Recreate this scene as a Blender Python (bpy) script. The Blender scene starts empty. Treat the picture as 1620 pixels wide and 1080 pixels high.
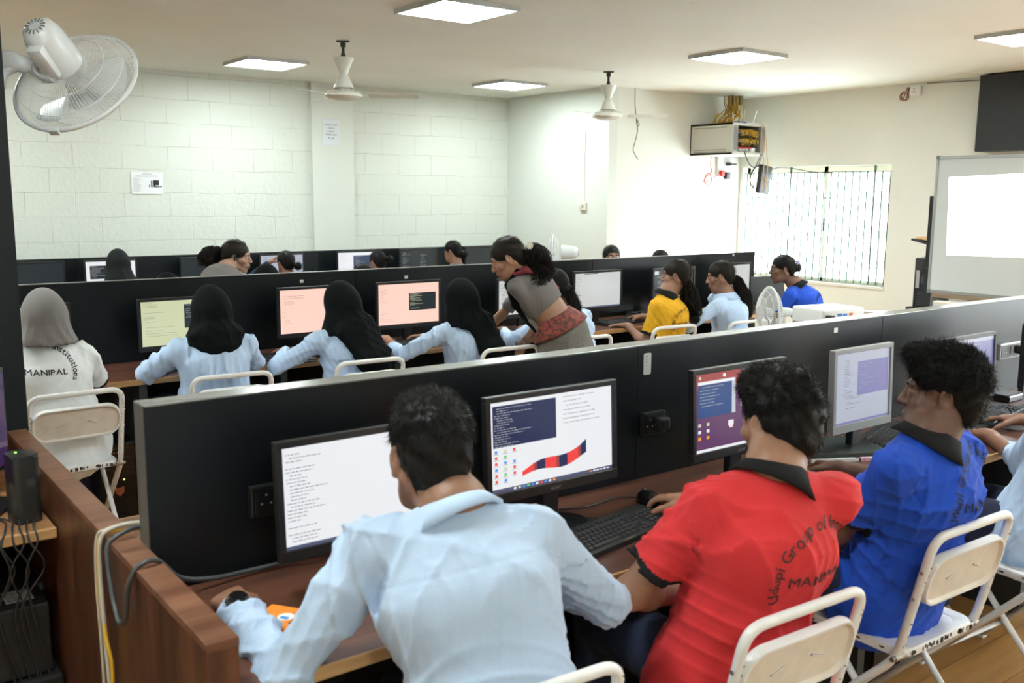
import bpy, bmesh, math, random
import numpy as np
from mathutils import Vector, Matrix, Euler, noise as mnoise
from mathutils.bvhtree import BVHTree

random.seed(7); RNG = np.random.default_rng(7)
R = math.radians; PI = math.pi
scene = bpy.context.scene
COL = scene.collection

# ---------------------------------------------------------------- camera
CAM_POS = Vector((0, 0, 1.68))
cam_data = bpy.data.cameras.new('camera')
cam = bpy.data.objects.new('camera', cam_data); COL.objects.link(cam)
_pt, _yw, _rl = 0.1520389969, 0.9205578174, 0.0078462928
_f = Vector((math.cos(_yw)*math.cos(_pt), math.sin(_yw)*math.cos(_pt), -math.sin(_pt)))
_r = Vector((math.sin(_yw), -math.cos(_yw), 0)); _u = _r.cross(_f)
_r2 = _r*math.cos(_rl)+_u*math.sin(_rl); _u2 = -_r*math.sin(_rl)+_u*math.cos(_rl)
cam.matrix_world = Matrix(((_r2.x, _u2.x, -_f.x, 0), (_r2.y, _u2.y, -_f.y, 0), (_r2.z, _u2.z, -_f.z, 1.68), (0, 0, 0, 1)))
cam_data.sensor_fit = 'HORIZONTAL'; cam_data.sensor_width = 36; cam_data.lens = 1505.58/1620*36
cam_data.clip_start = 0.05
cam_data.dof.use_dof = True; cam_data.dof.focus_distance = 4.6; cam_data.dof.aperture_fstop = 5.0
scene.camera = cam

# ---------------------------------------------------------------- world, exposure
world = bpy.data.worlds.new('world'); scene.world = world; world.use_nodes = True
bg = world.node_tree.nodes['Background']
bg.inputs['Color'].default_value = (0.86, 0.95, 1.0, 1); bg.inputs['Strength'].default_value = 17.0
scene.view_settings.view_transform = 'Standard'; scene.view_settings.look = 'None'
scene.view_settings.exposure = 0.42; scene.view_settings.gamma = 1.0
scene.view_settings.use_curve_mapping = False
sun_d = bpy.data.lights.new('sun', 'SUN'); sun_d.energy = 19.0; sun_d.angle = R(28); sun_d.color = (1, .96, .90)
sun = bpy.data.objects.new('sun', sun_d); COL.objects.link(sun)
sun.rotation_euler = Vector((-0.80, 0.80, -0.55)).to_track_quat('-Z', 'Y').to_euler()
LED = 33.0        # emission of the ceiling panels

# ---------------------------------------------------------------- materials
MATS = {}
def mat(name, col, rough=.5, metal=0, spec=.5, emit=None, es=1.0, noise=0, nscale=8, bump=0, bscale=60, sheen=0, stretch=None, coat=0, alpha=1, col2=None):
    if name in MATS: return MATS[name]
    m = bpy.data.materials.new(name); m.use_nodes = True; nt = m.node_tree; b = nt.nodes['Principled BSDF']
    b.inputs['Base Color'].default_value = (*col, 1); b.inputs['Roughness'].default_value = rough
    b.inputs['Metallic'].default_value = metal; b.inputs['Specular IOR Level'].default_value = spec
    b.inputs['Coat Weight'].default_value = coat
    if sheen: b.inputs['Sheen Weight'].default_value = sheen
    if emit: b.inputs['Emission Color'].default_value = (*emit, 1); b.inputs['Emission Strength'].default_value = es
    tc = nt.nodes.new('ShaderNodeTexCoord'); mp = nt.nodes.new('ShaderNodeMapping'); nt.links.new(tc.outputs['Object'], mp.inputs[0])
    if stretch: mp.inputs['Scale'].default_value = stretch
    if noise or col2:
        n = nt.nodes.new('ShaderNodeTexNoise'); n.inputs['Scale'].default_value = nscale; n.inputs['Detail'].default_value = 5
        nt.links.new(mp.outputs[0], n.inputs['Vector'])
        cr = nt.nodes.new('ShaderNodeValToRGB'); nt.links.new(n.outputs['Fac'], cr.inputs[0])
        c2 = col2 or tuple(c*(1-noise) for c in col)
        cr.color_ramp.elements[0].position = .35; cr.color_ramp.elements[1].position = .65
        cr.color_ramp.elements[0].color = (*c2, 1); cr.color_ramp.elements[1].color = (*col, 1)
        nt.links.new(cr.outputs[0], b.inputs['Base Color'])
    if bump:
        n2 = nt.nodes.new('ShaderNodeTexNoise'); n2.inputs['Scale'].default_value = bscale; n2.inputs['Detail'].default_value = 4
        nt.links.new(mp.outputs[0], n2.inputs['Vector'])
        bp = nt.nodes.new('ShaderNodeBump'); bp.inputs['Strength'].default_value = bump; bp.inputs['Distance'].default_value = .01
        nt.links.new(n2.outputs['Fac'], bp.inputs['Height']); nt.links.new(bp.outputs[0], b.inputs['Normal'])
    MATS[name] = m; return m

def wood(name, c1, c2, axis, rough=.35):
    """laminate with long grain streaks along the given axis (0,1,2)"""
    if name in MATS: return MATS[name]
    m = bpy.data.materials.new(name); m.use_nodes = True; nt = m.node_tree; b = nt.nodes['Principled BSDF']
    b.inputs['Roughness'].default_value = rough
    tc = nt.nodes.new('ShaderNodeTexCoord'); mp = nt.nodes.new('ShaderNodeMapping'); nt.links.new(tc.outputs['Object'], mp.inputs[0])
    s = [16, 16, 16]; s[axis] = 1.3; mp.inputs['Scale'].default_value = s
    n = nt.nodes.new('ShaderNodeTexNoise'); n.inputs['Scale'].default_value = 1.0; n.inputs['Detail'].default_value = 8; n.inputs['Roughness'].default_value = .62
    nt.links.new(mp.outputs[0], n.inputs['Vector'])
    cr = nt.nodes.new('ShaderNodeValToRGB'); nt.links.new(n.outputs['Fac'], cr.inputs[0])
    e = cr.color_ramp.elements; e[0].position = .33; e[0].color = (*c1, 1); e[1].position = .68; e[1].color = (*c2, 1)
    k = e.new(.5); k.color = (*[(a*.55+b_*.45) for a, b_ in zip(c1, c2)], 1)
    nt.links.new(cr.outputs[0], b.inputs['Base Color'])
    MATS[name] = m; return m

def brick_mat(name, axes, col, mortar, w, h, off):
    """painted block masonry: faint bed and head joints"""
    m = bpy.data.materials.new(name); m.use_nodes = True; nt = m.node_tree; b = nt.nodes['Principled BSDF']
    b.inputs['Roughness'].default_value = .75
    tc = nt.nodes.new('ShaderNodeTexCoord'); sp = nt.nodes.new('ShaderNodeSeparateXYZ'); nt.links.new(tc.outputs['Object'], sp.inputs[0])
    # wander the joints a little
    n = nt.nodes.new('ShaderNodeTexNoise'); n.inputs['Scale'].default_value = 2.4; n.inputs['Detail'].default_value = 5
    nt.links.new(tc.outputs['Object'], n.inputs['Vector'])
    wv = nt.nodes.new('ShaderNodeVectorMath'); wv.operation = 'SCALE'; wv.inputs['Scale'].default_value = .05
    nt.links.new(n.outputs['Color'], wv.inputs[0])
    cb = nt.nodes.new('ShaderNodeCombineXYZ'); nt.links.new(sp.outputs[axes[0]], cb.inputs[0]); nt.links.new(sp.outputs[axes[1]], cb.inputs[1])
    ad = nt.nodes.new('ShaderNodeVectorMath'); ad.operation = 'ADD'; nt.links.new(cb.outputs[0], ad.inputs[0]); nt.links.new(wv.outputs[0], ad.inputs[1])
    ad2 = nt.nodes.new('ShaderNodeVectorMath'); ad2.operation = 'ADD'; nt.links.new(ad.outputs[0], ad2.inputs[0]); ad2.inputs[1].default_value = (off[0], off[1], 0)
    br = nt.nodes.new('ShaderNodeTexBrick'); nt.links.new(ad2.outputs[0], br.inputs['Vector'])
    br.inputs['Scale'].default_value = 1; br.inputs['Brick Width'].default_value = w; br.inputs['Row Height'].default_value = h
    br.inputs['Mortar Size'].default_value = .005; br.inputs['Mortar Smooth'].default_value = .6
    mx = nt.nodes.new('ShaderNodeMixRGB'); mx.inputs[1].default_value = (*col, 1); mx.inputs[2].default_value = (*mortar, 1)
    n3 = nt.nodes.new('ShaderNodeTexNoise'); n3.inputs['Scale'].default_value = 3.0; n3.inputs['Detail'].default_value = 6
    nt.links.new(tc.outputs['Object'], n3.inputs['Vector'])
    cr3 = nt.nodes.new('ShaderNodeValToRGB'); cr3.color_ramp.elements[0].position = .38; cr3.color_ramp.elements[1].position = .66
    nt.links.new(n3.outputs['Fac'], cr3.inputs[0])
    mm = nt.nodes.new('ShaderNodeMath'); mm.operation = 'MULTIPLY'; nt.links.new(br.outputs['Fac'], mm.inputs[0]); nt.links.new(cr3.outputs[0], mm.inputs[1])
    nt.links.new(mm.outputs[0], mx.inputs[0]); nt.links.new(mx.outputs[0], b.inputs['Base Color'])
    n2 = nt.nodes.new('ShaderNodeTexNoise'); n2.inputs['Scale'].default_value = 26; n2.inputs['Detail'].default_value = 6; nt.links.new(tc.outputs['Object'], n2.inputs['Vector'])
    sb = nt.nodes.new('ShaderNodeMath'); sb.operation = 'MULTIPLY_ADD'; sb.inputs[1].default_value = -1.0
    nt.links.new(br.outputs['Fac'], sb.inputs[0])
    ml = nt.nodes.new('ShaderNodeMath'); ml.operation = 'MULTIPLY'; ml.inputs[1].default_value = .8; nt.links.new(n2.outputs['Fac'], ml.inputs[0])
    nt.links.new(ml.outputs[0], sb.inputs[2])
    bp = nt.nodes.new('ShaderNodeBump'); bp.inputs['Strength'].default_value = .45; bp.inputs['Distance'].default_value = .012
    nt.links.new(sb.outputs[0], bp.inputs['Height']); nt.links.new(bp.outputs[0], b.inputs['Normal'])
    MATS[name] = m; return m

LAM = mat('black_laminate', (.0075, .0105, .0130), rough=.34, spec=.3, noise=.3, nscale=3, bump=.08, bscale=220)
LAMEDGE = mat('laminate_edge', (.15, .15, .145), rough=.2)
DARK = mat('dark_void_board', (.006, .006, .007), rough=.6)
WOODX = wood('dark_wood_desk', (.050, .020, .014), (.155, .062, .038), 0, .30)
WOODZ = wood('wood_panel_upright', (.040, .013, .007), (.155, .055, .028), 2, .38)
WOODT = wood('wood_cap', (.10, .042, .024), (.24, .11, .065), 0, .4)
TAN = wood('raw_desk_edge', (.42, .22, .08), (.66, .42, .19), 0, .5)
TANTOP = wood('tan_shelf_top', (.34, .16, .065), (.50, .26, .11), 0, .5)
WHITEP = mat('white_enamel', (.80, .80, .79), rough=.28, noise=.06, nscale=14)
CREAMP = mat('cream_primer', (.74, .67, .58), rough=.45, noise=.12, nscale=18)
RUST = mat('chipped_rust', (.05, .03, .03), rough=.8)
BPLAS = mat('black_plastic', (.012, .012, .013), rough=.38)
GLOSSB = mat('glossy_black', (.008, .008, .009), rough=.12)
KEYM = mat('key_black', (.022, .023, .025), rough=.45)
GREYP = mat('silver_grey_plastic', (.24, .25, .26), rough=.4)
DGREY = mat('dark_grey_plastic', (.05, .052, .055), rough=.45)
WPLAS = mat('white_plastic', (.78, .79, .79), rough=.3)
METAL = mat('steel', (.5, .5, .5), rough=.3, metal=1)
PAPER = mat('paper', (.82, .83, .86), rough=.8)
INK = mat('ink', (.03, .03, .03), rough=.8)
GINK = mat('grey_ink', (.30, .30, .32), rough=.8)
CREAM = mat('cream_paint', (.79, .80, .74), rough=.8, noise=.03, nscale=2)
CEILM = mat('ceiling_paint', (.84, .86, .80), rough=.85, noise=.04, nscale=1.2)
PALEW = mat('pale_wall', (.71, .74, .69), rough=.7, noise=.03, nscale=1.5, bump=.12, bscale=30)

# ---------------------------------------------------------------- plain mesh helpers
def link(name, me, m=None, parent=None, smooth=None):
    o = bpy.data.objects.new(name, me); COL.objects.link(o)
    if m is not None:
        for x in (m if isinstance(m, (list, tuple)) else [m]): me.materials.append(x)
    if parent is not None: o.parent = parent
    if smooth: me.polygons.foreach_set('use_smooth', [True]*len(me.polygons)); me.update()
    return o
def obj(name, bm, m=None, parent=None, smooth=False, angle=None):
    me = bpy.data.meshes.new(name); bm.normal_update(); bm.to_mesh(me); bm.free()
    o = link(name, me, m, parent, smooth or angle is not None)
    if angle is not None: me.set_sharp_from_angle(angle=R(angle))
    return o
def tag(o, label=None, cat=None, group=None, kind=None):
    if label: o['label'] = label
    if cat: o['category'] = cat
    if group: o['group'] = group
    if kind: o['kind'] = kind
    return o
def thing(name, label, cat, loc=(0, 0, 0), rz=0, group=None):
    o = bpy.data.objects.new(name, None); COL.objects.link(o); o.location = loc; o.rotation_euler = (0, 0, rz)
    o.empty_display_size = .1
    return tag(o, label, cat, group)
def copy_tree(o, parent=None):
    c = o.copy(); COL.objects.link(c)
    if parent is not None: c.parent = parent
    for ch in list(o.children): copy_tree(ch, c)
    return c
def relabel(o, label, loc=None, rz=None):
    o['label'] = label
    if loc is not None: o.location = loc
    if rz is not None: o.rotation_euler = (0, 0, rz)
    return o
def BM(): return bmesh.new()
def box(bm, lo, hi, mi=0, bev=0, seg=2, M=None):
    g = bmesh.ops.create_cube(bm, size=1); vs = g['verts']
    for v in vs:
        v.co = Vector([(lo[i]+hi[i])/2+v.co[i]*(hi[i]-lo[i]) for i in range(3)])
    fs = set(f for v in vs for f in v.link_faces)
    if bev:
        es = list(set(e for v in vs for e in v.link_edges))
        r = bmesh.ops.bevel(bm, geom=es, offset=bev, segments=seg, affect='EDGES', profile=.6)
        fs = set(r['faces']) | set(f for f in fs if f.is_valid)
        vs = list(set(v for f in fs for v in f.verts))
    for f in fs:
        if f.is_valid: f.material_index = mi
    if M is not None: bmesh.ops.transform(bm, matrix=M, verts=[v for v in vs if v.is_valid])
    return vs
def quad(bm, pts, mi=0):
    f = bm.faces.new([bm.verts.new(p) for p in pts]); f.material_index = mi; return f
def lathe(bm, prof, n=24, c=(0, 0, 0), axis=(0, 0, 1), mi=0):
    q = Vector(axis).normalized().to_track_quat('Z', 'Y'); c = Vector(c); rings = []
    for r, z in prof:
        if r < 1e-6: rings.append([bm.verts.new(c+q @ Vector((0, 0, z)))])
        else: rings.append([bm.verts.new(c+q @ Vector((r*math.cos(2*PI*i/n), r*math.sin(2*PI*i/n), z))) for i in range(n)])
    for a, b in zip(rings, rings[1:]):
        for i in range(n):
            j = (i+1) % n
            if len(a) == 1 and len(b) == 1: continue
            if len(a) == 1: f = bm.faces.new((a[0], b[i], b[j]))
            elif len(b) == 1: f = bm.faces.new((a[i], a[j], b[0]))
            else: f = bm.faces.new((a[i], a[j], b[j], b[i]))
            f.material_index = mi
def cyl(bm, a, b, r, r2=None, n=12, mi=0):
    a, b = Vector(a), Vector(b); r2 = r if r2 is None else r2
    lathe(bm, [(0, 0), (r, 0), (r2, (b-a).length), (0, (b-a).length)], n, a, b-a, mi)
def smooth_path(pts, k=6, closed=False):
    P = [Vector(p) for p in pts]; n = len(P); out = []
    rng = range(n if closed else n-1)
    for i in rng:
        if closed: p0, p1, p2, p3 = P[(i-1) % n], P[i], P[(i+1) % n], P[(i+2) % n]
        else: p0, p1, p2, p3 = P[max(i-1, 0)], P[i], P[i+1], P[min(i+2, n-1)]
        for j in range(k):
            t = j/k
            out.append(.5*((2*p1)+(-p0+p2)*t+(2*p0-5*p1+4*p2-p3)*t*t+(-p0+3*p1-3*p2+p3)*t**3))
    if not closed: out.append(P[-1])
    return out
def tube(bm, pts, r, n=8, mi=0, closed=False, cap=True):
    P = [Vector(p) for p in pts]; m = len(P); rings = []; up = None
    for i, p in enumerate(P):
        if closed: t = P[(i+1) % m]-P[(i-1) % m]
        else: t = P[min(i+1, m-1)]-P[max(i-1, 0)]
        t.normalize()
        if up is None:
            up = Vector((0, 0, 1)) if abs(t.z) < .9 else Vector((1, 0, 0))
        s = t.cross(up); s.normalize(); up = s.cross(t); up.normalize()
        rr = r[i] if isinstance(r, (list, tuple)) else r
        rings.append([bm.verts.new(p+(s*math.cos(2*PI*k/n)+up*math.sin(2*PI*k/n))*rr) for k in range(n)])
    for i in range(m if closed else m-1):
        a, b = rings[i], rings[(i+1) % m]
        for k in range(n):
            f = bm.faces.new((a[k], a[(k+1) % n], b[(k+1) % n], b[k])); f.material_index = mi
    if cap and not closed:
        bm.faces.new(rings[0][::-1]).material_index = mi; bm.faces.new(rings[-1]).material_index = mi
def round_corners(pts, rad, k=5):
    """polyline with filleted corners"""
    P = [Vector(p) for p in pts]; out = [P[0]]
    for i in range(1, len(P)-1):
        a, b, c = P[i-1], P[i], P[i+1]; u = (a-b).normalized(); v = (c-b).normalized()
        r = min(rad, (a-b).length*.48, (c-b).length*.48); p0, p1 = b+u*r, b+v*r
        for j in range(k+1):
            t = j/k; out.append(p0*(1-t)**2+b*2*t*(1-t)+p1*t*t)
    out.append(P[-1]); return out
def stadium(w, h, r, n=6):
    pts = []
    for cx, cy, a0 in ((w/2-r, h/2-r, 0), (-w/2+r, h/2-r, 90), (-w/2+r, -h/2+r, 180), (w/2-r, -h/2+r, 270)):
        for j in range(n+1):
            a = R(a0+90*j/n); pts.append((cx+r*math.cos(a), cy+r*math.sin(a)))
    return pts
def prism(bm, poly, z0, z1, M=None, mi=0, mi_top=None):
    M = M or Matrix(); n = len(poly)
    a = [bm.verts.new(M @ Vector((x, y, z0))) for x, y in poly]; b = [bm.verts.new(M @ Vector((x, y, z1))) for x, y in poly]
    bm.faces.new(a[::-1]).material_index = mi; bm.faces.new(b).material_index = mi if mi_top is None else mi_top
    for i in range(n): bm.faces.new((a[i], a[(i+1) % n], b[(i+1) % n], b[i])).material_index = mi
def struct(name, bm, m, parent=None):
    o = obj(name, bm, m, parent)
    o['kind'] = 'structure'
    return o
def sbox(name, lo, hi, m, parent=None, bev=0):
    bm = BM(); box(bm, lo, hi, 0, bev); return struct(name, bm, m, parent)
# text as flat mesh pieces (characters cached)
_glyph = {}
def glyph(ch, bold=0.0):
    if bold:
        v0, f0, (a0, a1) = glyph(ch, 0.0); s_ = bold*.7; n_ = len(v0)
        return ([(x+dx*s_, y+dy*s_, z) for dx, dy in ((-1, 0), (1, 0), (0, .7), (0, -.7)) for x, y, z in v0], [tuple(i+n_*q for i in f) for q in range(4) for f in f0], (a0-s_, a1+s_))
    key = (ch, bold)
    if key not in _glyph:
        cu = bpy.data.curves.new('glyph', 'FONT'); cu.body = ch; cu.size = 1; cu.offset = bold; cu.resolution_u = 3; cu.fill_mode = 'FRONT'
        o = bpy.data.objects.new('glyph', cu); COL.objects.link(o); dg = bpy.context.evaluated_depsgraph_get()
        me = o.evaluated_get(dg).to_mesh(); vs = [tuple(v.co) for v in me.vertices]; fs = [tuple(p.vertices) for p in me.polygons]
        xs = [v[0] for v in vs] or [0, .3]
        _glyph[key] = (vs, fs, (min(xs), max(xs)))
        o.evaluated_get(dg).to_mesh_clear(); bpy.data.objects.remove(o); bpy.data.curves.remove(cu)
    return _glyph[key]
_fine = {}
def fine_glyph(ch, bold=0.0):
    if (ch, bold) not in _fine:
        vs, fs, bb = glyph(ch, bold); b = bmesh.new(); V_ = [b.verts.new(v) for v in vs]
        for f in fs:
            try: b.faces.new([V_[i] for i in f])
            except ValueError: pass
        bmesh.ops.triangulate(b, faces=b.faces)
        for _ in range(3):
            es = [e for e in b.edges if e.calc_length() > .16]
            if es: bmesh.ops.subdivide_edges(b, edges=es, cuts=1); bmesh.ops.triangulate(b, faces=[f for f in b.faces if len(f.verts) > 3])
        b.verts.index_update(); _fine[(ch, bold)] = ([tuple(v.co) for v in b.verts], [tuple(v.index for v in f.verts) for f in b.faces], bb); b.free()
    return _fine[(ch, bold)]
def text_width(s, size, bold=0, gap=.09):
    w = 0
    for c in s:
        if c == ' ': w += .32*size; continue
        a, b = glyph(c, bold)[2]; w += (b-a+gap)*size
    return w
def text(bm, s, fn, size, mi=0, bold=0, gap=.09, center=True, sx=1.0, fine=False, ok=None):
    """lay text along x from 0; fn maps (x, y) of the line to a 3-D point"""
    x = -text_width(s, size, bold, gap)*sx/2 if center else 0
    for c in s:
        if c == ' ': x += .32*size*sx; continue
        vs, fs, (a, b) = (fine_glyph if fine else glyph)(c, bold)
        if ok and not (ok(x, 0) and ok(x+(b-a)*size*sx, 0)): x += (b-a+gap)*size*sx; continue
        V = [bm.verts.new(fn(x+(v[0]-a)*size*sx, v[1]*size)) for v in vs]
        for f in fs:
            try: bm.faces.new([V[i] for i in f]).material_index = mi
            except ValueError: pass
        x += (b-a+gap)*size*sx
# ================================================================ THE ROOM
CZ = 2.90
FLOORM = bpy.data.materials.new('floor_vinyl'); FLOORM.use_nodes = True
_nt = FLOORM.node_tree; _b = _nt.nodes['Principled BSDF']; _b.inputs['Roughness'].default_value = .28
_tc = _nt.nodes.new('ShaderNodeTexCoord')
_br = _nt.nodes.new('ShaderNodeTexBrick'); _br.inputs['Scale'].default_value = 1; _br.inputs['Brick Width'].default_value = 1.2; _br.inputs['Row Height'].default_value = .18
_br.inputs['Mortar Size'].default_value = .002; _br.inputs['Color1'].default_value = (.40, .19, .06, 1); _br.inputs['Color2'].default_value = (.50, .27, .09, 1); _br.inputs['Mortar'].default_value = (.2, .09, .03, 1)
_nt.links.new(_tc.outputs['Object'], _br.inputs['Vector'])
_n = _nt.nodes.new('ShaderNodeTexNoise'); _n.inputs['Scale'].default_value = 3; _n.inputs['Detail'].default_value = 6
_mp = _nt.nodes.new('ShaderNodeMapping'); _mp.inputs['Scale'].default_value = (.6, 5, 1); _nt.links.new(_tc.outputs['Object'], _mp.inputs[0]); _nt.links.new(_mp.outputs[0], _n.inputs['Vector'])
_mx = _nt.nodes.new('ShaderNodeMixRGB'); _mx.blend_type = 'MULTIPLY'; _mx.inputs[0].default_value = .55
_cr = _nt.nodes.new('ShaderNodeValToRGB'); _cr.color_ramp.elements[0].color = (.45, .4, .35, 1); _cr.color_ramp.elements[0].position = .3; _cr.color_ramp.elements[1].position = .7
_nt.links.new(_n.outputs['Fac'], _cr.inputs[0]); _nt.links.new(_br.outputs['Color'], _mx.inputs[1]); _nt.links.new(_cr.outputs[0], _mx.inputs[2]); _nt.links.new(_mx.outputs[0], _b.inputs['Base Color'])

XW0, XW1, YW0, YW1 = -2.4, 9.75, -2.6, 9.95
sbox('floor', (XW0-.2, YW0-.2, -.1), (XW1+.2, YW1+.2, 0), FLOORM)
sbox('ceiling', (XW0-.2, YW0-.2, CZ), (XW1+.3, YW1+.2, CZ+.12), CEILM)
BLOCK = brick_mat('painted_block_wall', (0, 2), (.68, .71, .655), (.50, .51, .44), .45, .236, (.19, -.046))
sbox('wall_back', (XW0-.2, YW1, 0), (7.60, YW1+.2, CZ), BLOCK)
sbox('wall_left', (XW0-.2, YW0-.2, 0), (XW0, YW1, CZ), CREAM)
sbox('wall_rear', (XW0, YW0-.2, 0), (XW1+.2, YW0, CZ), CREAM)
# pilaster in the back wall
sbox('trim_1', (4.73, YW1-.05, 0), (5.24, YW1, CZ), PALEW)
# wall that steps forward, then the wall running on to the window corner
sbox('wall_side', (7.47, 8.05, 0), (7.60, YW1, CZ), PALEW)
sbox('wall_right', (7.60, 8.05, 0), (XW1+.2, 8.20, CZ), CREAM)
# window wall with a real opening
WY0, WY1, WZ0, WZ1 = 5.95, 8.00, .70, 2.05
bm = BM()
T = .24
for lo, hi in (((XW1, YW0, 0), (XW1+T, -1.7, CZ)), ((XW1, -1.7, 0), (XW1+T, .7, WZ0)), ((XW1, -1.7, WZ1), (XW1+T, .7, CZ)), ((XW1, .7, 0), (XW1+T, WY0, CZ)), ((XW1, WY1, 0), (XW1+T, 8.05, CZ)), ((XW1, WY0, 0), (XW1+T, WY1, WZ0)), ((XW1, WY0, WZ1), (XW1+T, WY1, CZ))):
    box(bm, lo, hi)
struct('wall_window', bm, CREAM)
# window: frame, sliding sash mullion and the welded grille
win = bpy.data.objects.new('window_1', None); COL.objects.link(win); win.location = (XW1, (WY0+WY1)/2, WZ0); win['kind'] = 'structure'
def wl(p): return (p[0]-XW1, p[1]-(WY0+WY1)/2, p[2]-WZ0)
FRW = mat('cream_window_frame', (.80, .76, .62), rough=.5)
bm = BM(); fx0, fx1 = XW1+.10, XW1+.15
box(bm, wl((fx0, WY0, WZ1-.07)), wl((fx1, WY1, WZ1))); box(bm, wl((fx0, WY0, WZ0)), wl((fx1, WY1, WZ0+.04)))
box(bm, wl((fx0, WY1-.04, WZ0)), wl((fx1, WY1, WZ1))); box(bm, wl((fx0, WY0, WZ0)), wl((fx1, WY0+.04, WZ1)))
box(bm, wl((fx0, 6.82, WZ0)), wl((fx1, 6.87, WZ1)))
obj('window_frame', bm, FRW, win)
GRI = mat('grille_paint', (.05, .10, .08), rough=.5); GRI2 = mat('grille_paint_light', (.12, .17, .15), rough=.5)
bm = BM(); gx = XW1+.05
ys = [WY1-.035-i*(WY1-WY0-.07)/21 for i in range(22)]
for i, y in enumerate(ys):
    thick = i in (7, 19)
    w = .010 if thick else .0075
    box(bm, wl((gx-w, y-w, WZ0+.01)), wl((gx+w, y+w, WZ1+(0 if thick else -.07))))
box(bm, wl((gx-.006, WY0, WZ1-.078)), wl((gx+.006, WY1, WZ1-.066)))
rr = random.Random(3)
pat = [.38, None, .30, .62, .30, .18, .38, .62, .22, .30, .42]
for i in range(21):
    for z in ((pat[i % 11] or .3), (pat[(i+4) % 11] or .45)+.42, (pat[(i+7) % 11] or .2)+.78):
        zz = WZ1-.07-z
        if zz > WZ0+.03: box(bm, wl((gx-.004, ys[i+1], zz-.0045)), wl((gx+.004, ys[i], zz+.0045)))
obj('grille', bm, GRI, win)
bm = BM(); box(bm, wl((gx-.012, 6.79, 1.30)), wl((gx+.012, 6.81, 1.44)))
obj('sash_handle', bm, BPLAS, win)
# glass panes of the sliding sashes
GL = bpy.data.materials.new('window_glass'); GL.use_nodes = True; _n = GL.node_tree
_n.nodes.remove(_n.nodes['Principled BSDF']); _g = _n.nodes.new('ShaderNodeBsdfTransparent'); _g2 = _n.nodes.new('ShaderNodeBsdfGlossy'); _g2.inputs['Roughness'].default_value = .02
_m = _n.nodes.new('ShaderNodeMixShader'); _m.inputs[0].default_value = .06; _n.links.new(_g.outputs[0], _m.inputs[1]); _n.links.new(_g2.outputs[0], _m.inputs[2]); _n.links.new(_m.outputs[0], _n.nodes['Material Output'].inputs[0])
_g.inputs['Color'].default_value = (.96, .98, .97, 1)
for a, b_ in ((WY0+.04, 6.82), (6.87, WY1-.04)):
    bm = BM(); box(bm, wl((XW1+.121, a, WZ0+.04)), wl((XW1+.126, b_, WZ1-.07))); obj('pane', bm, GL, win)
bm = BM(); box(bm, wl((XW1-.02, WY0-.01, WZ0-.035)), wl((XW1+.10, WY1+.01, WZ0)), 0, .004)
obj('window_sill', bm, CREAM, win)
# unseen second window, added to throw daylight on the near partition
bm = BM(); box(bm, (XW1+.10, -1.7, WZ0), (XW1+.15, -1.66, WZ1)); box(bm, (XW1+.10, .66, WZ0), (XW1+.15, .7, WZ1)); box(bm, (XW1+.10, -1.66, WZ0), (XW1+.15, .66, WZ0+.04)); box(bm, (XW1+.10, -1.66, WZ1-.04), (XW1+.15, .66, WZ1)); box(bm, (XW1+.10, -.52, WZ0), (XW1+.15, -.48, WZ1))
struct('window_2', bm, FRW)
# black laminated pillar on the left
sbox('trim_2', (.10, 3.62, 0), (.622, 4.15, CZ), mat('pillar_laminate', (.0085, .0115, .0135), rough=.5, spec=.25))
# black boxing on the window wall
bm = BM(); box(bm, (9.52, 1.2, 2.15), (9.75, 4.92, 2.885))
for y in (2.9, 4.25): box(bm, (9.515, y-.003, 2.15), (9.52, y+.003, 2.885))
struct('trim_3', bm, mat('boxing_laminate', (.016, .018, .021), rough=.55))
# crack / cable run along the ceiling of the window wall
bm = BM(); tube(bm, [(9.738, y, 2.875-.012*math.sin(y*3)) for y in np.linspace(5.60, 4.93, 9)], .006, 6)
tag(obj('cable_run', bm, mat('grey_brown', (.22, .18, .12)), smooth=True), 'thin brown cable run tight under the ceiling beside the wall socket', 'cable')

# ---------------------------------------------------------------- LED ceiling panels
LEDM = mat('led_diffuser', (1, 1, 1), emit=(.90, 1.0, .98), es=LED)
LEDF = mat('led_frame', (.48, .50, .50), rough=.4, metal=.3)
LEDF2 = mat('led_frame_face', (.75, .77, .77), rough=.4)
def led_panel():
    r = thing('ceiling_light', '', 'ceiling light', group='square LED panels in the ceiling')
    bm = BM()
    s = .30; t = .018
    for lo, hi in (((-s, -s, -.030), (s, -s+t, 0)), ((-s, s-t, -.030), (s, s, 0)), ((-s, -s+t, -.030), (-s+t, s-t, 0)), ((s-t, -s+t, -.030), (s, s-t, 0))):
        box(bm, lo, hi)
    for f in bm.faces:
        f.material_index = 1 if f.normal.z < -.5 else 0
    obj('frame', bm, [LEDF, LEDF2], r)
    bm = BM(); box(bm, (-s+t, -s+t, -.024), (s-t, s-t, -.004)); obj('diffuser', bm, LEDM, r)
    return r
leds = [((3.655, 5.435), 'large LED panel cut off by the top edge, nearest of the ceiling lights in view'),
        ((3.725, 8.75), 'LED ceiling panel left of the ceiling fan nearer the pilaster'),
        ((6.71, 5.62), 'LED ceiling panel above the yellow-shirt girl, between fan and black boxing'),
        ((6.51, 8.64), 'LED ceiling panel beside the inner corner of the room'),
        ((7.57, 3.53), 'LED ceiling panel above the whiteboard, cut by the photo edge'),
        ((.2, 5.4), ''), ((.8, 8.75), ''), ((-1.2, 5.4), ''), ((6.6, 2.0), ''), ((.2, 2.0), ''), ((3.6, 2.0), ''), ((7.5, .4), ''), ((3.6, -1.2), ''), ((.2, -1.2), '')]  # blank-label entries: unseen panels added to raise the room light
lp = led_panel()
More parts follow.
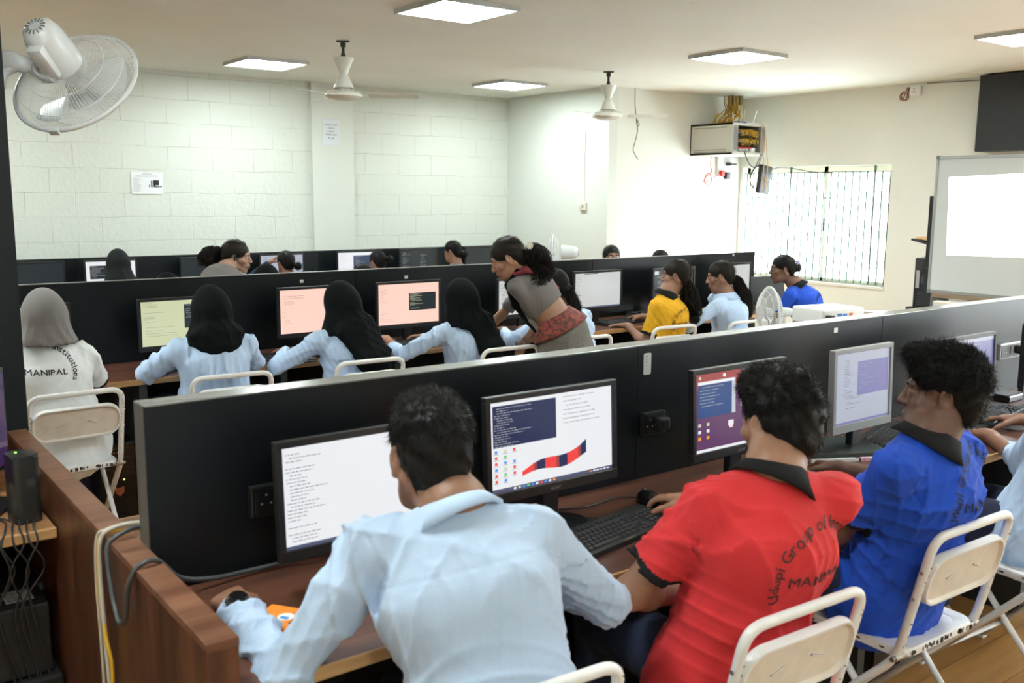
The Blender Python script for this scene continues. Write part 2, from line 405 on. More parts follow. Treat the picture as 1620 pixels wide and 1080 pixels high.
for i, ((x, y), lb) in enumerate(leds):
    o = lp if i == 0 else copy_tree(lp)
    relabel(o, lb or 'LED ceiling panel outside the photo, '+('left of the black pillar', 'behind the black pillar top', 'left of the pale pilaster', 'farthest to the left wall', 'over the near partition right end', 'directly above the camera', 'above the near desk middle', 'behind the camera on the window side', 'behind the camera in the middle', 'behind the camera on the left')[i-5], (x, y, CZ))

# ---------------------------------------------------------------- ceiling fans (at rest)
FANM = mat('fan_white', (.72, .72, .66), rough=.35)
def ceiling_fan():
    r = thing('ceiling_fan', '', 'ceiling fan', group='ceiling fans')
    bm = BM(); box(bm, (-.05, -.02, -.012), (.05, .02, 0)); cyl(bm, (0, 0, 0), (0, 0, -.14), .012); cyl(bm, (0, 0, -.015), (0, 0, -.05), .022); cyl(bm, (0, 0, -.10), (0, 0, -.14), .018)
    obj('hook', bm, mat('fan_hook', (.03, .03, .03), rough=.6), r, angle=40)
    bm = BM(); lathe(bm, [(.02, -.13), (.085, -.135), (.085, -.14), (.078, -.15), (.035, -.25), (.028, -.27)], 28); obj('upper_canopy', bm, FANM, r, angle=40)
    bm = BM(); lathe(bm, [(.028, -.26), (.035, -.27), (.06, -.32), (.08, -.365), (.082, -.372), (.03, -.373)], 28); obj('lower_canopy', bm, FANM, r, angle=40)
    bm = BM(); lathe(bm, [(.03, -.37), (.09, -.39), (.13, -.405), (.148, -.42), (.15, -.43), (.148, -.438), (.12, -.455), (.07, -.468), (0, -.472)], 36)
    for k in range(18):
        a = 2*PI*k/18; c, s = math.cos(a), math.sin(a)
        box(bm, (-.003, .085, -.398), (.003, .13, -.392), 0, 0, 2, Matrix.Rotation(a, 4, 'Z'))
    obj('motor_housing', bm, FANM, r, angle=40)
    for k in range(3):
        bm = BM()
        box(bm, (.12, -.022, -.43), (.24, .022, -.425))
        n = 8
        up, dn = [], []
        for i in range(n+1):
            t = i/n; x = .20+t*.40; w = .055+.018*t
            if i == n: w *= .8
            for lst, dz in ((up, 0), (dn, -.003)):
                lst.append((bm.verts.new((x, -w, -.418+dz)), bm.verts.new((x, w, -.438+dz))))
        for L, fl in ((up, 0), (dn, 1)):
            for a, b in zip(L, L[1:]):
                q = (a[0], b[0], b[1], a[1]); bm.faces.new(q[::-1] if fl else q)
        for a, b, c, d in zip(up, up[1:], dn[1:], dn):
            bm.faces.new((a[0], d[0], c[0], b[0])); bm.faces.new((a[1], b[1], c[1], d[1]))
        bm.faces.new((up[-1][0], dn[-1][0], dn[-1][1], up[-1][1])); bm.faces.new((up[0][0], up[0][1], dn[0][1], dn[0][0]))
        bl = obj('blade', bm, FANM, r); bl.rotation_euler = (0, 0, 2*PI*k/3)
    return r
cf = ceiling_fan()
relabel(cf, 'white ceiling fan in front of the block wall, left of the pilaster', (3.70, 7.14, CZ), R(-37))
cf2 = copy_tree(cf); relabel(cf2, 'white ceiling fan beside the hanging wire near the step in the wall', (6.62, 7.16, CZ), R(-40))

# ---------------------------------------------------------------- papers and fittings on the walls
bm = BM(); y = YW1-.012
box(bm, (2.785, y, 1.668), (3.095, YW1, 1.885)); 
def onw(x0, z0): return lambda a, b: (x0+a, y-.0012, z0+b)
text(bm, 'COMPUTER LAB', onw(2.94, 1.862), .014, 1)
for k in range(3): quad(bm, [(2.83, y-.001, 1.850-.007*k), (3.05, y-.001, 1.850-.007*k), (3.05, y-.001, 1.8515-.007*k), (2.83, y-.001, 1.8515-.007*k)], 2)
bm.faces.ensure_lookup_table()
for k in range(14):
    w = .05+.05*((k*7) % 5)/5; z = 1.825-.010*k
    quad(bm, [(2.80, y-.001, z), (2.80+w, y-.001, z), (2.80+w, y-.001, z+.0025), (2.80, y-.001, z+.0025)], 2)
for x0, x1, z0, z1 in ((2.955, 2.965, 1.735, 1.76), (2.975, 2.99, 1.735, 1.80), (2.998, 3.055, 1.755, 1.805), (3.00, 3.06, 1.735, 1.745), (3.065, 3.08, 1.735, 1.752), (3.0, 3.018, 1.745, 1.79)):
    quad(bm, [(x0, y-.001, z0), (x1, y-.001, z0), (x1, y-.001, z1), (x0, y-.001, z1)], 1)
tag(obj('wall_notice', bm, [PAPER, INK, GINK]), 'small white printed notice with a black computer drawing on the block wall', 'notice')
bm = BM(); y = YW1-.05-.008; box(bm, (4.855, y, 2.212), (5.065, YW1-.05, 2.515))
for k, s in enumerate(('SWITCH OFF', 'FAN &', 'LIGHTS', 'WHEN NOT', 'IN USE')):
    text(bm, s, (lambda zz: lambda a, b: (4.96+a, y-.001, zz+b))(2.436-.036*k), .026, 1, .008)
for a in ((4.862, 2.219, 5.058, 2.2205), (4.862, 2.5065, 5.058, 2.508)):
    quad(bm, [(a[0], y-.001, a[1]), (a[2], y-.001, a[1]), (a[2], y-.001, a[3]), (a[0], y-.001, a[3])], 2)
tag(obj('wall_sign', bm, [mat('blue_paper', (.72, .76, .80), rough=.8), mat('ink_soft', (.12, .12, .13)), GINK]), 'pale printed sign asking to switch off fan and lights, on the pilaster', 'sign')
# side wall: conduit and socket
bm = BM(); box(bm, (7.458, 8.44, 1.60), (7.47, 8.455, 2.42)); tag(obj('conduit', bm, CREAM), 'thin upright cream conduit on the pale wall above a socket', 'conduit')
bm = BM(); box(bm, (7.44, 8.40, 1.515), (7.47, 8.51, 1.61), 0, .005); box(bm, (7.425, 8.44, 1.545), (7.44, 8.475, 1.585), 1, .003)
for yy in (8.42, 8.49): box(bm, (7.437, yy, 1.55), (7.441, yy+.008, 1.58), 1)
tag(obj('wall_socket', bm, [mat('cream_plastic', (.72, .70, .6), rough=.4), mat('cream_plastic2', (.6, .58, .5), rough=.4)]), 'cream wall socket with a plug at the foot of the thin conduit', 'socket')
# hanging wire
pts = smooth_path([(7.79, 7.98, 2.895), (7.80, 7.985, 2.72), (7.825, 7.985, 2.58), (7.86, 7.985, 2.52), (7.875, 7.985, 2.49), (7.85, 7.985, 2.475), (7.83, 7.985, 2.52), (7.835, 7.985, 2.56), (7.85, 7.985, 2.42), (7.81, 7.985, 2.28), (7.79, 7.985, 2.2), (7.87, 7.985, 2.10)], 6)
bm = BM(); tube(bm, pts, .0045, 6); tag(obj('hanging_wire', bm, mat('brown_wire', (.16, .12, .05)), smooth=True), 'thin knotted brown wire hanging loose from the ceiling before the cream wall', 'wire')
# socket near ceiling
bm = BM(); box(bm, (9.70, 5.655, 2.765), (9.75, 5.77, 2.868), 0, .006)
for a, b_ in ((5.722, 2.838), (5.737, 2.805), (5.708, 2.805)): cyl(bm, (9.701, a, b_), (9.699, a, b_), .006, mi=1)
tag(obj('ceiling_socket', bm, [WPLAS, INK]), 'square white three-hole socket high on the window wall under the ceiling', 'socket')
bm = BM()
for k in range(4):
    x = 9.735; tube(bm, smooth_path([(x, 5.79+.008*k, 2.86), (x-.01*k, 5.80+.006*k, 2.80), (x, 5.80+.02*k, 2.74), (x, 5.85+.012*k, 2.73), (x-.01, 5.88+.005*k, 2.78), (x, 5.84+.006*k, 2.82)], 6), .0045, 6, k % 3)
tag(obj('wire_coil', bm, [mat('w_red', (.4, .05, .04)), mat('w_green', (.05, .12, .05)), mat('w_white', (.6, .6, .55))], smooth=True), 'small tangle of red, green and white wires beside the high white socket', 'wire')
# wall stains are part of the paint
STN = mat('stain', (.55, .36, .20), rough=.85)

# ---------------------------------------------------------------- network cabinet in the corner
CB = (8.80, 7.40, 2.175); CW, CD, CH = .60, .64, .36
cab = thing('network_cabinet', 'open grey wall cabinet full of yellow network cables in the upper corner', 'network cabinet', CB)
CABM = mat('cabinet_grey', (.56, .54, .48), rough=.45); CABD = mat('cabinet_dark', (.18, .18, .18), rough=.5)
bm = BM()
box(bm, (0, 0, 0), (.012, CD, CH)); box(bm, (CW-.012, 0, 0), (CW, CD, CH)); box(bm, (0, 0, 0), (CW, CD, .022)); box(bm, (0, 0, CH-.022), (CW, CD, CH)); box(bm, (0, CD-.01, 0), (CW, CD, CH))
for z in (.026, .05, CH-.055): box(bm, (-.003, .09, z), (0, CD-.06, z+.010), 1)
box(bm, (0, -.006, CH-.03), (CW, 0, CH)); box(bm, (0, -.006, 0), (CW, 0, .03))
obj('body', bm, [CABM, mat('cabinet_groove', (.25, .24, .21))], cab)
for x in (.012, CW-.095):
    bm = BM(); box(bm, (x, -.004, .03), (x+.083, .03, CH-.03))
    for k in range(5): box(bm, (x+.02+.012*k, -.006, .05), (x+.023+.012*k, -.003, CH-.05), 1)
    obj('rack_rail', bm, [mat('rail_grey', (.30, .30, .29), rough=.45), CABD], cab)
for z in (.24, .14):
    bm = BM(); box(bm, (.10, .06, z), (CW-.10, .3, z+.045), 0, .003)
    for k in range(16): box(bm, (.115+.022*k, .056, z+.01), (.130+.022*k, .06, z+.03), 1)
    obj('network_switch', bm, [DGREY, mat('port', (.3, .3, .3))], cab)
YEL = mat('yellow_cable', (.62, .36, .015), rough=.45); YEL2 = mat('ochre_cable', (.42, .24, .02), rough=.5)
bm = BM(); rr = random.Random(11)
for z in (.265, .165):
    for k in range(15):
        x = .13+.021*k; zz = z+rr.uniform(-.01, .01); d = rr.uniform(.05, .09)
        tube(bm, smooth_path([(x, .06, zz), (x+.005, .0, zz+.015), (x+rr.uniform(.01, .05), -.012, zz-.02), (x+.03, .01, zz-d*.6), (x+.06, .05, zz-.03)], 4), .0038, 5, rr.choice((0, 0, 1)))
obj('patch_cables', bm, [YEL, YEL2], cab, smooth=True)
bm = BM(); box(bm, (.10, .02, .035), (CW-.16, .16, .085), 0, .004); box(bm, (.10, .018, .072), (CW-.22, .022, .088), 1)
for k in range(4): box(bm, (.12+.06*k, -.015, .045), (.15+.06*k, .02, .07), 2, .004)
obj('power_strip', bm, [WPLAS, mat('red_plastic', (.55, .03, .03), rough=.4), BPLAS], cab)
# routers on the cabinet roof
for nm, px, py, rzz, lab, body, hs in (('wifi_router', .24, .10, .2, 'blue-sided router with two pale aerials, on the roof of the wall cabinet', mat('router_blue', (.10, .12, .34), rough=.4), ((-.07, .08, -.3), (.07, .10, .7))),
                                     ('wifi_router', .48, .14, -.3, 'white router with two thin aerials, beside the blue-sided router on the wall cabinet', WPLAS, ((-.06, .13, .0), (.06, .13, .35)))):
    r = thing(nm, lab, 'router', (CB[0]+px, CB[1]+py, CB[2]+CH), rzz)
    bm = BM(); box(bm, (-.08, -.05, 0), (.08, .05, .026), 0, .008); obj('body', bm, body, r, angle=30)
    for ax, h, tl in hs:
        bm = BM(); box(bm, (-.007, -.005, .0), (.007, .005, h+.03), 0, .003, 1, Matrix.Translation((ax, .045, .02)) @ Matrix.Rotation(tl, 4, 'Y')); obj('antenna', bm, WPLAS, r)
# conduits and yellow cable bundle up to the ceiling
bm = BM(); rr = random.Random(5)
for k in range(34):
    x0 = 8.99+rr.uniform(0, .26); y0 = 7.68+rr.uniform(0, .25); x1 = 9.30+rr.uniform(-.05, .10); y1 = 7.85+rr.uniform(-.08, .1)
    tube(bm, smooth_path([(x0, y0, CB[2]+CH+.002), (x0+.05+rr.uniform(-.05, .05), y0-.02, CB[2]+CH+.07+rr.uniform(-.02, .05)), ((x0+x1)/2+rr.uniform(-.03, .05), (y0+y1)/2-.05, 2.69+rr.uniform(-.03, .03)), (x1, y1, 2.80), (x1, y1+.01, CZ)], 4), .006, 5, rr.choice((0, 0, 1)))
tag(obj('cable_bundle', bm, [YEL, YEL2], smooth=True), 'thick bundle of yellow cables rising from the wall cabinet to the ceiling', 'cables', kind='stuff')
bm = BM()
for x, yy in ((9.30, 7.86), (9.40, 7.80)): cyl(bm, (x, yy, 2.79), (x, yy, CZ), .028, n=14)
tag(obj('conduit_stub', bm, mat('pipe_grey', (.20, .20, .18)), smooth=True), 'short grey pipe stubs coming out of the ceiling over the yellow cables', 'conduit')
# socket board under the cabinet
sb_ = thing('socket_board', 'white socket board with black plugs under the wall cabinet', 'socket board', (9.36, 8.05, 1.93))
bm = BM(); box(bm, (-.07, -.035, 0), (.20, 0, .25), 0, .006); obj('board', bm, WPLAS, sb_)
bm = BM(); box(bm, (.07, -.10, .14), (.10, -.035, .18), 0, .006); box(bm, (.08, -.09, .15), (.22, -.06, .17), 0, .008); obj('plug', bm, BPLAS, sb_)
bm = BM(); box(bm, (.03, -.09, -.03), (.11, -.035, .06), 0, .012); obj('plug', bm, BPLAS, sb_)
bm = BM(); box(bm, (-.05, -.08, .01), (.01, -.035, .08), 0, .012); obj('plug', bm, mat('red_plastic', (.55, .03, .03)), sb_)
bm = BM(); x0, y0 = 9.30, 7.97
tube(bm, smooth_path([(9.12, 7.99, 2.175), (9.12, 7.99, 2.06), (9.14, 7.99, 1.98), (9.05, 7.99, 1.93), (9.01, 7.99, 1.87), (9.09, 7.99, 1.83), (9.15, 7.99, 1.88), (9.10, 7.99, 1.97), (9.03, 7.99, 1.93), (9.05, 7.99, 1.86), (9.18, 7.99, 1.92), (9.31, 7.99, 1.96)], 6), .006, 6)
tag(obj('red_cord', bm, mat('red_cord', (.60, .10, .07), rough=.5), smooth=True), 'looped red cord hanging by the socket board under the wall cabinet', 'cord')
# adapter hanging on wires in front of the window, and black leads
ad_ = thing('power_adapter', 'black power adapter hanging by orange wires in front of the window', 'adapter', (9.29, 7.33, 1.72))
bm = BM(); box(bm, (-.10, -.03, 0), (.10, .03, .34), 0, .015, 2, Matrix.Rotation(R(9), 4, 'Y')); obj('body', bm, BPLAS, ad_)
bm = BM(); tube(bm, smooth_path([(-.03, 0, .34), (-.12, .02, .31), (-.17, .04, .20), (-.15, .04, .10), (-.09, .02, .06)], 6), .009, 7); obj('strap', bm, BPLAS, ad_, smooth=True)
bm = BM()
for dx, dz in ((-.04, 0), (.03, 0)):
    tube(bm, smooth_path([(dx+.02, .04, .83), (dx, -.02, .5), (dx, -.045, .34), (dx-.02, -.045, .02)], 5), .004, 6)
tube(bm, [(-.09, -.042, .19), (.13, -.042, .15)], .003, 6)
obj('wire', bm, mat('orange_wire', (.70, .35, .08)), ad_, smooth=True)
bm = BM()
tube(bm, smooth_path([(8.98, 7.37, 2.22), (9.06, 7.36, 2.08), (9.16, 7.36, 2.03), (9.24, 7.38, 2.08), (9.30, 7.37, 2.20)], 6), .006, 6)
tube(bm, smooth_path([(9.33, 7.37, 2.20), (9.30, 7.40, 2.06), (9.40, 7.4, 1.98), (9.60, 7.3, 2.04), (9.70, 6.9, 1.98), (9.70, 6.6, 1.96)], 6), .005, 6)
tag(obj('black_leads', bm, BPLAS, smooth=True), 'black leads drooping from the wall cabinet towards the window', 'cable')
# ================================================================ FURNITURE
def screen_partition(name, x0, x1, y0, y1, z, label, seams, z0=0, edge=LAMEDGE):
    r = thing(name, label, 'partition', ((x0+x1)/2, (y0+y1)/2, 0)); ox, oy = (x0+x1)/2, (y0+y1)/2
    xs = [x0]+seams+[x1]
    for a, b in zip(xs, xs[1:]):
        bm = BM(); box(bm, (a-ox+.0006, y0-oy, z0), (b-ox-.0006, y1-oy, z-.004), 0, .0015, 1)
        for f in bm.faces:
            if f.normal.z > .9: f.material_index = 0
        obj('panel', bm, LAM, r)
    bm = BM(); box(bm, (x0-ox, y0-oy, z-.004), (x1-ox, y1-oy, z), 0, .001, 1); obj('top_edging', bm, edge, r)
    return r
NP = screen_partition('desk_partition', .614, 6.30, 2.19, 2.265, 1.20, 'long black partition behind the red-shirt man\'s desk, pale top edge', [2.185, 3.6, 4.93])
MP = screen_partition('desk_partition', .66, 6.83, 5.43, 5.465, 1.205, 'long black partition behind the hijab wearers\' monitors, across the middle of the room', [2.871, 4.9])
FP = screen_partition('desk_partition', .66, 7.40, 9.50, 9.54, 1.075, 'low black partition along the block wall, behind the farthest monitors', [2.15, 3.6, 4.52, 5.95])
# side face grey of the near partition end
bm = BM(); box(bm, (.6125, 2.192, .80), (.614, 2.263, 1.198)); obj('end_edging', bm, mat('end_edge', (.075, .075, .07), rough=.45), NP).matrix_parent_inverse = NP.matrix_basis.inverted()

def desk(x0, x1, yf, yb, label, back=1, dividers=(), name='computer_desk'):
    """long worktop; back=+1: partition on the +Y side"""
    r = thing(name, label, 'desk', ((x0+x1)/2, (yf+yb)/2, 0)); ox, oy = (x0+x1)/2, (yf+yb)/2
    a, b = (yf, yb) if back > 0 else (yb, yf)
    lo, hi = min(yf, yb), max(yf, yb)
    bm = BM(); box(bm, (x0-ox, lo-oy+(.004 if back > 0 else 0), .727), (x1-ox, hi-oy-(0 if back > 0 else .004), .75)); obj('worktop', bm, WOODX, r)
    bm = BM(); e0, e1 = (lo-.004, lo+.004) if back > 0 else (hi-.004, hi+.004)
    box(bm, (x0-ox, e0-oy, .722), (x1-ox, e1-oy, .7505), 0, .0015, 1); obj('edge_strip', bm, TAN, r)
    for x in dividers:
        bm = BM(); box(bm, (x-.02-ox, lo-oy+.03, 0), (x+.02-ox, hi-oy-.005, .727)); obj('leg_panel', bm, mat('leg_grey', (.035, .036, .038), rough=.5), r)
    bm = BM(); y = hi-.03 if back > 0 else lo+.005
    box(bm, (x0-ox, y-oy, .0), (x1-ox, y-oy+.02, .727)); obj('modesty_panel', bm, DARK, r)
    return r
D1 = desk(.614, 6.28, 1.64, 2.188, 'brown wood-grain worktop in front of the light-blue and red shirts', 1, (1.33, 2.75, 3.9, 5.1))
D2 = desk(.66, 6.83, 4.875, 5.428, 'brown worktop where the hijab wearers sit, with a raw tan front edge', 1, (1.38, 2.14, 2.87, 3.8, 4.9, 5.8))
D3 = desk(.66, 6.83, 6.02, 5.467, 'brown worktop behind the middle partition, facing the block wall', -1, (2., 4., 5.8))
D4 = desk(.66, 7.40, 8.93, 9.498, 'brown worktop against the farthest partition below the block wall', 1, (2., 4., 5.8))

# low wood panel at the near end of the desk
r = thing('low_partition', 'low reddish-brown wood side panel running from the desk end to the black pillar', 'panel', (.582, 2.63, 0))
bm = BM(); box(bm, (-.030, -.985, 0), (.030, .985, .842)); obj('board', bm, WOODZ, r)
bm = BM(); box(bm, (-.031, -.987, .842), (.031, .985, .860), 0, .001, 1)
obj('cap', bm, wood('cap_wood', (.10, .038, .02), (.26, .12, .07), 0, .36), r)
# small shelf corner behind the panel
r = thing('corner_shelf', 'small wooden shelf corner showing behind the low side panel', 'shelf', (.70, 2.52, 0))
bm = BM(); box(bm, (-.085, -.25, .725), (.10, .27, .745)); obj('board', bm, WOODT, r)
bm = BM(); box(bm, (-.085, .27, .722), (.10, .276, .7455)); obj('edge_strip', bm, TAN, r)
bm = BM(); box(bm, (-.08, -.25, 0), (-.06, .25, .725)); obj('leg_panel', bm, DARK, r)

# shelf left of the side panel with modem, monitor, and power units below
r = thing('side_desk', 'raw tan-edged shelf left of the wood side panel carrying a speaker', 'desk', (.30, 3.24, 0))
bm = BM(); box(bm, (-.5, -.35, .70), (.247, .37, .728), 0, .002, 1); obj('worktop', bm, TANTOP, r)
bm = BM(); box(bm, (-.5, -.37, .698), (.248, -.35, .7295), 0, .003, 1); obj('edge_strip', bm, TAN, r)
bm = BM(); box(bm, (-.5, .32, 0), (.25, .34, .70)); box(bm, (-.5, -.3, 0), (-.48, .32, .70)); obj('leg_panel', bm, DARK, r)
SPK = thing('desktop_speaker', 'black upright speaker with green light standing on the tan shelf', 'speaker', (.490, 3.00, .729), R(8))
bm = BM(); prism(bm, stadium(.075, .095, .02), 0, .20); bmesh.ops.bevel(bm, geom=[e for e in bm.edges if e.verts[0].co.z > .19 and e.verts[1].co.z > .19], offset=.006, segments=2, affect='EDGES')
obj('body', bm, mat('speaker_black', (.022, .024, .025), rough=.3), SPK, angle=35)
bm = BM(); cyl(bm, (.008, -.005, .1995), (.008, -.005, .2015), .011, n=18); cyl(bm, (.008, -.0475, .12), (.008, -.0485, .12), .012, n=18); obj('dial', bm, mat('dial_black', (.05, .05, .05), rough=.25), SPK, angle=40)
bm = BM(); box(bm, (-.012, .014, .2), (-.006, .020, .2015)); obj('power_light', bm, mat('green_led', (.2, 1, .1), emit=(.35, 1, .1), es=2.0), SPK)
UPS = thing('power_backup_unit', 'black ribbed power backup box with white label, topmost of the stack under the tan shelf', 'ups', (.36, 3.13, .275))
bm = BM(); box(bm, (-.17, -.20, 0), (.165, .18, .215), 0, .006)
for k in range(22): box(bm, (-.16+.0115*k, -.204, .12), (-.154+.0115*k, -.19, .175), 0)
obj('case', bm, mat('ups_black', (.014, .014, .015), rough=.42), UPS)
bm = BM(); box(bm, (.06, -.15, .215), (.135, -.06, .2165)); 
for k in range(4): quad(bm, [(.065, -.14+.018*k, .2168), (.10, -.14+.018*k, .2168), (.10, -.136+.018*k, .2168), (.065, -.136+.018*k, .2168)], 1)
obj('label', bm, [mat('label_grey', (.50, .53, .56), rough=.6), INK], UPS)
bm = BM()
for z in (.17, .09): cyl(bm, (.165, .05, z), (.20, .05, z), .016, .012, n=14); cyl(bm, (.20, .05, z), (.225, .05, z), .009, n=10)
obj('plug', bm, mat('plug_grey', (.12, .12, .12)), UPS, angle=40)
U2 = thing('computer_tower', 'black case lying beneath the ribbed power backup box', 'computer', (.34, 3.10, 0))
bm = BM(); box(bm, (-.24, -.2, .0), (.205, .22, .17), 0, .006); box(bm, (-.24, -.2, .172), (.205, .22, .27), 0, .006); obj('case', bm, mat('case_black', (.011, .011, .012), rough=.5), U2)
bm = BM()
for z in (.08, .21): cyl(bm, (.205, .02, z), (.212, .02, z), .012, n=12)
box(bm, (.205, .06, .10), (.209, .12, .115)); obj('ports', bm, mat('port_teal', (.10, .25, .22)), U2)
bm = BM(); rr = random.Random(9)
for k in range(9):
    y = 3.12+.02*rr.uniform(-1, 1)*3
    tube(bm, smooth_path([(.53, y, .36+rr.uniform(-.1, .1)), (.542, y+.03, .30+rr.uniform(-.05, .1)), (.545, y+.02+rr.uniform(-.04, .04), .20), (.54, y+rr.uniform(-.05, .05), .06), (.53, y, .01)], 5), .004, 5)
tag(obj('cable_tangle', bm, BPLAS, smooth=True), 'black cables hanging behind the power backup box against the wood panel', 'cables', kind='stuff')
bm = BM()
for k in range(6):
    x = .40+.018*k
    tube(bm, smooth_path([(x+.05*rr.uniform(-.5, 1), 3.05, .735), (x+.01, 2.97-.01*k, .745), (x, 2.885, .742), (x+rr.uniform(-.02, .02), 2.862, .70), (x+rr.uniform(-.04, .04), 2.868, .62), (x+rr.uniform(-.03, .03), 2.90, .48), (x+.03, 2.93, .2), (x, 2.93, .01)], 5), .0032, 5)
tag(obj('speaker_leads', bm, mat('lead_grey', (.022, .022, .024)), smooth=True), 'dark speaker leads drooping over the tan shelf edge', 'cables', kind='stuff')
# side monitor seen from behind-right
r = thing('monitor', 'black monitor cut off by the photo edge, beside the upright speaker', 'monitor', (.395, 3.16, .729), R(62))
bm = BM(); box(bm, (-.23, -.015, .08), (.23, .02, .40), 0, .008); obj('casing', bm, BPLAS, r)
bm = BM(); quad(bm, [(-.215, -.0155, .095), (.215, -.0155, .095), (.215, -.0155, .385), (-.215, -.0155, .385)]); obj('screen', bm, mat('screen_purple', (.02, .012, .03), rough=.15, emit=(.05, .02, .09), es=.5), r)
bm = BM(); box(bm, (-.03, .0, 0), (.03, .03, .1)); prism(bm, stadium(.2, .16, .05), 0, .012); obj('stand', bm, BPLAS, r)

# cables over the wood panel
def cable(name, label, pts, rad, m, k=6):
    bm = BM(); tube(bm, smooth_path(pts, k), rad, 8); return tag(obj(name, bm, m, smooth=True), label, 'cable')
cx0 = .545
cable('network_cable', 'yellow network cable draped over the low wood side panel', [(.640, 2.31, .868), (.61, 2.33, .869), (.56, 2.345, .868), (.540, 2.35, .85), (.535, 2.355, .78), (.533, 2.34, .70), (.531, 2.30, .62), (.536, 2.28, .55), (.528, 2.27, .40), (.53, 2.25, .2), (.53, 2.25, .01)], .0045, YEL)
cable('network_cable', 'off-white cable draped beside the yellow one over the low wood side panel', [(.640, 2.335, .878), (.61, 2.335, .882), (.57, 2.335, .880), (.541, 2.335, .86), (.534, 2.335, .78), (.532, 2.31, .60), (.534, 2.29, .42), (.532, 2.27, .2), (.53, 2.27, .01)], .0055, mat('offwhite_cable', (.50, .47, .40), rough=.5))
cable('network_cable', 'second off-white cable hanging just behind the first on the wood side panel', [(.640, 2.375, .868), (.60, 2.37, .872), (.56, 2.365, .868), (.538, 2.365, .85), (.531, 2.36, .74), (.5295, 2.34, .58), (.527, 2.33, .35), (.527, 2.33, .01)], .0045, mat('offwhite_cable2', (.42, .38, .30), rough=.5))
cable('power_lead', 'thick dark grey lead looping over the side panel towards the nearest monitor', [(.640, 2.30, .880), (.60, 2.29, .884), (.56, 2.285, .872), (.540, 2.28, .85), (.536, 2.25, .77), (.533, 2.20, .72), (.53, 2.15, .715), (.531, 2.11, .75), (.535, 2.095, .82), (.556, 2.085, .866), (.60, 2.09, .868), (.66, 2.13, .80), (.74, 2.15, .772), (.85, 2.165, .762), (.95, 2.16, .765), (1.0, 2.14, .775)], .006, mat('lead_dark', (.055, .06, .065), rough=.4))

# ---------------------------------------------------------------- monitors
def emi(name, c, s=1.0): return mat(name, (.01, .01, .01), rough=.25, emit=c, es=s*.88)
S_WHITE = emi('scr_white', (.88, .90, .93), .80); S_GREY = emi('scr_grey', (.63, .65, .64), .80); S_DIM = emi('scr_dim', (.45, .46, .50), .8)
S_TEXT = emi('scr_text', (.14, .14, .16), .8); S_TEXTL = emi('scr_text_light', (.45, .50, .52), .7); S_NAVY = emi('scr_navy', (.012, .022, .075), 1.0)
S_BLACK = emi('scr_black', (.014, .020, .024), 1.0); S_TASK = emi('scr_taskbar', (.07, .08, .14), 1.0); S_PEACH = emi('scr_peach', (.92, .60, .50), .95)
S_YEL = emi('scr_cream', (.62, .66, .42), .85); S_ORG = emi('scr_orange', (.75, .30, .02), 1); S_RED = emi('scr_red', (.75, .05, .05), 1); S_BLU = emi('scr_blue', (.05, .25, .75), 1); S_GRN = emi('scr_green', (.10, .55, .15), 1)
S_PURP = emi('scr_purple_img', (.10, .035, .11), 1); S_PWR = emi('scr_powershell', (.012, .055, .19), 1); S_LILAC = emi('scr_lilac', (.17, .17, .36), 1); S_LGREY = emi('scr_lavender', (.40, .43, .52), .9); S_MAROON = emi('scr_maroon', (.30, .05, .05), 1)
SM = [S_WHITE, S_GREY, S_DIM, S_TEXT, S_TEXTL, S_NAVY, S_BLACK, S_TASK, S_PEACH, S_YEL, S_ORG, S_RED, S_BLU, S_GRN, S_PURP, S_PWR, S_LILAC, S_LGREY, S_MAROON]
IX = {n: i for i, n in enumerate('white grey dim text textl navy black task peach yel org red blu grn purp pwr lilac lgrey maroon'.split())}
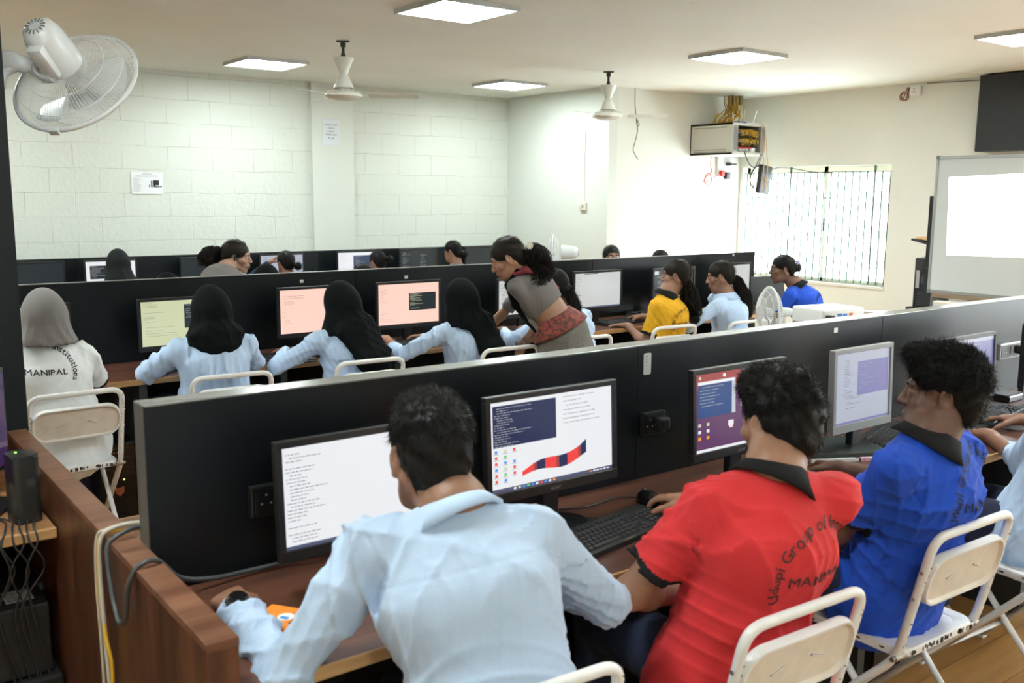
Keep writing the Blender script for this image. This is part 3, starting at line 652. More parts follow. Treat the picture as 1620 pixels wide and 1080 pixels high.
def monitor(label, loc, w, h, content, rz=0, tilt=0, case=BPLAS, bezel=.016, chin=.028, base='round', name='monitor', brand=None, zb=.11, frame=None):
    """local: screen faces -Y, origin on the desk"""
    r = thing(name, label, 'monitor', loc, rz)
    T = Matrix.Translation((0, 0, zb)) @ Matrix.Rotation(-tilt, 4, 'X')
    bm = BM()
    x0, x1, z0, z1 = -w/2, w/2, 0, h
    sx0, sx1, sz0, sz1 = x0+bezel, x1-bezel, z0+chin, z1-bezel
    for lo, hi in (((x0, -.012, z0), (x1, .012, sz0)), ((x0, -.012, sz1), (x1, .012, z1)), ((x0, -.012, sz0), (sx0, .012, sz1)), ((sx1, -.012, sz0), (x1, .012, sz1))):
        box(bm, lo, hi, 0, .0015, 1, T)
    box(bm, (x0+.01, -.003, z0+.01), (x1-.01, .022, z1-.01), 1, .006, 2, T); box(bm, (x0+.06, .02, z0+.04), (x1-.06, .045, z1-.06), 1, .01, 2, T)
    obj('casing', bm, [frame or case, case], r)
    bm = BM(); yy = -.0045
    sw, sh = sx1-sx0, sz1-sz0
    def Q(u0, v0, u1, v1, mi, lay=0):
        y = yy-.0004*lay
        quad(bm, [T @ Vector((sx0+u*sw, y, sz0+v*sh)) for u, v in ((u0, v0), (u1, v0), (u1, v1), (u0, v1))], IX[mi])
    def L(u, v, n, wmax, mi, lay=1, dv=.03, th=.011, seed=1, wmin=.3):
        g = random.Random(seed)
        for k in range(n):
            if g.random() < .16: continue
            ww = wmax*g.uniform(wmin, 1); uu = u+(.02 if g.random() < .3 else 0)
            x = uu
            while x < uu+ww:
                l = g.uniform(.008, .03); Q(x, v-dv*k-th, min(x+l, uu+ww), v-dv*k, mi, lay); x += l+.006
    content(Q, L)
    obj('screen', bm, SM, r)
    if brand:
        bm = BM(); text(bm, brand, lambda a, b: T @ Vector((a, -.0125, .008+b)), .017, 0, .012, sx=1.2); obj('logo', bm, mat('logo_grey', (.35, .35, .35), rough=.3, metal=.5), r)
    bm = BM(); box(bm, (-.03, .012, .01), (.03, .04, zb+.10), 0, .006); obj('neck', bm, case if case != GREYP else BPLAS, r)
    bm = BM()
    if base == 'round':
        lathe(bm, [(0, 0), (.125, 0), (.125, .006), (.11, .014), (.03, .02), (0, .02)], 36); bmesh.ops.scale(bm, vec=(1, .82, 1), verts=bm.verts)
    else:
        prism(bm, stadium(.24, .17, .05), 0, .012)
    obj('base', bm, GLOSSB if base == 'round' else BPLAS, r, angle=35)
    return r
def c_white(Q, L):
    Q(0, 0, 1, 1, 'white'); Q(0, 0, 1, .035, 'task', 1); L(.02, .93, 26, .22, 'text', 1, .034, .007, 4)
    for k, c in enumerate(('yel', 'white', 'org', 'yel', 'org', 'white')): Q(.30+.035*k, .006, .32+.035*k, .03, c, 2)
def c_desktop(Q, L):
    Q(0, 0, 1, 1, 'white'); Q(0, .0, 1, .045, 'task', 1)
    for k, c in enumerate(('white', 'yel', 'blu', 'grn', 'blu', 'white', 'red', 'blu', 'white', 'org')): Q(.17+.035*k, .01, .19+.035*k, .035, c, 2)
    for k in range(6): Q(.80+.03*k, .015, .82+.03*k, .03, 'org' if k == 0 else 'white', 2)
    Q(.02, .50, .52, .955, 'navy', 2)
    L(.03, .93, 17, .28, 'textl', 3, .026, .008, 8)
    Q(.56, .74, .985, .992, 'white', 2); L(.58, .95, 7, .38, 'text', 3, .05, .006, 3); L(.60, .70, 2, .12, 'text', 3, .04, .006, 5)
    for i in range(3):
        for j in range(6):
            c = ('blu', 'yel', 'red', 'grn', 'red', 'blu')[(i+j*2) % 6]
            if (i, j) in ((2, 5), (2, 1)): continue
            Q(.03+.07*i, .44-.065*j, .05+.07*i, .47-.065*j, c, 2); Q(.022+.07*i, .428-.065*j, .058+.07*i, .433-.065*j, 'text', 2)
    # plain red and dark wallpaper shape in place of the picture
    for k in range(46):
        u = k/45; x = .24+.52*u; y0 = .14+.03*math.sin(u*7)+.10*u*u; hh = .05+.06*math.sin(PI*min(1, u*1.1))+.10*u*u
        Q(x, y0, x+.0118, y0+hh, 'red' if (k//8) % 2 == 0 else ('maroon' if k % 8 < 2 else 'navy'), 1)
def c_purple(Q, L):
    Q(0, 0, 1, 1, 'purp'); Q(0, .80, .5, 1, 'maroon', 1); Q(0, .0, 1, .035, 'white', 2); Q(.03, .44, .44, .86, 'pwr', 2); Q(.03, .86, .44, .90, 'white', 2); Q(.40, .44, .44, .87, 'white', 2)
    L(.05, .83, 7, .25, 'textl', 3, .04, .009, 2); Q(.5, .5, .93, .92, 'white', 2); L(.52, .88, 9, .3, 'text', 3, .035, .008, 3); Q(.93, .0, 1, 1, 'lilac', 1)
    for i in range(2):
        for j in range(3): Q(.03+.09*i, .33-.085*j, .06+.09*i, .37-.085*j, ('yel', 'white', 'org')[j], 3)
    Q(.04, .93, .06, .97, 'yel', 3); Q(.30, .93, .33, .97, 'white', 3); Q(.36, .28, .42, .35, 'white', 2); Q(.37, .25, .41, .28, 'peach', 2)
def c_lav(Q, L):
    Q(0, 0, 1, 1, 'lgrey'); Q(.40, .38, .98, .86, 'lilac', 1); L(.17, .9, 6, .12, 'text', 1, .03, .007, 3); L(.15, .72, 12, .18, 'text', 1, .03, .007, 5); L(.18, .36, 6, .26, 'text', 1, .028, .007, 8); L(.43, .82, 12, .3, 'dim', 2, .035, .004, 5)
    Q(0, 0, 1, .03, 'lilac', 1)
def c_blue(Q, L):
    Q(0, 0, 1, 1, 'lilac'); Q(0, .93, 1, 1, 'lgrey', 1); L(.40, .88, 20, .25, 'lgrey', 1, .04, .010, 6); L(.60, .88, 20, .3, 'dim', 1, .04, .008, 7)
def c_cream(Q, L):
    Q(0, 0, 1, 1, 'yel'); L(.03, .96, 5, .18, 'text', 1, .03, .006, 3); L(.03, .75, 1, .30, 'text', 1, .03, .006, 3, .9); L(.03, .66, 5, .16, 'text', 1, .028, .006, 6); L(.03, .42, 1, .35, 'text', 1, .03, .006, 2, .9); L(.05, .34, 6, .5, 'text', 1, .028, .006, 7)
    Q(.52, .36, 1, .90, 'black', 1); L(.54, .88, 7, .35, 'textl', 2, .045, .009, 5); Q(0, 0, 1, .03, 'yel', 1)
    for k, c in enumerate(('blu', 'yel', 'grn', 'task', 'org')): Q(.32+.05*k, .0, .355+.05*k, .035, 'task' if k == 3 else c, 2)
def c_peach(Q, L): Q(0, 0, 1, 1, 'peach'); L(.03, .93, 1, .1, 'text', 1); L(.04, .86, 2, .32, 'text', 1, .05, .007, 3, .9); L(.06, .74, 3, .16, 'text', 1, .03, .006, 6); L(.04, .5, 3, .12, 'text', 1, .05, .006, 7); L(.04, .3, 4, .14, 'text', 1, .03, .006, 9); Q(.5, .0, .52, .02, 'grn', 1)
def c_peach2(Q, L):
    Q(0, 0, 1, 1, 'peach'); Q(.50, .32, .95, .76, 'black', 1); L(.52, .74, 14, .22, 'yel', 2, .028, .010, 6); L(.03, .92, 8, .14, 'text', 1, .035, .004, 4); L(.03, .6, 2, .3, 'text', 1, .05, .004, 4); L(.03, .3, 6, .22, 'text', 1, .04, .004, 9)
    for k in range(5): Q(.36+.03*k, 0, .375+.03*k, .02, 'dim', 2)
def c_grey(Q, L): Q(0, 0, 1, 1, 'grey'); L(.02, .94, 24, .12, 'text', 1, .033, .006, 4); Q(0, 0, 1, .04, 'task', 1); Q(.2, .97, .5, .99, 'black', 1)
def c_grey2(Q, L): Q(0, 0, 1, 1, 'grey'); L(.04, .9, 20, .3, 'text', 1, .04, .010, 4)
def c_dark(Q, L): Q(0, 0, 1, 1, 'black'); L(.05, .9, 24, .25, 'textl', 1, .034, .007, 4); L(.55, .8, 18, .2, 'textl', 1, .034, .007, 9)
def c_dark2(Q, L): Q(0, 0, 1, 1, 'black'); Q(.02, .86, .12, .97, 'grey', 1); L(.08, .8, 22, .35, 'dim', 1, .034, .010, 12)
def c_off(Q, L): Q(0, 0, 1, 1, 'black')
def c_term(Q, L): Q(0, 0, 1, 1, 'white'); Q(.08, .32, .46, .84, 'black', 1); L(.10, .82, 13, .28, 'textl', 2, .037, .012, 4)
def c_light(Q, L): Q(0, 0, 1, 1, 'lgrey'); L(.05, .92, 20, .25, 'text', 1, .04, .008, 4); L(.5, .92, 20, .25, 'dim', 1, .04, .008, 14)
def c_split(Q, L): Q(0, 0, 1, 1, 'white'); L(.03, .92, 16, .25, 'dim', 1, .05, .008, 3); Q(.42, .1, 1, .86, 'navy', 1); L(.45, .82, 15, .3, 'textl', 2, .045, .010, 5)
def at_screen(X, Y): return (X, Y, .7505)
monitor('black monitor showing a white text page, in front of the light-blue shirt man', at_screen(1.075, 1.985), .468, .285, c_white, tilt=R(3), base='round', zb=.086)
monitor('black monitor with navy terminal and logo, between the light-blue and red shirts', at_screen(1.662, 1.985), .470, .292, c_desktop, tilt=R(3), brand='acer')
monitor('black monitor with purple desktop and blue terminal, before the red shirt man', at_screen(2.412, 1.945), .462, .292, c_purple, tilt=R(3), brand='acer')
monitor('silver-framed squarish monitor with lavender page, before the blue polo man', at_screen(3.095, 1.945), .372, .305, c_lav, tilt=R(2), case=GREYP, frame=GREYP, bezel=.017, chin=.03, base='flat', zb=.092)
monitor('dark-framed monitor with blue screen, right behind the blue polo man\'s head', at_screen(3.82, 1.93), .445, .275, c_blue, tilt=R(2), base='flat', frame=DGREY, zb=.105)
monitor('black monitor cut off at the photo edge beside the double socket', at_screen(4.42, 1.88), .46, .30, c_split, tilt=R(0), rz=R(0), base='flat')
monitor('black monitor with pale yellow page and black terminal, left of the first black hijab', (1.69, 5.20, .7505), .475, .285, c_cream, base='flat', zb=.085)
monitor('black monitor with plain peach page between two black hijabs', (2.475, 5.20, .7505), .475, .30, c_peach, base='flat', zb=.09)
monitor('black monitor with peach page and black terminal box, left of the third black hijab', (3.125, 5.20, .7505), .478, .30, c_peach2, base='flat', zb=.09)
monitor('monitor half hidden behind the woman in the grey sari', (4.05, 5.20, .7505), .465, .28, c_grey2, base='flat', zb=.09)
monitor('black monitor with empty grey page, right of the woman in the grey sari', (4.745, 5.20, .7505), .482, .30, c_grey, base='flat', zb=.09)
monitor('dark-screened monitor behind the yellow-shirt girl\'s face', (5.55, 5.20, .7505), .48, .29, c_dark2, base='flat', zb=.09)
monitor('monitor with blank grey screen at the end of the middle partition', (6.305, 5.20, .7505), .365, .30, c_grey, base='flat', zb=.09)
monitor('monitor mostly hidden by the black pillar, left of the grey hijab', (.92, 5.24, .7505), .42, .28, c_term, base='flat', zb=.09)
Z4 = .7505
monitor('switched-off black monitor next to the pillar on the farthest desk', (1.75, 9.30, Z4), .47, .28, c_off, base='flat', zb=.035)
monitor('bright white monitor with a black terminal, behind the charcoal hijab on the farthest desk', (2.38, 9.30, Z4), .47, .28, c_term, base='flat', zb=.035)
monitor('dark monitor on the farthest desk, behind the ponytail of the woman with the headset', (3.24, 9.30, Z4), .44, .28, c_off, base='flat', zb=.03)
monitor('pale blue monitor behind the bun of the student touching her face', (4.07, 9.30, Z4), .49, .28, c_light, base='flat', zb=.038)
monitor('white and navy monitor on the farthest desk, right of the pilaster seam', (4.93, 9.30, Z4), .47, .28, c_split, base='flat', zb=.042)
monitor('monitor full of dark code, between two buns on the farthest desk', (5.72, 9.30, Z4), .50, .28, c_dark, base='flat', zb=.048)
monitor('black unlit monitor at the right end of the farthest desk', (6.60, 9.30, Z4), .48, .28, c_off, base='flat', zb=.048)

# ---------------------------------------------------------------- keyboards, mice, small things on desks
def keyboard(label, loc, rz, group=None):
    r = thing('keyboard', label, 'keyboard', loc, rz, group)
    bm = BM(); prism(bm, stadium(.445, .150, .012), 0, .014); bmesh.ops.bevel(bm, geom=[e for e in bm.edges if all(v.co.z > .013 for v in e.verts)], offset=.003, segments=2, affect='EDGES')
    for v in bm.verts: v.co.z += max(0, v.co.y+.075)*.07*(v.co.z > .007)
    obj('base', bm, mat('kb_body', (.013, .013, .014), rough=.35), r, angle=40)
    bm = BM()
    def key(x0, x1, y0, y1):
        z0 = .012+(y0+.075)*.07; g = .0012
        a = [bm.verts.new(p) for p in ((x0+g, y0+g, z0), (x1-g, y0+g, z0), (x1-g, y1-g, z0), (x0+g, y1-g, z0))]
        b = [bm.verts.new(p) for p in ((x0+.003, y0+.003, z0+.008), (x1-.003, y0+.003, z0+.008), (x1-.003, y1-.003, z0+.0085), (x0+.003, y1-.003, z0+.0085))]
        bm.faces.new(b)
        for i in range(4): bm.faces.new((a[i], a[(i+1) % 4], b[(i+1) % 4], b[i]))
    p = .0187; X0 = -.213
    rows = [[1.25, 1.25, 1.25, 6.2, 1.25, 1.25, 1.25, 1.3], [2.25]+[1]*10+[2.75], [1.75]+[1]*11+[2.25], [1.5]+[1]*12+[1.5], [1]*13+[2]]
    for j, rw in enumerate(rows):
        x = X0; y = -.062+.0185*j
        for w in rw: key(x, x+w*p, y, y+.0185); x += w*p
        xb = X0+15.25*p
        if j in (0, 3, 4):
            for k in range(3): key(xb+k*p, xb+(k+1)*p, y, y+.0185)
        if j == 1: key(xb+p, xb+2*p, y, y+.0185)
        xn = X0+18.5*p
        for k in range(4):
            if xn+(k+1)*p < .216: key(xn+k*p, xn+(k+1)*p, y, y+.0185)
    for g0, n in ((0, 1), (2, 4), (6.5, 4), (11, 4), (15.25, 3)):
        for k in range(n): key(X0+(g0+k)*p, X0+(g0+k+1)*p, .040, .056)
    obj('keys', bm, KEYM, r)
    bm = BM(); box(bm, (-.03, -.0735, .0135), (.01, -.067, .0145)); obj('logo', bm, mat('kb_logo', (.12, .12, .12)), r)
    return r
KB = keyboard('full-size black keyboard beside the mouse hand of the red shirt man', (1.752, 1.842, .7505), R(9))
def kcopy(label, loc, rz): return relabel(copy_tree(KB), label, loc, rz)
kcopy('black keyboard half hidden behind the red shirt man\'s head and shoulder', (2.47, 1.80, .7505), R(5))
kcopy('black keyboard in front of the silver-framed monitor', (3.395, 2.0, .7505), R(17))
kcopy('black keyboard at the right, in front of the blue screen monitor', (4.09, 1.935, .7505), R(8))
kcopy('keyboard on the desk between the grey hijab and the first black hijab', (1.72, 5.13, .7505), 0)
kcopy('keyboard under the peach page monitor', (2.60, 5.04, .7505), 0)
kcopy('keyboard under the peach monitor with the terminal box', (3.08, 5.06, .7505), 0)
kcopy('keyboard in front of the empty grey page monitor, at the yellow-shirt girl\'s hand', (4.90, 5.09, .7505), R(9))
kcopy('keyboard under the monitor beside the leaning woman in the grey sari', (4.0, 5.10, .7505), 0)
def mouse(label, loc, rz, m=GLOSSB):
    r = thing('computer_mouse', label, 'mouse', loc, rz)
    bm = BM(); bmesh.ops.create_uvsphere(bm, u_segments=20, v_segments=12, radius=1)
    for v in bm.verts:
        x, y, z = v.co; v.co = Vector((x*.031*(1-.12*y), y*.055, max(z, -.25)*.034+.0085))
    obj('shell', bm, m, r, smooth=True)
    bm = BM(); cyl(bm, (-.003, .028, .034), (.003, .028, .034), .009, n=14); obj('wheel', bm, DGREY, r)
    return r
mouse('black mouse under the right hand of the red shirt man', (2.035, 1.975, .7505), R(-6))
mouse('white mouse in the hand at the right photo edge', (3.95, 1.79, .7505), R(10), WPLAS)
mouse('shiny black mouse right of the white polo back reading MANIPAL', (1.245, 5.20, .7505), R(-30))
mouse('black mouse beside the yellow-shirt girl\'s keyboard', (5.24, 5.24, .7505), R(-20))
mouse('black mouse at the leaning black-hijab woman\'s hand before the plain peach page', (2.27, 5.11, .7505), R(-20))
cable('mouse_cord', 'thin black mouse cord curving across the desk behind the large keyboard', [(2.035, 2.03, .757), (1.98, 2.07, .756), (1.86, 2.06, .755), (1.75, 2.10, .755), (1.68, 2.15, .756), (1.60, 2.17, .758)], .0022, BPLAS)
cable('thin_cable', 'thin black keyboard cord looping from the logo monitor to the large keyboard', [(1.80, 1.925, .762), (1.80, 1.97, .756), (1.74, 2.02, .755), (1.73, 2.08, .78), (1.70, 2.10, .83), (1.69, 2.06, .87)], .0022, BPLAS)
# pen
r = thing('pen', 'pen with bright blue cap lying near the red shirt man\'s shoulder', 'pen', (2.27, 1.905, .757), R(-42))
bm = BM(); cyl(bm, (-.075, 0, 0), (.0, 0, 0), .0055, n=10); obj('barrel', bm, mat('pen_dark', (.02, .03, .05)), r, smooth=True)
bm = BM(); cyl(bm, (-.078, 0, 0), (-.045, 0, 0), .0068, n=12); cyl(bm, (-.045, 0, .0), (-.044, 0, 0), .006, n=12); obj('cap', bm, mat('pen_cyan', (.0, .28, .75), rough=.3), r, smooth=True)
# orange packet by the wristwatch
r = thing('packet', 'small orange packet with a white and blue emblem under the watch hand', 'packet', (.80, 1.84, .7505), R(35))
bm = BM(); box(bm, (-.05, -.075, 0), (.05, .075, .022), 0, .004); obj('box', bm, mat('orange_card', (.85, .26, .03), rough=.5), r)
bm = BM(); lathe(bm, [(0, .0003), (.018, .0003), (.018, 0)], 18, (0, .01, .0222)); box(bm, (-.028, -.030, .0222), (.012, -.012, .0228), 1); box(bm, (-.012, .0, .0226), (.0, .02, .0230), 2); obj('emblem', bm, [PAPER, INK, mat('emblem_blue', (.05, .25, .6))], r)
# yellow thing by monitor 3
r = thing('packet', 'small yellow packet on the base of the purple desktop monitor', 'packet', (2.60, 2.02, .7505), R(15))
bm = BM(); box(bm, (-.05, -.03, 0), (.05, .03, .024), 0, .006); obj('box', bm, mat('yellow_card', (.75, .60, .03), rough=.45), r)
bm = BM(); box(bm, (-.035, -.015, .024), (.02, .012, .0245)); obj('print', bm, mat('yellow_dark', (.25, .18, .02)), r)
# laptop closed / file and papers next to C's hand
r = thing('folder', 'closed dark grey file over papers, beside the hand with the red thread', 'file', (3.02, 2.00, .7505), R(-28))
bm = BM(); box(bm, (-.16, -.115, .012), (.16, .115, .030), 0, .004); obj('cover', bm, mat('file_dark', (.035, .045, .045), rough=.3), r)
bm = BM(); box(bm, (-.15, -.125, 0), (.17, .105, .012)); obj('papers', bm, PAPER, r)
bm = BM(); box(bm, (.02, -.135, 0), (.16, -.10, .0125), 0, 0, 2, Matrix.Rotation(R(8), 4, 'Z')); obj('magazine', bm, mat('pink_print', (.62, .25, .35), rough=.5, col2=(.75, .7, .72), noise=.5, nscale=40), r)
r = thing('notebook', 'open white notebook lying before the blue polo man\'s chin', 'notebook', (3.27, 1.80, .7505), R(30))
bm = BM(); box(bm, (-.115, -.085, 0), (.115, .085, .004), 1, .001); box(bm, (-.110, -.08, .004), (.110, .08, .014), 0, .003); obj('pages', bm, [PAPER, BPLAS], r)
bm = BM()
for k in range(10): box(bm, (-.10, -.065+.013*k, .0141), (-.02+.05*((k*3) % 4)/4, -.064+.013*k, .0144))
obj('handwriting', bm, GINK, r)
bm = BM(); tube(bm, [(3.22, 1.73, .773), (3.30, 1.77, .772)], .003, 8); tag(obj('pencil', bm, mat('pen_green', (.05, .35, .32)), smooth=True), 'thin green pencil on the open white notebook', 'pencil')
# folder and phone in the middle row
r = thing('folder', 'black folder lying on the desk between the first two black hijabs', 'file', (2.17, 5.00, .7505), R(6))
bm = BM(); box(bm, (-.13, -.17, 0), (.13, .17, .012), 1, .002); box(bm, (-.128, -.168, .012), (.135, .17, .02), 0, .002); obj('cover', bm, [mat('file_black', (.015, .018, .02), rough=.4), PAPER], r)
bm = BM(); tube(bm, [(-.07, -.02, .024), (-.02, .10, .024)], .0035, 6); obj('pen', bm, METAL, r)
r = thing('laptop', 'closed black laptop stacked behind the yellow-shirt girl\'s hands', 'laptop', (5.35, 5.22, .7505), R(-8))
bm = BM(); box(bm, (-.17, -.12, 0), (.17, .12, .022), 0, .005); obj('base', bm, DGREY, r)
bm = BM(); box(bm, (-.165, -.11, .022), (.175, .13, .036), 0, .005); obj('lid', bm, BPLAS, r)
bm = BM(); box(bm, (-.15, -.10, .036), (-.04, -.085, .044), 0, .003); obj('green_pen', bm, mat('pen_green2', (.03, .30, .2)), r)
# open laptop at the end
r = thing('laptop', 'open black laptop at the desk end before the blue polo girl', 'laptop', (6.62, 5.05, .7505), R(-22))
bm = BM(); box(bm, (-.19, -.13, 0), (.19, .12, .02), 0, .005); obj('base', bm, BPLAS, r)
bm = BM(); box(bm, (-.175, -.05, .02), (.175, .10, .023)); obj('keys', bm, KEYM, r)
bm = BM(); box(bm, (-.19, 0, 0), (.19, .012, .25), 0, .004, 2, Matrix.Translation((0, .12, .015)) @ Matrix.Rotation(R(-12), 4, 'X')); obj('lid', bm, BPLAS, r)

# ---------------------------------------------------------------- stickers and sockets on partitions
r = thing('asset_tag', 'tall white numbered tag stuck on the near partition by its seam', 'sticker', (2.225, 2.1885, 1.10))
bm = BM(); prism(bm, stadium(.034, .072, .006), 0, .0012, Matrix.Translation((0, 0, .036)) @ Matrix.Rotation(R(90), 4, 'X')); obj('card', bm, mat('tag_grey', (.52, .54, .52), rough=.5), r)
bm = BM()
for i in range(4):
    for k, w in enumerate((.010, .006, .009, .005)): box(bm, (-.010+.0015*i, -.0018, .062-.010*k-.002*i), (-.010+w, -.0013, .0632-.010*k-.002*i))
obj('print', bm, GINK, r)
for lab, x, y, z, s, m in (('small white sticker above the plain peach page monitor', 2.501, 5.4285, 1.150, .012, WPLAS), ('torn white sticker above the peach monitor with the terminal box', 3.245, 5.4285, 1.142, .013, WPLAS),
                          ('tiny white sticker near the top end of the middle partition', 6.534, 5.4285, 1.185, .010, WPLAS), ('torn white sticker above the silver-framed monitor', 3.269, 2.1885, 1.165, .012, WPLAS)):
    bm = BM(); box(bm, (x-s, y-.001, z-s*.8), (x+s, y, z+s*.8)); tag(obj('sticker', bm, m), lab, 'sticker')
def socket(label, x, y, z, w=.15, metal_=True):
    r = thing('power_socket', label, 'socket', (x, y, z))
    F = mat('socket_steel', (.30, .31, .33), rough=.3, metal=.6) if metal_ else mat('socket_black', (.012, .012, .012), rough=.3)
    bm = BM(); box(bm, (-w/2, -.022, -.04), (w/2, 0, .04), 0, .006); obj('plate', bm, F, r)
    bm = BM(); box(bm, (-w/2+.012, -.0235, -.03), (w/2-.012, -.021, .03), 0, .001)
    obj('faceplate', bm, mat('face_dark', (.04, .042, .045), rough=.35) if metal_ else mat('face_black', (.010, .010, .011), rough=.35), r)
    bm = BM()
    for a, b in ((0, .016), (.012, -.006), (-.012, -.006)): cyl(bm, (-w/4+a, -.0236, b), (-w/4+a, -.0226, b), .003, n=8)
    box(bm, (.002, -.028, -.016), (.020, -.022, .018)); obj('switch', bm, mat('switch_grey', (.35, .36, .38)), r)
    bm = BM(); box(bm, (w/2-.055, -.055, -.018), (w/2-.01, -.022, .022), 0, .008); obj('plug', bm, BPLAS, r)
    return r
socket('steel double socket on the partition right of the blue-screen monitor', 4.69, 2.19, .955, .20)
socket('dark socket and plug left of the silver-framed monitor', 2.97, 2.19, .945, .16, False)
socket('black socket box left of the white-page monitor, low on the partition', .93, 2.19, .93, .16, False)
socket('black socket left of the purple desktop monitor', 2.25, 2.19, .935, .10, False)
cable('power_lead', 'black lead dropping from the plug of the steel double socket', [(4.74, 2.13, .94), (4.745, 2.12, .90), (4.74, 2.13, .82), (4.72, 2.11, .765), (4.66, 2.08, .757)], .004, BPLAS)
cable('power_lead', 'thin black lead hanging behind the silver-framed monitor', [(3.02, 2.13, .93), (3.03, 2.13, .85), (3.05, 2.10, .78), (3.14, 2.10, .757), (3.3, 2.12, .757)], .004, BPLAS)
# black box (adapter) on desk at right
bm = BM(); box(bm, (4.42, 2.03, .7505), (4.56, 2.12, .785), 0, .008); tag(obj('power_brick', bm, GLOSSB), 'small glossy black box on the desk by the photo edge monitor', 'adapter')

# ---------------------------------------------------------------- computer towers under desks
def tower(label, loc, rz=0, brand=None, shield=False, group=None):
    r = thing('computer_tower', label, 'computer', loc, rz, group)
    bm = BM(); box(bm, (-.09, -.2, 0), (.09, .2, .42), 0, .004); obj('case', bm, BPLAS, r)
    bm = BM(); box(bm, (-.088, -.212, .005), (.088, -.2, .415), 0, .004)
    for k, z in enumerate((.395, .345, .295, .255)): box(bm, (-.082, -.2135, z-.002), (.082, -.2115, z), 1)
    obj('front_panel', bm, [GLOSSB, DGREY], r)
    bm = BM()
    for k in range(3): box(bm, (-.045+.02*k, -.2145, .372), (-.035+.02*k, -.212, .376))
    obj('buttons', bm, mat('btn_red', (.35, .12, .10)), r)
    bm = BM(); box(bm, (.02, -.215, .225), (.028, -.212, .233)); obj('power_light', bm, mat('led_amber', (.8, .7, .1), emit=(.8, .9, .2), es=1.2), r)
    if shield:
        bm = BM(); prism(bm, [(0, -.028), (.022, -.006), (.022, .024), (0, .018), (-.022, .024), (-.022, -.006)], .2115, .2145, Matrix.Rotation(R(90), 4, 'X') @ Matrix.Translation((0, .17, 0)))
        obj('emblem', bm, mat('copper', (.45, .16, .09), rough=.3, metal=.6), r)
    if brand:
        bm = BM(); text(bm, brand, lambda a, b: Vector((a, -.2145, .045+b)), .03, 0, .01); obj('logo', bm, mat('logo_white', (.5, .5, .5)), r)
    return r
tower('black computer tower with a copper shield emblem under the desk by the grey hijab\'s chair', (1.25, 5.16, 0), 0, 'ontr', True)
tower('black computer tower with a small lit light beneath the first black hijab\'s desk', (1.56, 5.16, 0))
tower('computer tower in the dark under the desk, right of the first black hijab', (2.33, 5.16, 0))
tower('black computer tower under the near desk, between the light-blue and red shirts', (1.95, 1.93, 0), 0, 'ontr')
tower('black computer tower under the near desk, behind the blue polo man\'s shins', (3.0, 1.93, 0))

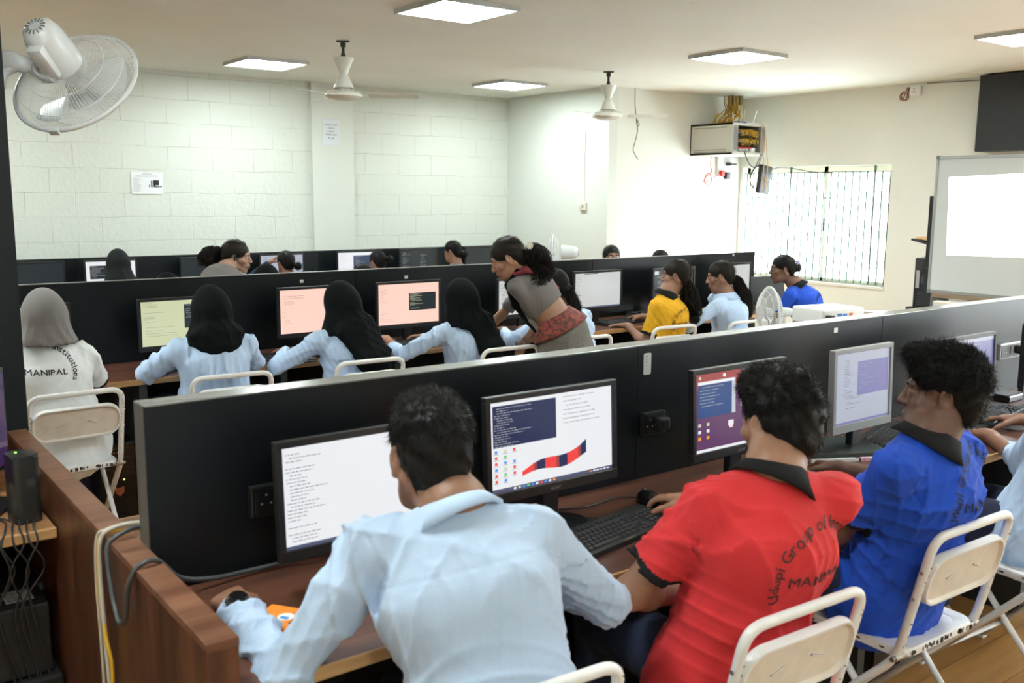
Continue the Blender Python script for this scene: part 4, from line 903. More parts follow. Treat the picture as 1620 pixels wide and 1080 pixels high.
# ---------------------------------------------------------------- steel folding chairs
RND = random.Random(21)
def folding_chair(label, loc, rz, chips=True, group='white steel folding chairs'):
    r = thing('folding_chair', label, 'chair', loc, rz, group)
    W = .195
    path = [(-W, .24, .012), (-W, -.15, .43), (-W, -.235, .80), (W, -.235, .80), (W, -.15, .43), (W, .24, .012)]
    P = round_corners(path[:2]+[path[2]], .03)
    full = round_corners(path, .055, 7)
    bm = BM(); tube(bm, full, .0125, 12); obj('back_frame', bm, WHITEP, r, smooth=True)
    bm = BM(); tube(bm, round_corners([(-W+.028, .10, .425), (-W+.028, -.26, .012), (W-.028, -.26, .012), (W-.028, .10, .425)], .04, 6), .011, 10); obj('rear_leg_frame', bm, WHITEP, r, smooth=True)
    bm = BM(); cyl(bm, (-W, .17, .087), (W, .17, .087), .009, n=10); cyl(bm, (-W+.03, -.17, .115), (W-.03, -.17, .115), .008, n=10); obj('stretcher', bm, WHITEP, r, smooth=True)
    bm = BM(); cyl(bm, (-W-.012, -.150, .432), (W+.012, -.150, .432), .010, n=12); 
    for sx in (-1, 1): cyl(bm, (sx*(W+.010), -.150, .432), (sx*(W+.022), -.150, .432), .007, n=10)
    obj('hinge_rod', bm, METAL, r, angle=40)
    # seat pan, pressed with a raised lip and a groove
    bm = BM(); n = 8
    rings = []
    for w, d, z, rad in ((.355, .355, .425, .05), (.372, .372, .428, .055), (.376, .376, .446, .055), (.368, .368, .4515, .052), (.345, .345, .4515, .045), (.30, .30, .4495, .04), (.296, .296, .446, .04), (.20, .20, .445, .03)):
        rings.append([bm.verts.new((x, y+.02, z)) for x, y in stadium(w, d, rad, n)])
    for a, b in zip(rings, rings[1:]):
        for i in range(len(a)): j = (i+1) % len(a); bm.faces.new((a[i], a[j], b[j], b[i]))
    bm.faces.new(rings[-1]); bm.faces.new(rings[0][::-1]); obj('seat', bm, WHITEP, r, angle=50)
    # stamped back panel: shallow tray, open side to the rear
    M = Matrix.Translation((0, -.205, .665)) @ Matrix.Rotation(R(90+12.5), 4, 'X')
    bm = BM(); rings = []
    for w, h, z, rad, mi in ((.372, .150, .020, .062, 0), (.378, .156, .012, .064, 0), (.372, .150, -.006, .062, 0), (.360, .138, -.006, .058, 0), (.350, .128, .004, .055, 1), (.300, .08, .0045, .035, 1)):
        rings.append(([bm.verts.new(M @ Vector((x, y, -z+.012))) for x, y in stadium(w, h, rad, 8)], mi))
    for (a, _), (b, mi) in zip(rings, rings[1:]):
        for i in range(len(a)): j = (i+1) % len(a); bm.faces.new((a[i], a[j], b[j], b[i])).material_index = mi
    bm.faces.new(rings[-1][0]).material_index = 1; bm.faces.new(rings[0][0][::-1]).material_index = 0
    for sx, an in ((-1, 20), (1, -20)):
        Mx = M @ Matrix.Translation((sx*.065, .0, .0)) @ Matrix.Rotation(R(an), 4, 'Z')
        box(bm, (-.022, -.003, .0065), (.022, .003, .0105), 2, .001, 1, Mx)
    obj('back_panel', bm, [WHITEP, CREAMP, mat('slot_shade', (.10, .05, .045), rough=.7)], r, angle=50)
    bm = BM()
    for sx in (-1, 1):
        for q in (.70, .62): 
            y = -.15-(q-.43)*.23
            cyl(bm, (sx*(W+.011), y, q), (sx*(W+.015), y, q), .005, n=8)
    obj('rivets', bm, METAL, r)
    for x, y in ((-W, .245), (W, .245), (-W+.06, -.262), (W-.06, -.262)):
        bm = BM(); box(bm, (x-.014, y-.02, 0), (x+.014, y+.02, .014), 0, .004); obj('foot', bm, WHITEP, r)
    if chips:
        g = random.Random(4); bm = BM()
        for k in range(46):
            side = g.random()
            if side < .6:
                x = g.uniform(-.17, .17); box(bm, (x, -.1685, g.uniform(.430, .44)), (x+g.uniform(.003, .014), -.1672, g.uniform(.442, .448)))
            else:
                sx = g.choice((-1, 1)); y = g.uniform(-.13, .17); z = g.uniform(.430, .440)
                box(bm, (sx*.1877-.0008, y, z), (sx*.1877+.0008, y+g.uniform(.004, .018), z+g.uniform(.003, .008)))
        for k in range(26):
            t = g.random(); sx = g.choice((-1, 1)); q = g.uniform(.45, .78); y = -.15-(q-.43)*.23
            bmesh.ops.create_icosphere(bm, subdivisions=1, radius=g.uniform(.0015, .0032), matrix=Matrix.Translation((sx*W+g.uniform(-.006, .006), y-.0115, q)))
        obj('paint_chips', bm, RUST, r)
    return r
CH = folding_chair('white folding chair behind the light-blue shirt man, only its top bar showing', (1.025, 1.475, 0), R(-4))
chairs = [('white folding chair directly behind the red polo back', (1.715, 1.40, 0), R(-3)),
          ('chipped white folding chair the blue polo man sits on', (2.535, 1.455, 0), R(-2)),
          ('white folding chair cut off by the photo edge, right of the blue polo man\'s chair', (3.36, 1.44, 0), R(-4)),
          ('white folding chair under the grey hijab wearer in white', (.955, 4.675, 0), R(2)),
          ('white folding chair behind the first black hijab, left of the others', (1.70, 4.70, 0), R(-4)),
          ('white folding chair behind the leaning second black hijab', (2.45, 4.68, 0), R(-3)),
          ('white folding chair between the third black hijab and the grey sari', (3.33, 4.60, 0), R(-3)),
          ('white folding chair of the braided girl, right of the grey sari', (3.98, 4.66, 0), R(-2)),
          ('white folding chair the yellow-shirt girl sits on', (4.82, 4.70, 0), R(-4)),
          ('white folding chair left of the white table fan', (5.47, 4.60, 0), R(-3))]
for lb, loc, rz in chairs: relabel(copy_tree(CH), lb, loc, rz)
relabel(copy_tree(CH), 'empty white folding chair in the window light behind the projector', (6.95, 4.30, 0), R(-50))

# ---------------------------------------------------------------- fans: wall fan on the pillar
def fan_head(r, rad=.225, depth=.17, ribs=96, blades=3, motor=1.0, zc=0):
    """local +Y = blowing direction; origin at cage centre plane"""
    G = mat('fan_plastic', (.70, .73, .74), rough=.25)
    wire = mat('fan_wire', (.74, .76, .76), rough=.35)
    def cage(front):
        bm = BM(); s = 1 if front else -1
        for k in range(ribs):
            a = 2*PI*k/ribs; pts = []
            for t in np.linspace(0, 1, 7):
                rr_ = .28*rad+(rad-.28*rad)*t
                y = s*(depth*.46*(1-t**2.6)+.004)
                tw = (.10 if front else -.10)*(1-t)
                pts.append((rr_*math.cos(a+tw), y, rr_*math.sin(a+tw)))
            tube(bm, pts, .0012, 4, cap=False)
        for t in (.28, .62, .86):
            rr_ = rad*t; q = (t-.28)/.72; y = s*(depth*.46*(1-q**2.6)+.004)
            tube(bm, [(rr_*math.cos(2*PI*i/48), y, rr_*math.sin(2*PI*i/48)) for i in range(48)], .0018, 5, closed=True)
        return bm
    obj('rear_guard', cage(False), wire, r); obj('front_guard', cage(True), wire, r)
    bm = BM(); tube(bm, [(rad*math.cos(2*PI*i/64), 0, rad*math.sin(2*PI*i/64)) for i in range(64)], .0085, 8, closed=True)
    box(bm, (-.02, -.012, -rad-.014), (.02, .012, -rad+.004), 0, .003); obj('rim', bm, G, r, smooth=True)
    bm = BM(); lathe(bm, [(0, depth*.5), (.05, depth*.49), (rad*.29, depth*.46), (rad*.29, depth*.44), (0, depth*.44)], 28, (0, 0, 0), (0, 1, 0)); obj('front_badge', bm, G, r, angle=40)
    for k in range(blades):
        bm = BM(); n, m_ = 8, 6; g = []
        for i in range(n+1):
            u = i/n; ra = .035+u*(rad*.84-.035); wd = R(52+26*math.sin(PI*min(1, u*1.05)))/1.15
            row = []
            for j in range(m_+1):
                v = j/m_-.5; a = v*wd+u*.25
                row.append(Vector((ra*math.cos(a), -v*.055*(1-.3*u)+.004, ra*math.sin(a))))
            g.append(row)
        top = [[bm.verts.new(p) for p in row] for row in g]; bot = [[bm.verts.new(p+Vector((0, -.002, 0))) for p in row] for row in g]
        for i in range(n):
            for j in range(m_):
                bm.faces.new((top[i][j], top[i][j+1], top[i+1][j+1], top[i+1][j])); bm.faces.new((bot[i][j], bot[i+1][j], bot[i+1][j+1], bot[i][j+1]))
        for i in range(n):
            for j, f in ((0, 0), (m_, 1)):
                bm.faces.new((top[i][j], top[i+1][j], bot[i+1][j], bot[i][j]) if f == 0 else (top[i][j], bot[i][j], bot[i+1][j], top[i+1][j]))
        for j in range(m_): bm.faces.new((top[n][j], top[n][j+1], bot[n][j+1], bot[n][j]))
        o = obj('blade', bm, mat('blade_white', (.68, .72, .73), rough=.3), r, smooth=True); o.rotation_euler = (0, 2*PI*k/blades, 0)
    bm = BM(); lathe(bm, [(0, -.02), (.035, -.018), (.04, .0), (.03, .03), (0, .036)], 20, (0, 0, 0), (0, 1, 0)); obj('hub', bm, G, r, angle=40)
    # motor housing behind
    bm = BM(); lathe(bm, [(0, -.27), (.030, -.268), (.052, -.255), (.064, -.22), (.070, -.15), (.072, -.10), (.070, -.085), (.045, -.080), (0, -.08)], 32, (0, 0, 0), (0, 1, 0))
    for v in bm.verts: v.co.z *= (1.12 if v.co.z > 0 else 1.0)*motor; v.co.x *= motor; v.co.y = -.08+(v.co.y+.08)*motor
    obj('motor_housing', bm, G, r, angle=50)
    bm = BM()
    for k in range(14):
        a = 2*PI*k/14; box(bm, (.020*motor, -.08-.1915*motor, -.0018), (.036*motor, -.08-.182*motor, .0018), 0, 0, 2, Matrix.Rotation(a, 4, 'Y'))
    obj('vents', bm, mat('vent_shadow', (.18, .19, .19)), r)
    return r
WFC = Vector((.894, 3.827, 2.078)); WFA = Vector((.576, .547, -.602)).normalized()
wf = thing('wall_fan', 'large white caged wall fan on a bracket, fixed to the black pillar', 'wall fan', WFC)
wf.rotation_mode = 'QUATERNION'; 
_x = Vector((WFA.y, -WFA.x, 0)).normalized(); _z = _x.cross(WFA).normalized()
wf.rotation_quaternion = Matrix((_x, WFA, _z)).transposed().to_quaternion()
fan_head(wf, .228, .17, 100)
inv = wf.matrix_basis.inverted() if False else (Matrix.Translation(WFC) @ wf.rotation_quaternion.to_matrix().to_4x4()).inverted()
FP_ = mat('fan_plastic', (.70, .73, .74), rough=.25)
def wfw(bm):
    for v in bm.verts: v.co = inv @ v.co
bm = BM(); py_ = WFC-WFA*.17+Vector((0, 0, -.075))
box(bm, (.622, 3.77, 1.90), (.648, 3.87, 2.19), 0, .010)
tube(bm, smooth_path([(.640, 3.82, 2.13), (.68, 3.82, 2.135), (.72, 3.815, 2.125), (.765, 3.80, 2.115)], 5), [.034]*8+[.030]*4+[.022]*4, 12)
tube(bm, smooth_path([(.64, 3.82, 2.04), (.655, 3.82, 2.09), (.70, 3.818, 2.12)], 4), .02, 10)
wfw(bm); obj('wall_bracket', bm, FP_, wf, angle=50)
bm = BM(); J = Vector((.765, 3.80, 2.112)); k0 = WFC-WFA*.12+Vector((-.02, -.01, -.055))
tube(bm, [J, (J+k0)/2+Vector((0, 0, -.012)), k0], [.028, .030, .034], 12); cyl(bm, J+Vector((0, -.034, 0)), J+Vector((0, .034, 0)), .026, n=16)
wfw(bm); obj('tilt_joint', bm, FP_, wf, angle=50)
bm = BM(); cyl(bm, J+Vector((0, -.037, 0)), J+Vector((0, -.030, 0)), .009, n=12); wfw(bm); obj('screw', bm, mat('brass', (.35, .28, .15), metal=1), wf)
# gearbox hump on the motor
bm = BM(); c0 = WFC-WFA*.20+_z*.0+Vector((-.035, -.015, -.02)); 
box(bm, (-.030, -.235, -.085), (.030, -.10, -.03), 0, .016)
obj('gearbox', bm, FP_, wf, angle=50)

# table fan beside the projector (side view) and far pedestal fan
PT = thing('side_table', 'plain white-topped table carrying the projector and the small fan', 'table', (5.72, 3.86, 0))
bm = BM(); box(bm, (-.72, -.26, .725), (.62, .26, .75), 0, .004); obj('tabletop', bm, mat('table_white', (.72, .72, .70), rough=.5), PT)
for x in (-.68, .58):
    for y in (-.22, .22):
        bm = BM(); box(bm, (x-.018, y-.018, 0), (x+.018, y+.018, .725)); obj('leg', bm, DGREY, PT)
tf = thing('table_fan', 'small white table fan seen nearly edge-on beside the projector', 'table fan', (5.10, 3.92, .935), R(60))
fan_head(tf, .165, .12, 60, motor=.42)
bm = BM(); cyl(bm, (0, -.10, -.02), (0, -.10, -.165), .016, n=12); lathe(bm, [(0, -.189), (.09, -.189), (.085, -.175), (.03, -.165), (0, -.16)], 24, (0, -.10, 0)); obj('stand', bm, FP_, tf, angle=40)
ff = thing('pedestal_fan', 'white pedestal fan turned sideways in front of the pale side wall', 'pedestal fan', (6.22, 7.50, 1.11), R(46))
fan_head(ff, .175, .11, 48, motor=.95)
bm = BM(); cyl(bm, (0, -.16, -.07), (0, -.16, -1.10), .016, n=12); lathe(bm, [(0, -1.12), (.19, -1.12), (.18, -1.10), (.03, -1.08), (0, -1.08)], 24, (0, -.16, 0)); obj('stand', bm, FP_, ff, angle=40)
# projector
pj = thing('projector', 'white projector with blue and orange ports stacked on a second unit', 'projector', (5.58, 3.80, .7505), R(-10))
bm = BM(); box(bm, (-.19, -.14, .10), (.19, .15, .205), 0, .018, 3); obj('casing', bm, WPLAS, pj, angle=40)
bm = BM(); box(bm, (-.18, -.13, 0), (.18, .14, .095), 0, .008); obj('lower_unit', bm, WPLAS, pj, angle=40)
for nm, x0, x1, z0, z1, m in (('video_port', -.06, -.02, .125, .145, S_BLU), ('video_port', -.01, .025, .125, .142, mat('port_blue', (.05, .2, .6))), ('orange_port', .045, .075, .115, .145, mat('port_orange', (.8, .2, .03))), ('black_port', -.02, .02, .105, .115, INK)):
    bm = BM(); box(bm, (x0, -.143, z0+.03), (x1, -.1395, z1+.03)); obj(nm, bm, mat('port_blue', (.05, .2, .6)) if nm == 'video_port' else m, pj)
bm = BM()
for x, z in ((-.15, .13), (-.12, .04), (-.15, .10)): box(bm, (x-.02, -.19, z+.02), (x+.02, -.14, z+.04), 0, .006)
tube(bm, smooth_path([(-.17, -.17, .13), (-.24, -.17, .12), (-.28, -.12, .05), (-.30, -.05, .01)], 5), .004, 6); obj('plug', bm, BPLAS, pj)
bm = BM()
for k in range(8): box(bm, (.189, -.10+.025*k, .10), (.1915, -.09+.025*k, .15))
obj('vents', bm, mat('vent_shadow', (.18, .19, .19)), pj)

# ---------------------------------------------------------------- whiteboard on a stand with the projected page
wb = thing('whiteboard', 'big whiteboard with grey frame showing a bright projected page', 'whiteboard', (6.5, 2.72, 1.03))
# board lies in the Y-Z plane facing -X
BW, BH = 1.78, .935
bm = BM(); box(bm, (.0, -BW/2, 0), (.02, BW/2, BH)); obj('board', bm, mat('board_white', (.82, .88, .89), rough=.3), wb)
bm = BM(); AL = mat('alu', (.45, .46, .46), rough=.35, metal=.7)
for lo, hi in (((-.008, -BW/2-.006, -.012), (.026, BW/2+.006, .010)), ((-.008, -BW/2-.006, BH-.010), (.026, BW/2+.006, BH+.012)), ((-.008, -BW/2-.012, 0), (.026, -BW/2+.006, BH)), ((-.008, BW/2-.006, 0), (.026, BW/2+.012, BH))):
    box(bm, lo, hi, 0, .002, 1)
obj('frame', bm, AL, wb)
bm = BM()
for sy in (-1, 1):
    for z in (-.002, BH+.002): box(bm, (-.010, sy*(BW/2)-.014, z-.014), (.028, sy*(BW/2)+.014, z+.014), 0, .005)
obj('corner_caps', bm, mat('cap_grey', (.20, .21, .21)), wb)
# beam image from the projector: lit page (it gives off the projected light)
bm = BM(); quad(bm, [(-.0015, BW/2-.085, .80), (-.0015, BW/2-.11, .26), (-.0015, -BW/2+.25, .29), (-.0015, -BW/2+.25, .86)]); obj('projected_page', bm, mat('projection', (.8, .8, .8), emit=(.95, 1, 1), es=1.15), wb)
bm = BM(); box(bm, (-.05, -BW/2+.1, -.04), (.03, BW/2-.05, -.012), 0, .004); obj('pen_tray', bm, mat('tray_wood', (.32, .24, .16), rough=.6), wb)
for y_, z_ in ((.93, 1.70), (-.70, 1.95)):
    bm = BM(); box(bm, (.045, y_-.03, -1.03), (.085, y_+.03, z_-1.03)); box(bm, (-.25, y_-.025, -1.03), (.35, y_+.025, -.99)); obj('stand_post', bm, mat('stand_black', (.012, .014, .016), rough=.5), wb)
bm = BM(); box(bm, (.027, -.75, .10), (.045, .95, .16)); box(bm, (.027, -.75, .75), (.045, .88, .80)); obj('crossbar', bm, mat('stand_black', (.012, .014, .016), rough=.5), wb)
# dark rack behind the board
rk = thing('storage_rack', 'black open rack behind the whiteboard holding old computers', 'rack', (8.30, 4.05, 0), R(0))
RK = mat('rack_black', (.012, .014, .016), rough=.5)
for x, y in ((-.25, -.35), (.25, -.35), (-.25, .28), (.25, .28)):
    bm = BM(); box(bm, (x-.03, y-.03, 0), (x+.03, y+.03, 1.80)); obj('post', bm, RK, rk)
for z in (.08, .42, .95, 1.5):
    bm = BM(); box(bm, (-.25, -.35, z), (.25, .30, z+.02)); obj('shelf', bm, RK, rk)
def tower2(label, loc, rz, m=BPLAS):
    r = thing('computer_tower', label, 'computer', loc, rz)
    bm = BM(); box(bm, (-.2, -.09, 0), (.2, .09, .45), 0, .003); obj('case', bm, m, r)
    bm = BM(); x = -.203
    box(bm, (x, -.085, .35), (-.199, .085, .44), 1); box(bm, (x, .045, .18), (-.199, .075, .34), 0)
    lathe(bm, [(.020, 0), (.055, 0), (.055, .003), (.020, .003)], 24, (x+.003, -.02, .26), (-1, 0, 0), 2); lathe(bm, [(0, 0), (.018, 0), (.018, .004), (0, .004)], 16, (x+.003, -.02, .26), (-1, 0, 0), 0)
    for k in range(6): box(bm, (x, -.07, .03+.022*k), (-.2, .06, .038+.022*k), 2)
    obj('rear_panel', bm, [mat('io_grey', (.35, .35, .34)), INK, DGREY], r); return r
tower2('black computer tower seen from its back with a round fan grille, beside the rack', (8.35, 4.62, .70), R(12))
bm = BM(); box(bm, (8.15, 4.52, 0), (8.6, 4.74, .70), 0, .004); tag(obj('equipment_cabinet', bm, RK), 'black cabinet carrying the tower with the round fan grille', 'cabinet')
r = thing('printer', 'cream desktop box with card slots below the whiteboard corner', 'computer', (8.0, 4.18, .44), R(5))
bm = BM(); box(bm, (-.11, -.19, 0), (.2, .19, .36), 0, .005); obj('case', bm, mat('beige_case', (.58, .55, .48), rough=.5), r)
bm = BM()
for k in range(5): box(bm, (-.114, .02, .10+.05*k), (-.11, .17, .11+.05*k))
obj('slots', bm, GINK, r)
r = thing('paper_tray', 'black and wood stacked paper tray jutting left of the whiteboard', 'tray', (8.30, 4.47, 1.235), R(0))
for k in range(2):
    bm = BM(); box(bm, (-.15, -.25, 0), (.15, .25, .018), 0, .003, 2, Matrix.Translation((0, .02-.05*k, .02+.035*k)) @ Matrix.Rotation(R(12-4*k), 4, 'X')); obj('tray', bm, RK if k == 0 else TAN, r)
bm = BM(); box(bm, (-.1, -.2, -.25), (.1, 0, .0)); obj('bracket', bm, RK, r)
# ================================================================ PEOPLE: distance-field modelling, one continuous surface per piece
def V(*a): return np.array(a, dtype=np.float64)
def nrm(v): v = np.asarray(v, float); return v/np.linalg.norm(v)
def lerp(a, b, t): return np.asarray(a)*(1-t)+np.asarray(b)*t
class Field:
    def __init__(s): s.ops = []; s.disp = []
    def add(s, fn, lo, hi, k=.02, mode=1): s.ops.append((fn, np.minimum(lo, hi), np.maximum(lo, hi), k, mode)); return s
    def cone(s, a, b, ra, rb, k=.02, mode=1, flat=False, sq=None):
        a, b = np.asarray(a, float), np.asarray(b, float); d = b-a; L = max(np.linalg.norm(d), 1e-6); u = d/L; m = max(ra, rb)
        def fn(P):
            q = P-a; t = np.clip((q @ u)/L, 0, 1)
            if sq is not None:      # flattened along sq[0] by factor sq[1]
                w = q @ sq[0]; q = q+np.multiply.outer(w*(1/sq[1]-1), sq[0])
            r = np.linalg.norm(q-np.multiply.outer(t*L, u), axis=-1)-(ra+(rb-ra)*t)
            if flat: r = np.maximum(r, (P-b) @ u)
            return r
        return s.add(fn, np.minimum(a, b)-m, np.maximum(a, b)+m, k, mode)
    def chain(s, pts, rs, k=.02):
        for i in range(len(pts)-1): s.cone(pts[i], pts[i+1], rs[i], rs[i+1], k)
        return s
    def ell(s, c, r, M=None, k=.02, mode=1):
        c, r = np.asarray(c, float), np.asarray(r, float); M = np.eye(3) if M is None else M   # columns = axes
        e = np.abs(M) @ r
        def fn(P):
            q = (P-c) @ M; k0 = np.linalg.norm(q/r, axis=-1); k1 = np.linalg.norm(q/r**2, axis=-1)+1e-9
            return k0*(k0-1)/k1
        return s.add(fn, c-e, c+e, k, mode)
    def loft(s, secs, X, k=.03, mode=1):
        """secs: (center, rx, ry); X = fixed lateral axis"""
        X = nrm(X)
        for (c0, a0, b0), (c1, a1, b1) in zip(secs, secs[1:]):
            c0, c1 = np.asarray(c0, float), np.asarray(c1, float)
            def fn(P, c0=c0, c1=c1, a0=a0, b0=b0, a1=a1, b1=b1):
                d = c1-c0; L = np.linalg.norm(d); u = d/L; Xp = nrm(X-u*(X @ u)); Y = np.cross(u, Xp)
                q = P-c0; tt = q @ u; t = np.clip(tt/L, 0, 1); al = tt-t*L
                ra = a0+(a1-a0)*t; rb = b0+(b1-b0)*t; mn = np.minimum(ra, rb)
                x = q @ Xp; y = q @ Y
                k0 = np.sqrt((x/ra)**2+(y/rb)**2+(al/mn)**2); k1 = np.sqrt((x/ra**2)**2+(y/rb**2)**2+(al/mn**2)**2)+1e-9
                return k0*(k0-1)/k1
            m = max(a0, b0, a1, b1)
            s.add(fn, np.minimum(c0, c1)-m, np.maximum(c0, c1)+m, k, mode)
        return s
    def grid(s, lo, hi, h):
        n = np.maximum(np.ceil((np.asarray(hi)-lo)/h).astype(int)+1, 4); ax = [lo[i]+h*np.arange(n[i]) for i in range(3)]
        D = np.full(n, .2, np.float32)
        for fn, a, b, k, mode in s.ops:
            pad = k+3*h
            i0 = [max(0, int(math.floor((a[i]-pad-lo[i])/h))) for i in range(3)]; i1 = [min(n[i], int(math.ceil((b[i]+pad-lo[i])/h))+1) for i in range(3)]
            if any(i1[i] <= i0[i] for i in range(3)): continue
            G = np.stack(np.meshgrid(*[ax[i][i0[i]:i1[i]] for i in range(3)], indexing='ij'), -1)
            d = fn(G); sl = tuple(slice(i0[i], i1[i]) for i in range(3)); c = D[sl]
            if mode == 1:
                e = np.maximum(k-np.abs(c-d), 0)/max(k, 1e-6); D[sl] = np.minimum(c, d)-e*e*k*.25
            else:
                e = np.maximum(k-np.abs(c+d), 0)/max(k, 1e-6); D[sl] = np.maximum(c, -d)+e*e*k*.25
        for fn in s.disp:
            msk = np.abs(D) < .035; I = np.nonzero(msk)
            if len(I[0]):
                P = np.stack([ax[i][I[i]] for i in range(3)], -1); D[I] = D[I]+fn(P).astype(np.float32)
        return D, np.asarray(lo, float)
    def bounds(s):
        ps = [o for o in s.ops if o[4] == 1]
        return np.min([o[1] for o in ps], 0), np.max([o[2] for o in ps], 0)
def snets(D, lo, h):
    S = D < 0
    c = S[:-1, :-1, :-1].astype(np.int8)
    for o in ((1, 0, 0), (0, 1, 0), (0, 0, 1), (1, 1, 0), (1, 0, 1), (0, 1, 1), (1, 1, 1)):
        c = c+S[o[0]:S.shape[0]-1+o[0], o[1]:S.shape[1]-1+o[1], o[2]:S.shape[2]-1+o[2]]
    C = np.argwhere((c > 0) & (c < 8)); idx = np.full(c.shape, -1, np.int64); idx[tuple(C.T)] = np.arange(len(C))
    pos = np.zeros((len(C), 3)); cnt = np.zeros(len(C))
    for a in range(3):
        b, d = [i for i in range(3) if i != a]
        for u in (0, 1):
            for v in (0, 1):
                o0 = np.zeros(3, int); o0[b] = u; o0[d] = v; o1 = o0.copy(); o1[a] = 1
                v0 = D[tuple((C+o0).T)]; v1 = D[tuple((C+o1).T)]; m = (v0 < 0) != (v1 < 0)
                t = v0[m]/(v0[m]-v1[m]); p = np.repeat(o0[None].astype(float), m.sum(), 0); p[:, a] += t
                pos[m] += p; cnt[m] += 1
    Vt = lo+h*(C+pos/np.maximum(cnt, 1)[:, None])
    Q = []
    for a in range(3):
        b, d = (a+1) % 3, (a+2) % 3
        sl0 = [slice(None)]*3; sl1 = [slice(None)]*3; sl0[a] = slice(0, -1); sl1[a] = slice(1, None)
        A, B = S[tuple(sl0)], S[tuple(sl1)]; E = np.argwhere(A != B)
        E = E[(E[:, b] > 0) & (E[:, d] > 0) & (E[:, b] < S.shape[b]-1) & (E[:, d] < S.shape[d]-1)]
        ins = A[tuple(E.T)]; eb = np.zeros(3, int); eb[b] = 1; ed = np.zeros(3, int); ed[d] = 1
        q = np.stack([idx[tuple(E.T)], idx[tuple((E-eb).T)], idx[tuple((E-eb-ed).T)], idx[tuple((E-ed).T)]], 1)
        q[~ins] = q[~ins][:, ::-1]; Q.append(q)
    Q = np.concatenate(Q); Q = Q[(Q >= 0).all(1)]
    return Vt, Q
def build_mesh(name, Vt, Q, mats, mi=None, parent=None, origin=(0, 0, 0)):
    used = np.unique(Q); rm = np.full(len(Vt), -1, np.int64); rm[used] = np.arange(len(used)); Vt = Vt[used]; Q = rm[Q]
    me = bpy.data.meshes.new(name); n, m, k = len(Vt), len(Q), Q.shape[1]
    me.vertices.add(n); me.vertices.foreach_set('co', (Vt-np.asarray(origin)).astype(np.float32).ravel())
    me.loops.add(m*k); me.loops.foreach_set('vertex_index', Q.astype(np.int32).ravel())
    me.polygons.add(m); me.polygons.foreach_set('loop_start', (np.arange(m)*k).astype(np.int32)); me.polygons.foreach_set('loop_total', np.full(m, k, np.int32))
    if mi is not None: me.polygons.foreach_set('material_index', mi.astype(np.int32))
    me.update(calc_edges=True); me.validate()
    return link(name, me, mats, parent, True)
def extract(F, h, fine=()):
    lo, hi = F.bounds(); D, l = F.grid(lo-.02, hi+.02, h); Vt, Q = snets(D, l, h)
    if len(fine):
        cen = Vt[Q].mean(1); drop = np.zeros(len(Q), bool)
        for (a, b, hf) in fine: drop |= ((cen > a+h*.6) & (cen < b-h*.6)).all(1)
        Q = Q[~drop]; Vs, Qs = [Vt], [Q]; off = len(Vt)
        for (a, b, hf) in fine:
            D2, l2 = F.grid(np.asarray(a), np.asarray(b), hf); v, q = snets(D2, l2, hf); Vs.append(v); Qs.append(q+off); off += len(v)
        Vt, Q = np.concatenate(Vs), np.concatenate(Qs)
    return Vt, Q
def vnormals(Vt, Q):
    a, b, c = Vt[Q[:, 0]], Vt[Q[:, 1]], Vt[Q[:, 2]]; n = np.cross(b-a, c-a); N = np.zeros_like(Vt)
    for k in range(Q.shape[1]): np.add.at(N, Q[:, k], n)
    return N/(np.linalg.norm(N, axis=1)[:, None]+1e-12)
def folds(amp, seed, freq=40, squash=(1, 1, .55)):
    """cloth folds: sharp-edged wandering ridges"""
    g = np.random.default_rng(seed); K = [nrm(g.normal(size=3)*np.array(squash))*freq*g.uniform(.6, 1.5) for _ in range(4)]; W = [g.normal(size=3)*7 for _ in range(4)]; ph = g.uniform(0, 6, 8); M = [g.normal(size=3)*5 for _ in range(4)]
    def fn(P):
        o = 0
        for i in range(4):
            w = np.sin(P @ K[i]+1.9*np.sin(P @ W[i]+ph[i])); mk = .5+.5*np.sin(P @ M[i]+ph[i+4])
            o = o-amp*1.15*mk*mk*(1-np.abs(w))**2.2
        return o+amp*.45
    return fn
def strands(name, P, N, flow, n, L, rad, mats, parent, origin, curl=.4, lift=.35, seed=1, segs=4, wave=0.0):
    """short locks growing off a surface"""
    g = np.random.default_rng(seed); I = g.integers(0, len(P), n); p = P[I]+g.normal(size=(n, 3))*.001; nn = N[I]
    t = flow(p, nn); t = t-nn*(t*nn).sum(1)[:, None]; t /= np.linalg.norm(t, axis=1)[:, None]+1e-9
    d = t+nn*lift+g.normal(size=(n, 3))*curl; d /= np.linalg.norm(d, axis=1)[:, None]
    bend = g.normal(size=(n, 3))*curl*1.2-nn*lift*1.1; ln = L*g.uniform(.5, 1.25, n); side = np.cross(d, nn); side /= np.linalg.norm(side, axis=1)[:, None]+1e-9
    rr = rad*g.uniform(.6, 1.3, n); Vv = []; ph = g.uniform(0, 6, n)
    for s_ in range(segs+1):
        u = s_/segs; c = p-nn*.003+(d*u+bend*u*u*.5)*ln[:, None]+(side*np.sin(u*9+ph)[:, None])*wave*u
        for k in range(3):
            a = 2*PI*k/3; w = rr*(1-u*.85)*(.5+1.2*min(u*3, .42))
            Vv.append(c+(side*math.cos(a)+np.cross(side, d)*math.sin(a))*w[:, None])
    Vv = np.stack(Vv, 1); Q = []
    for s_ in range(segs):
        for k in range(3): Q.append([s_*3+k, s_*3+(k+1) % 3, (s_+1)*3+(k+1) % 3, (s_+1)*3+k])
    Q = np.array(Q)[None]+(np.arange(n)*(segs+1)*3)[:, None, None]
    return Vv.reshape(-1, 3), Q.reshape(-1, 4)
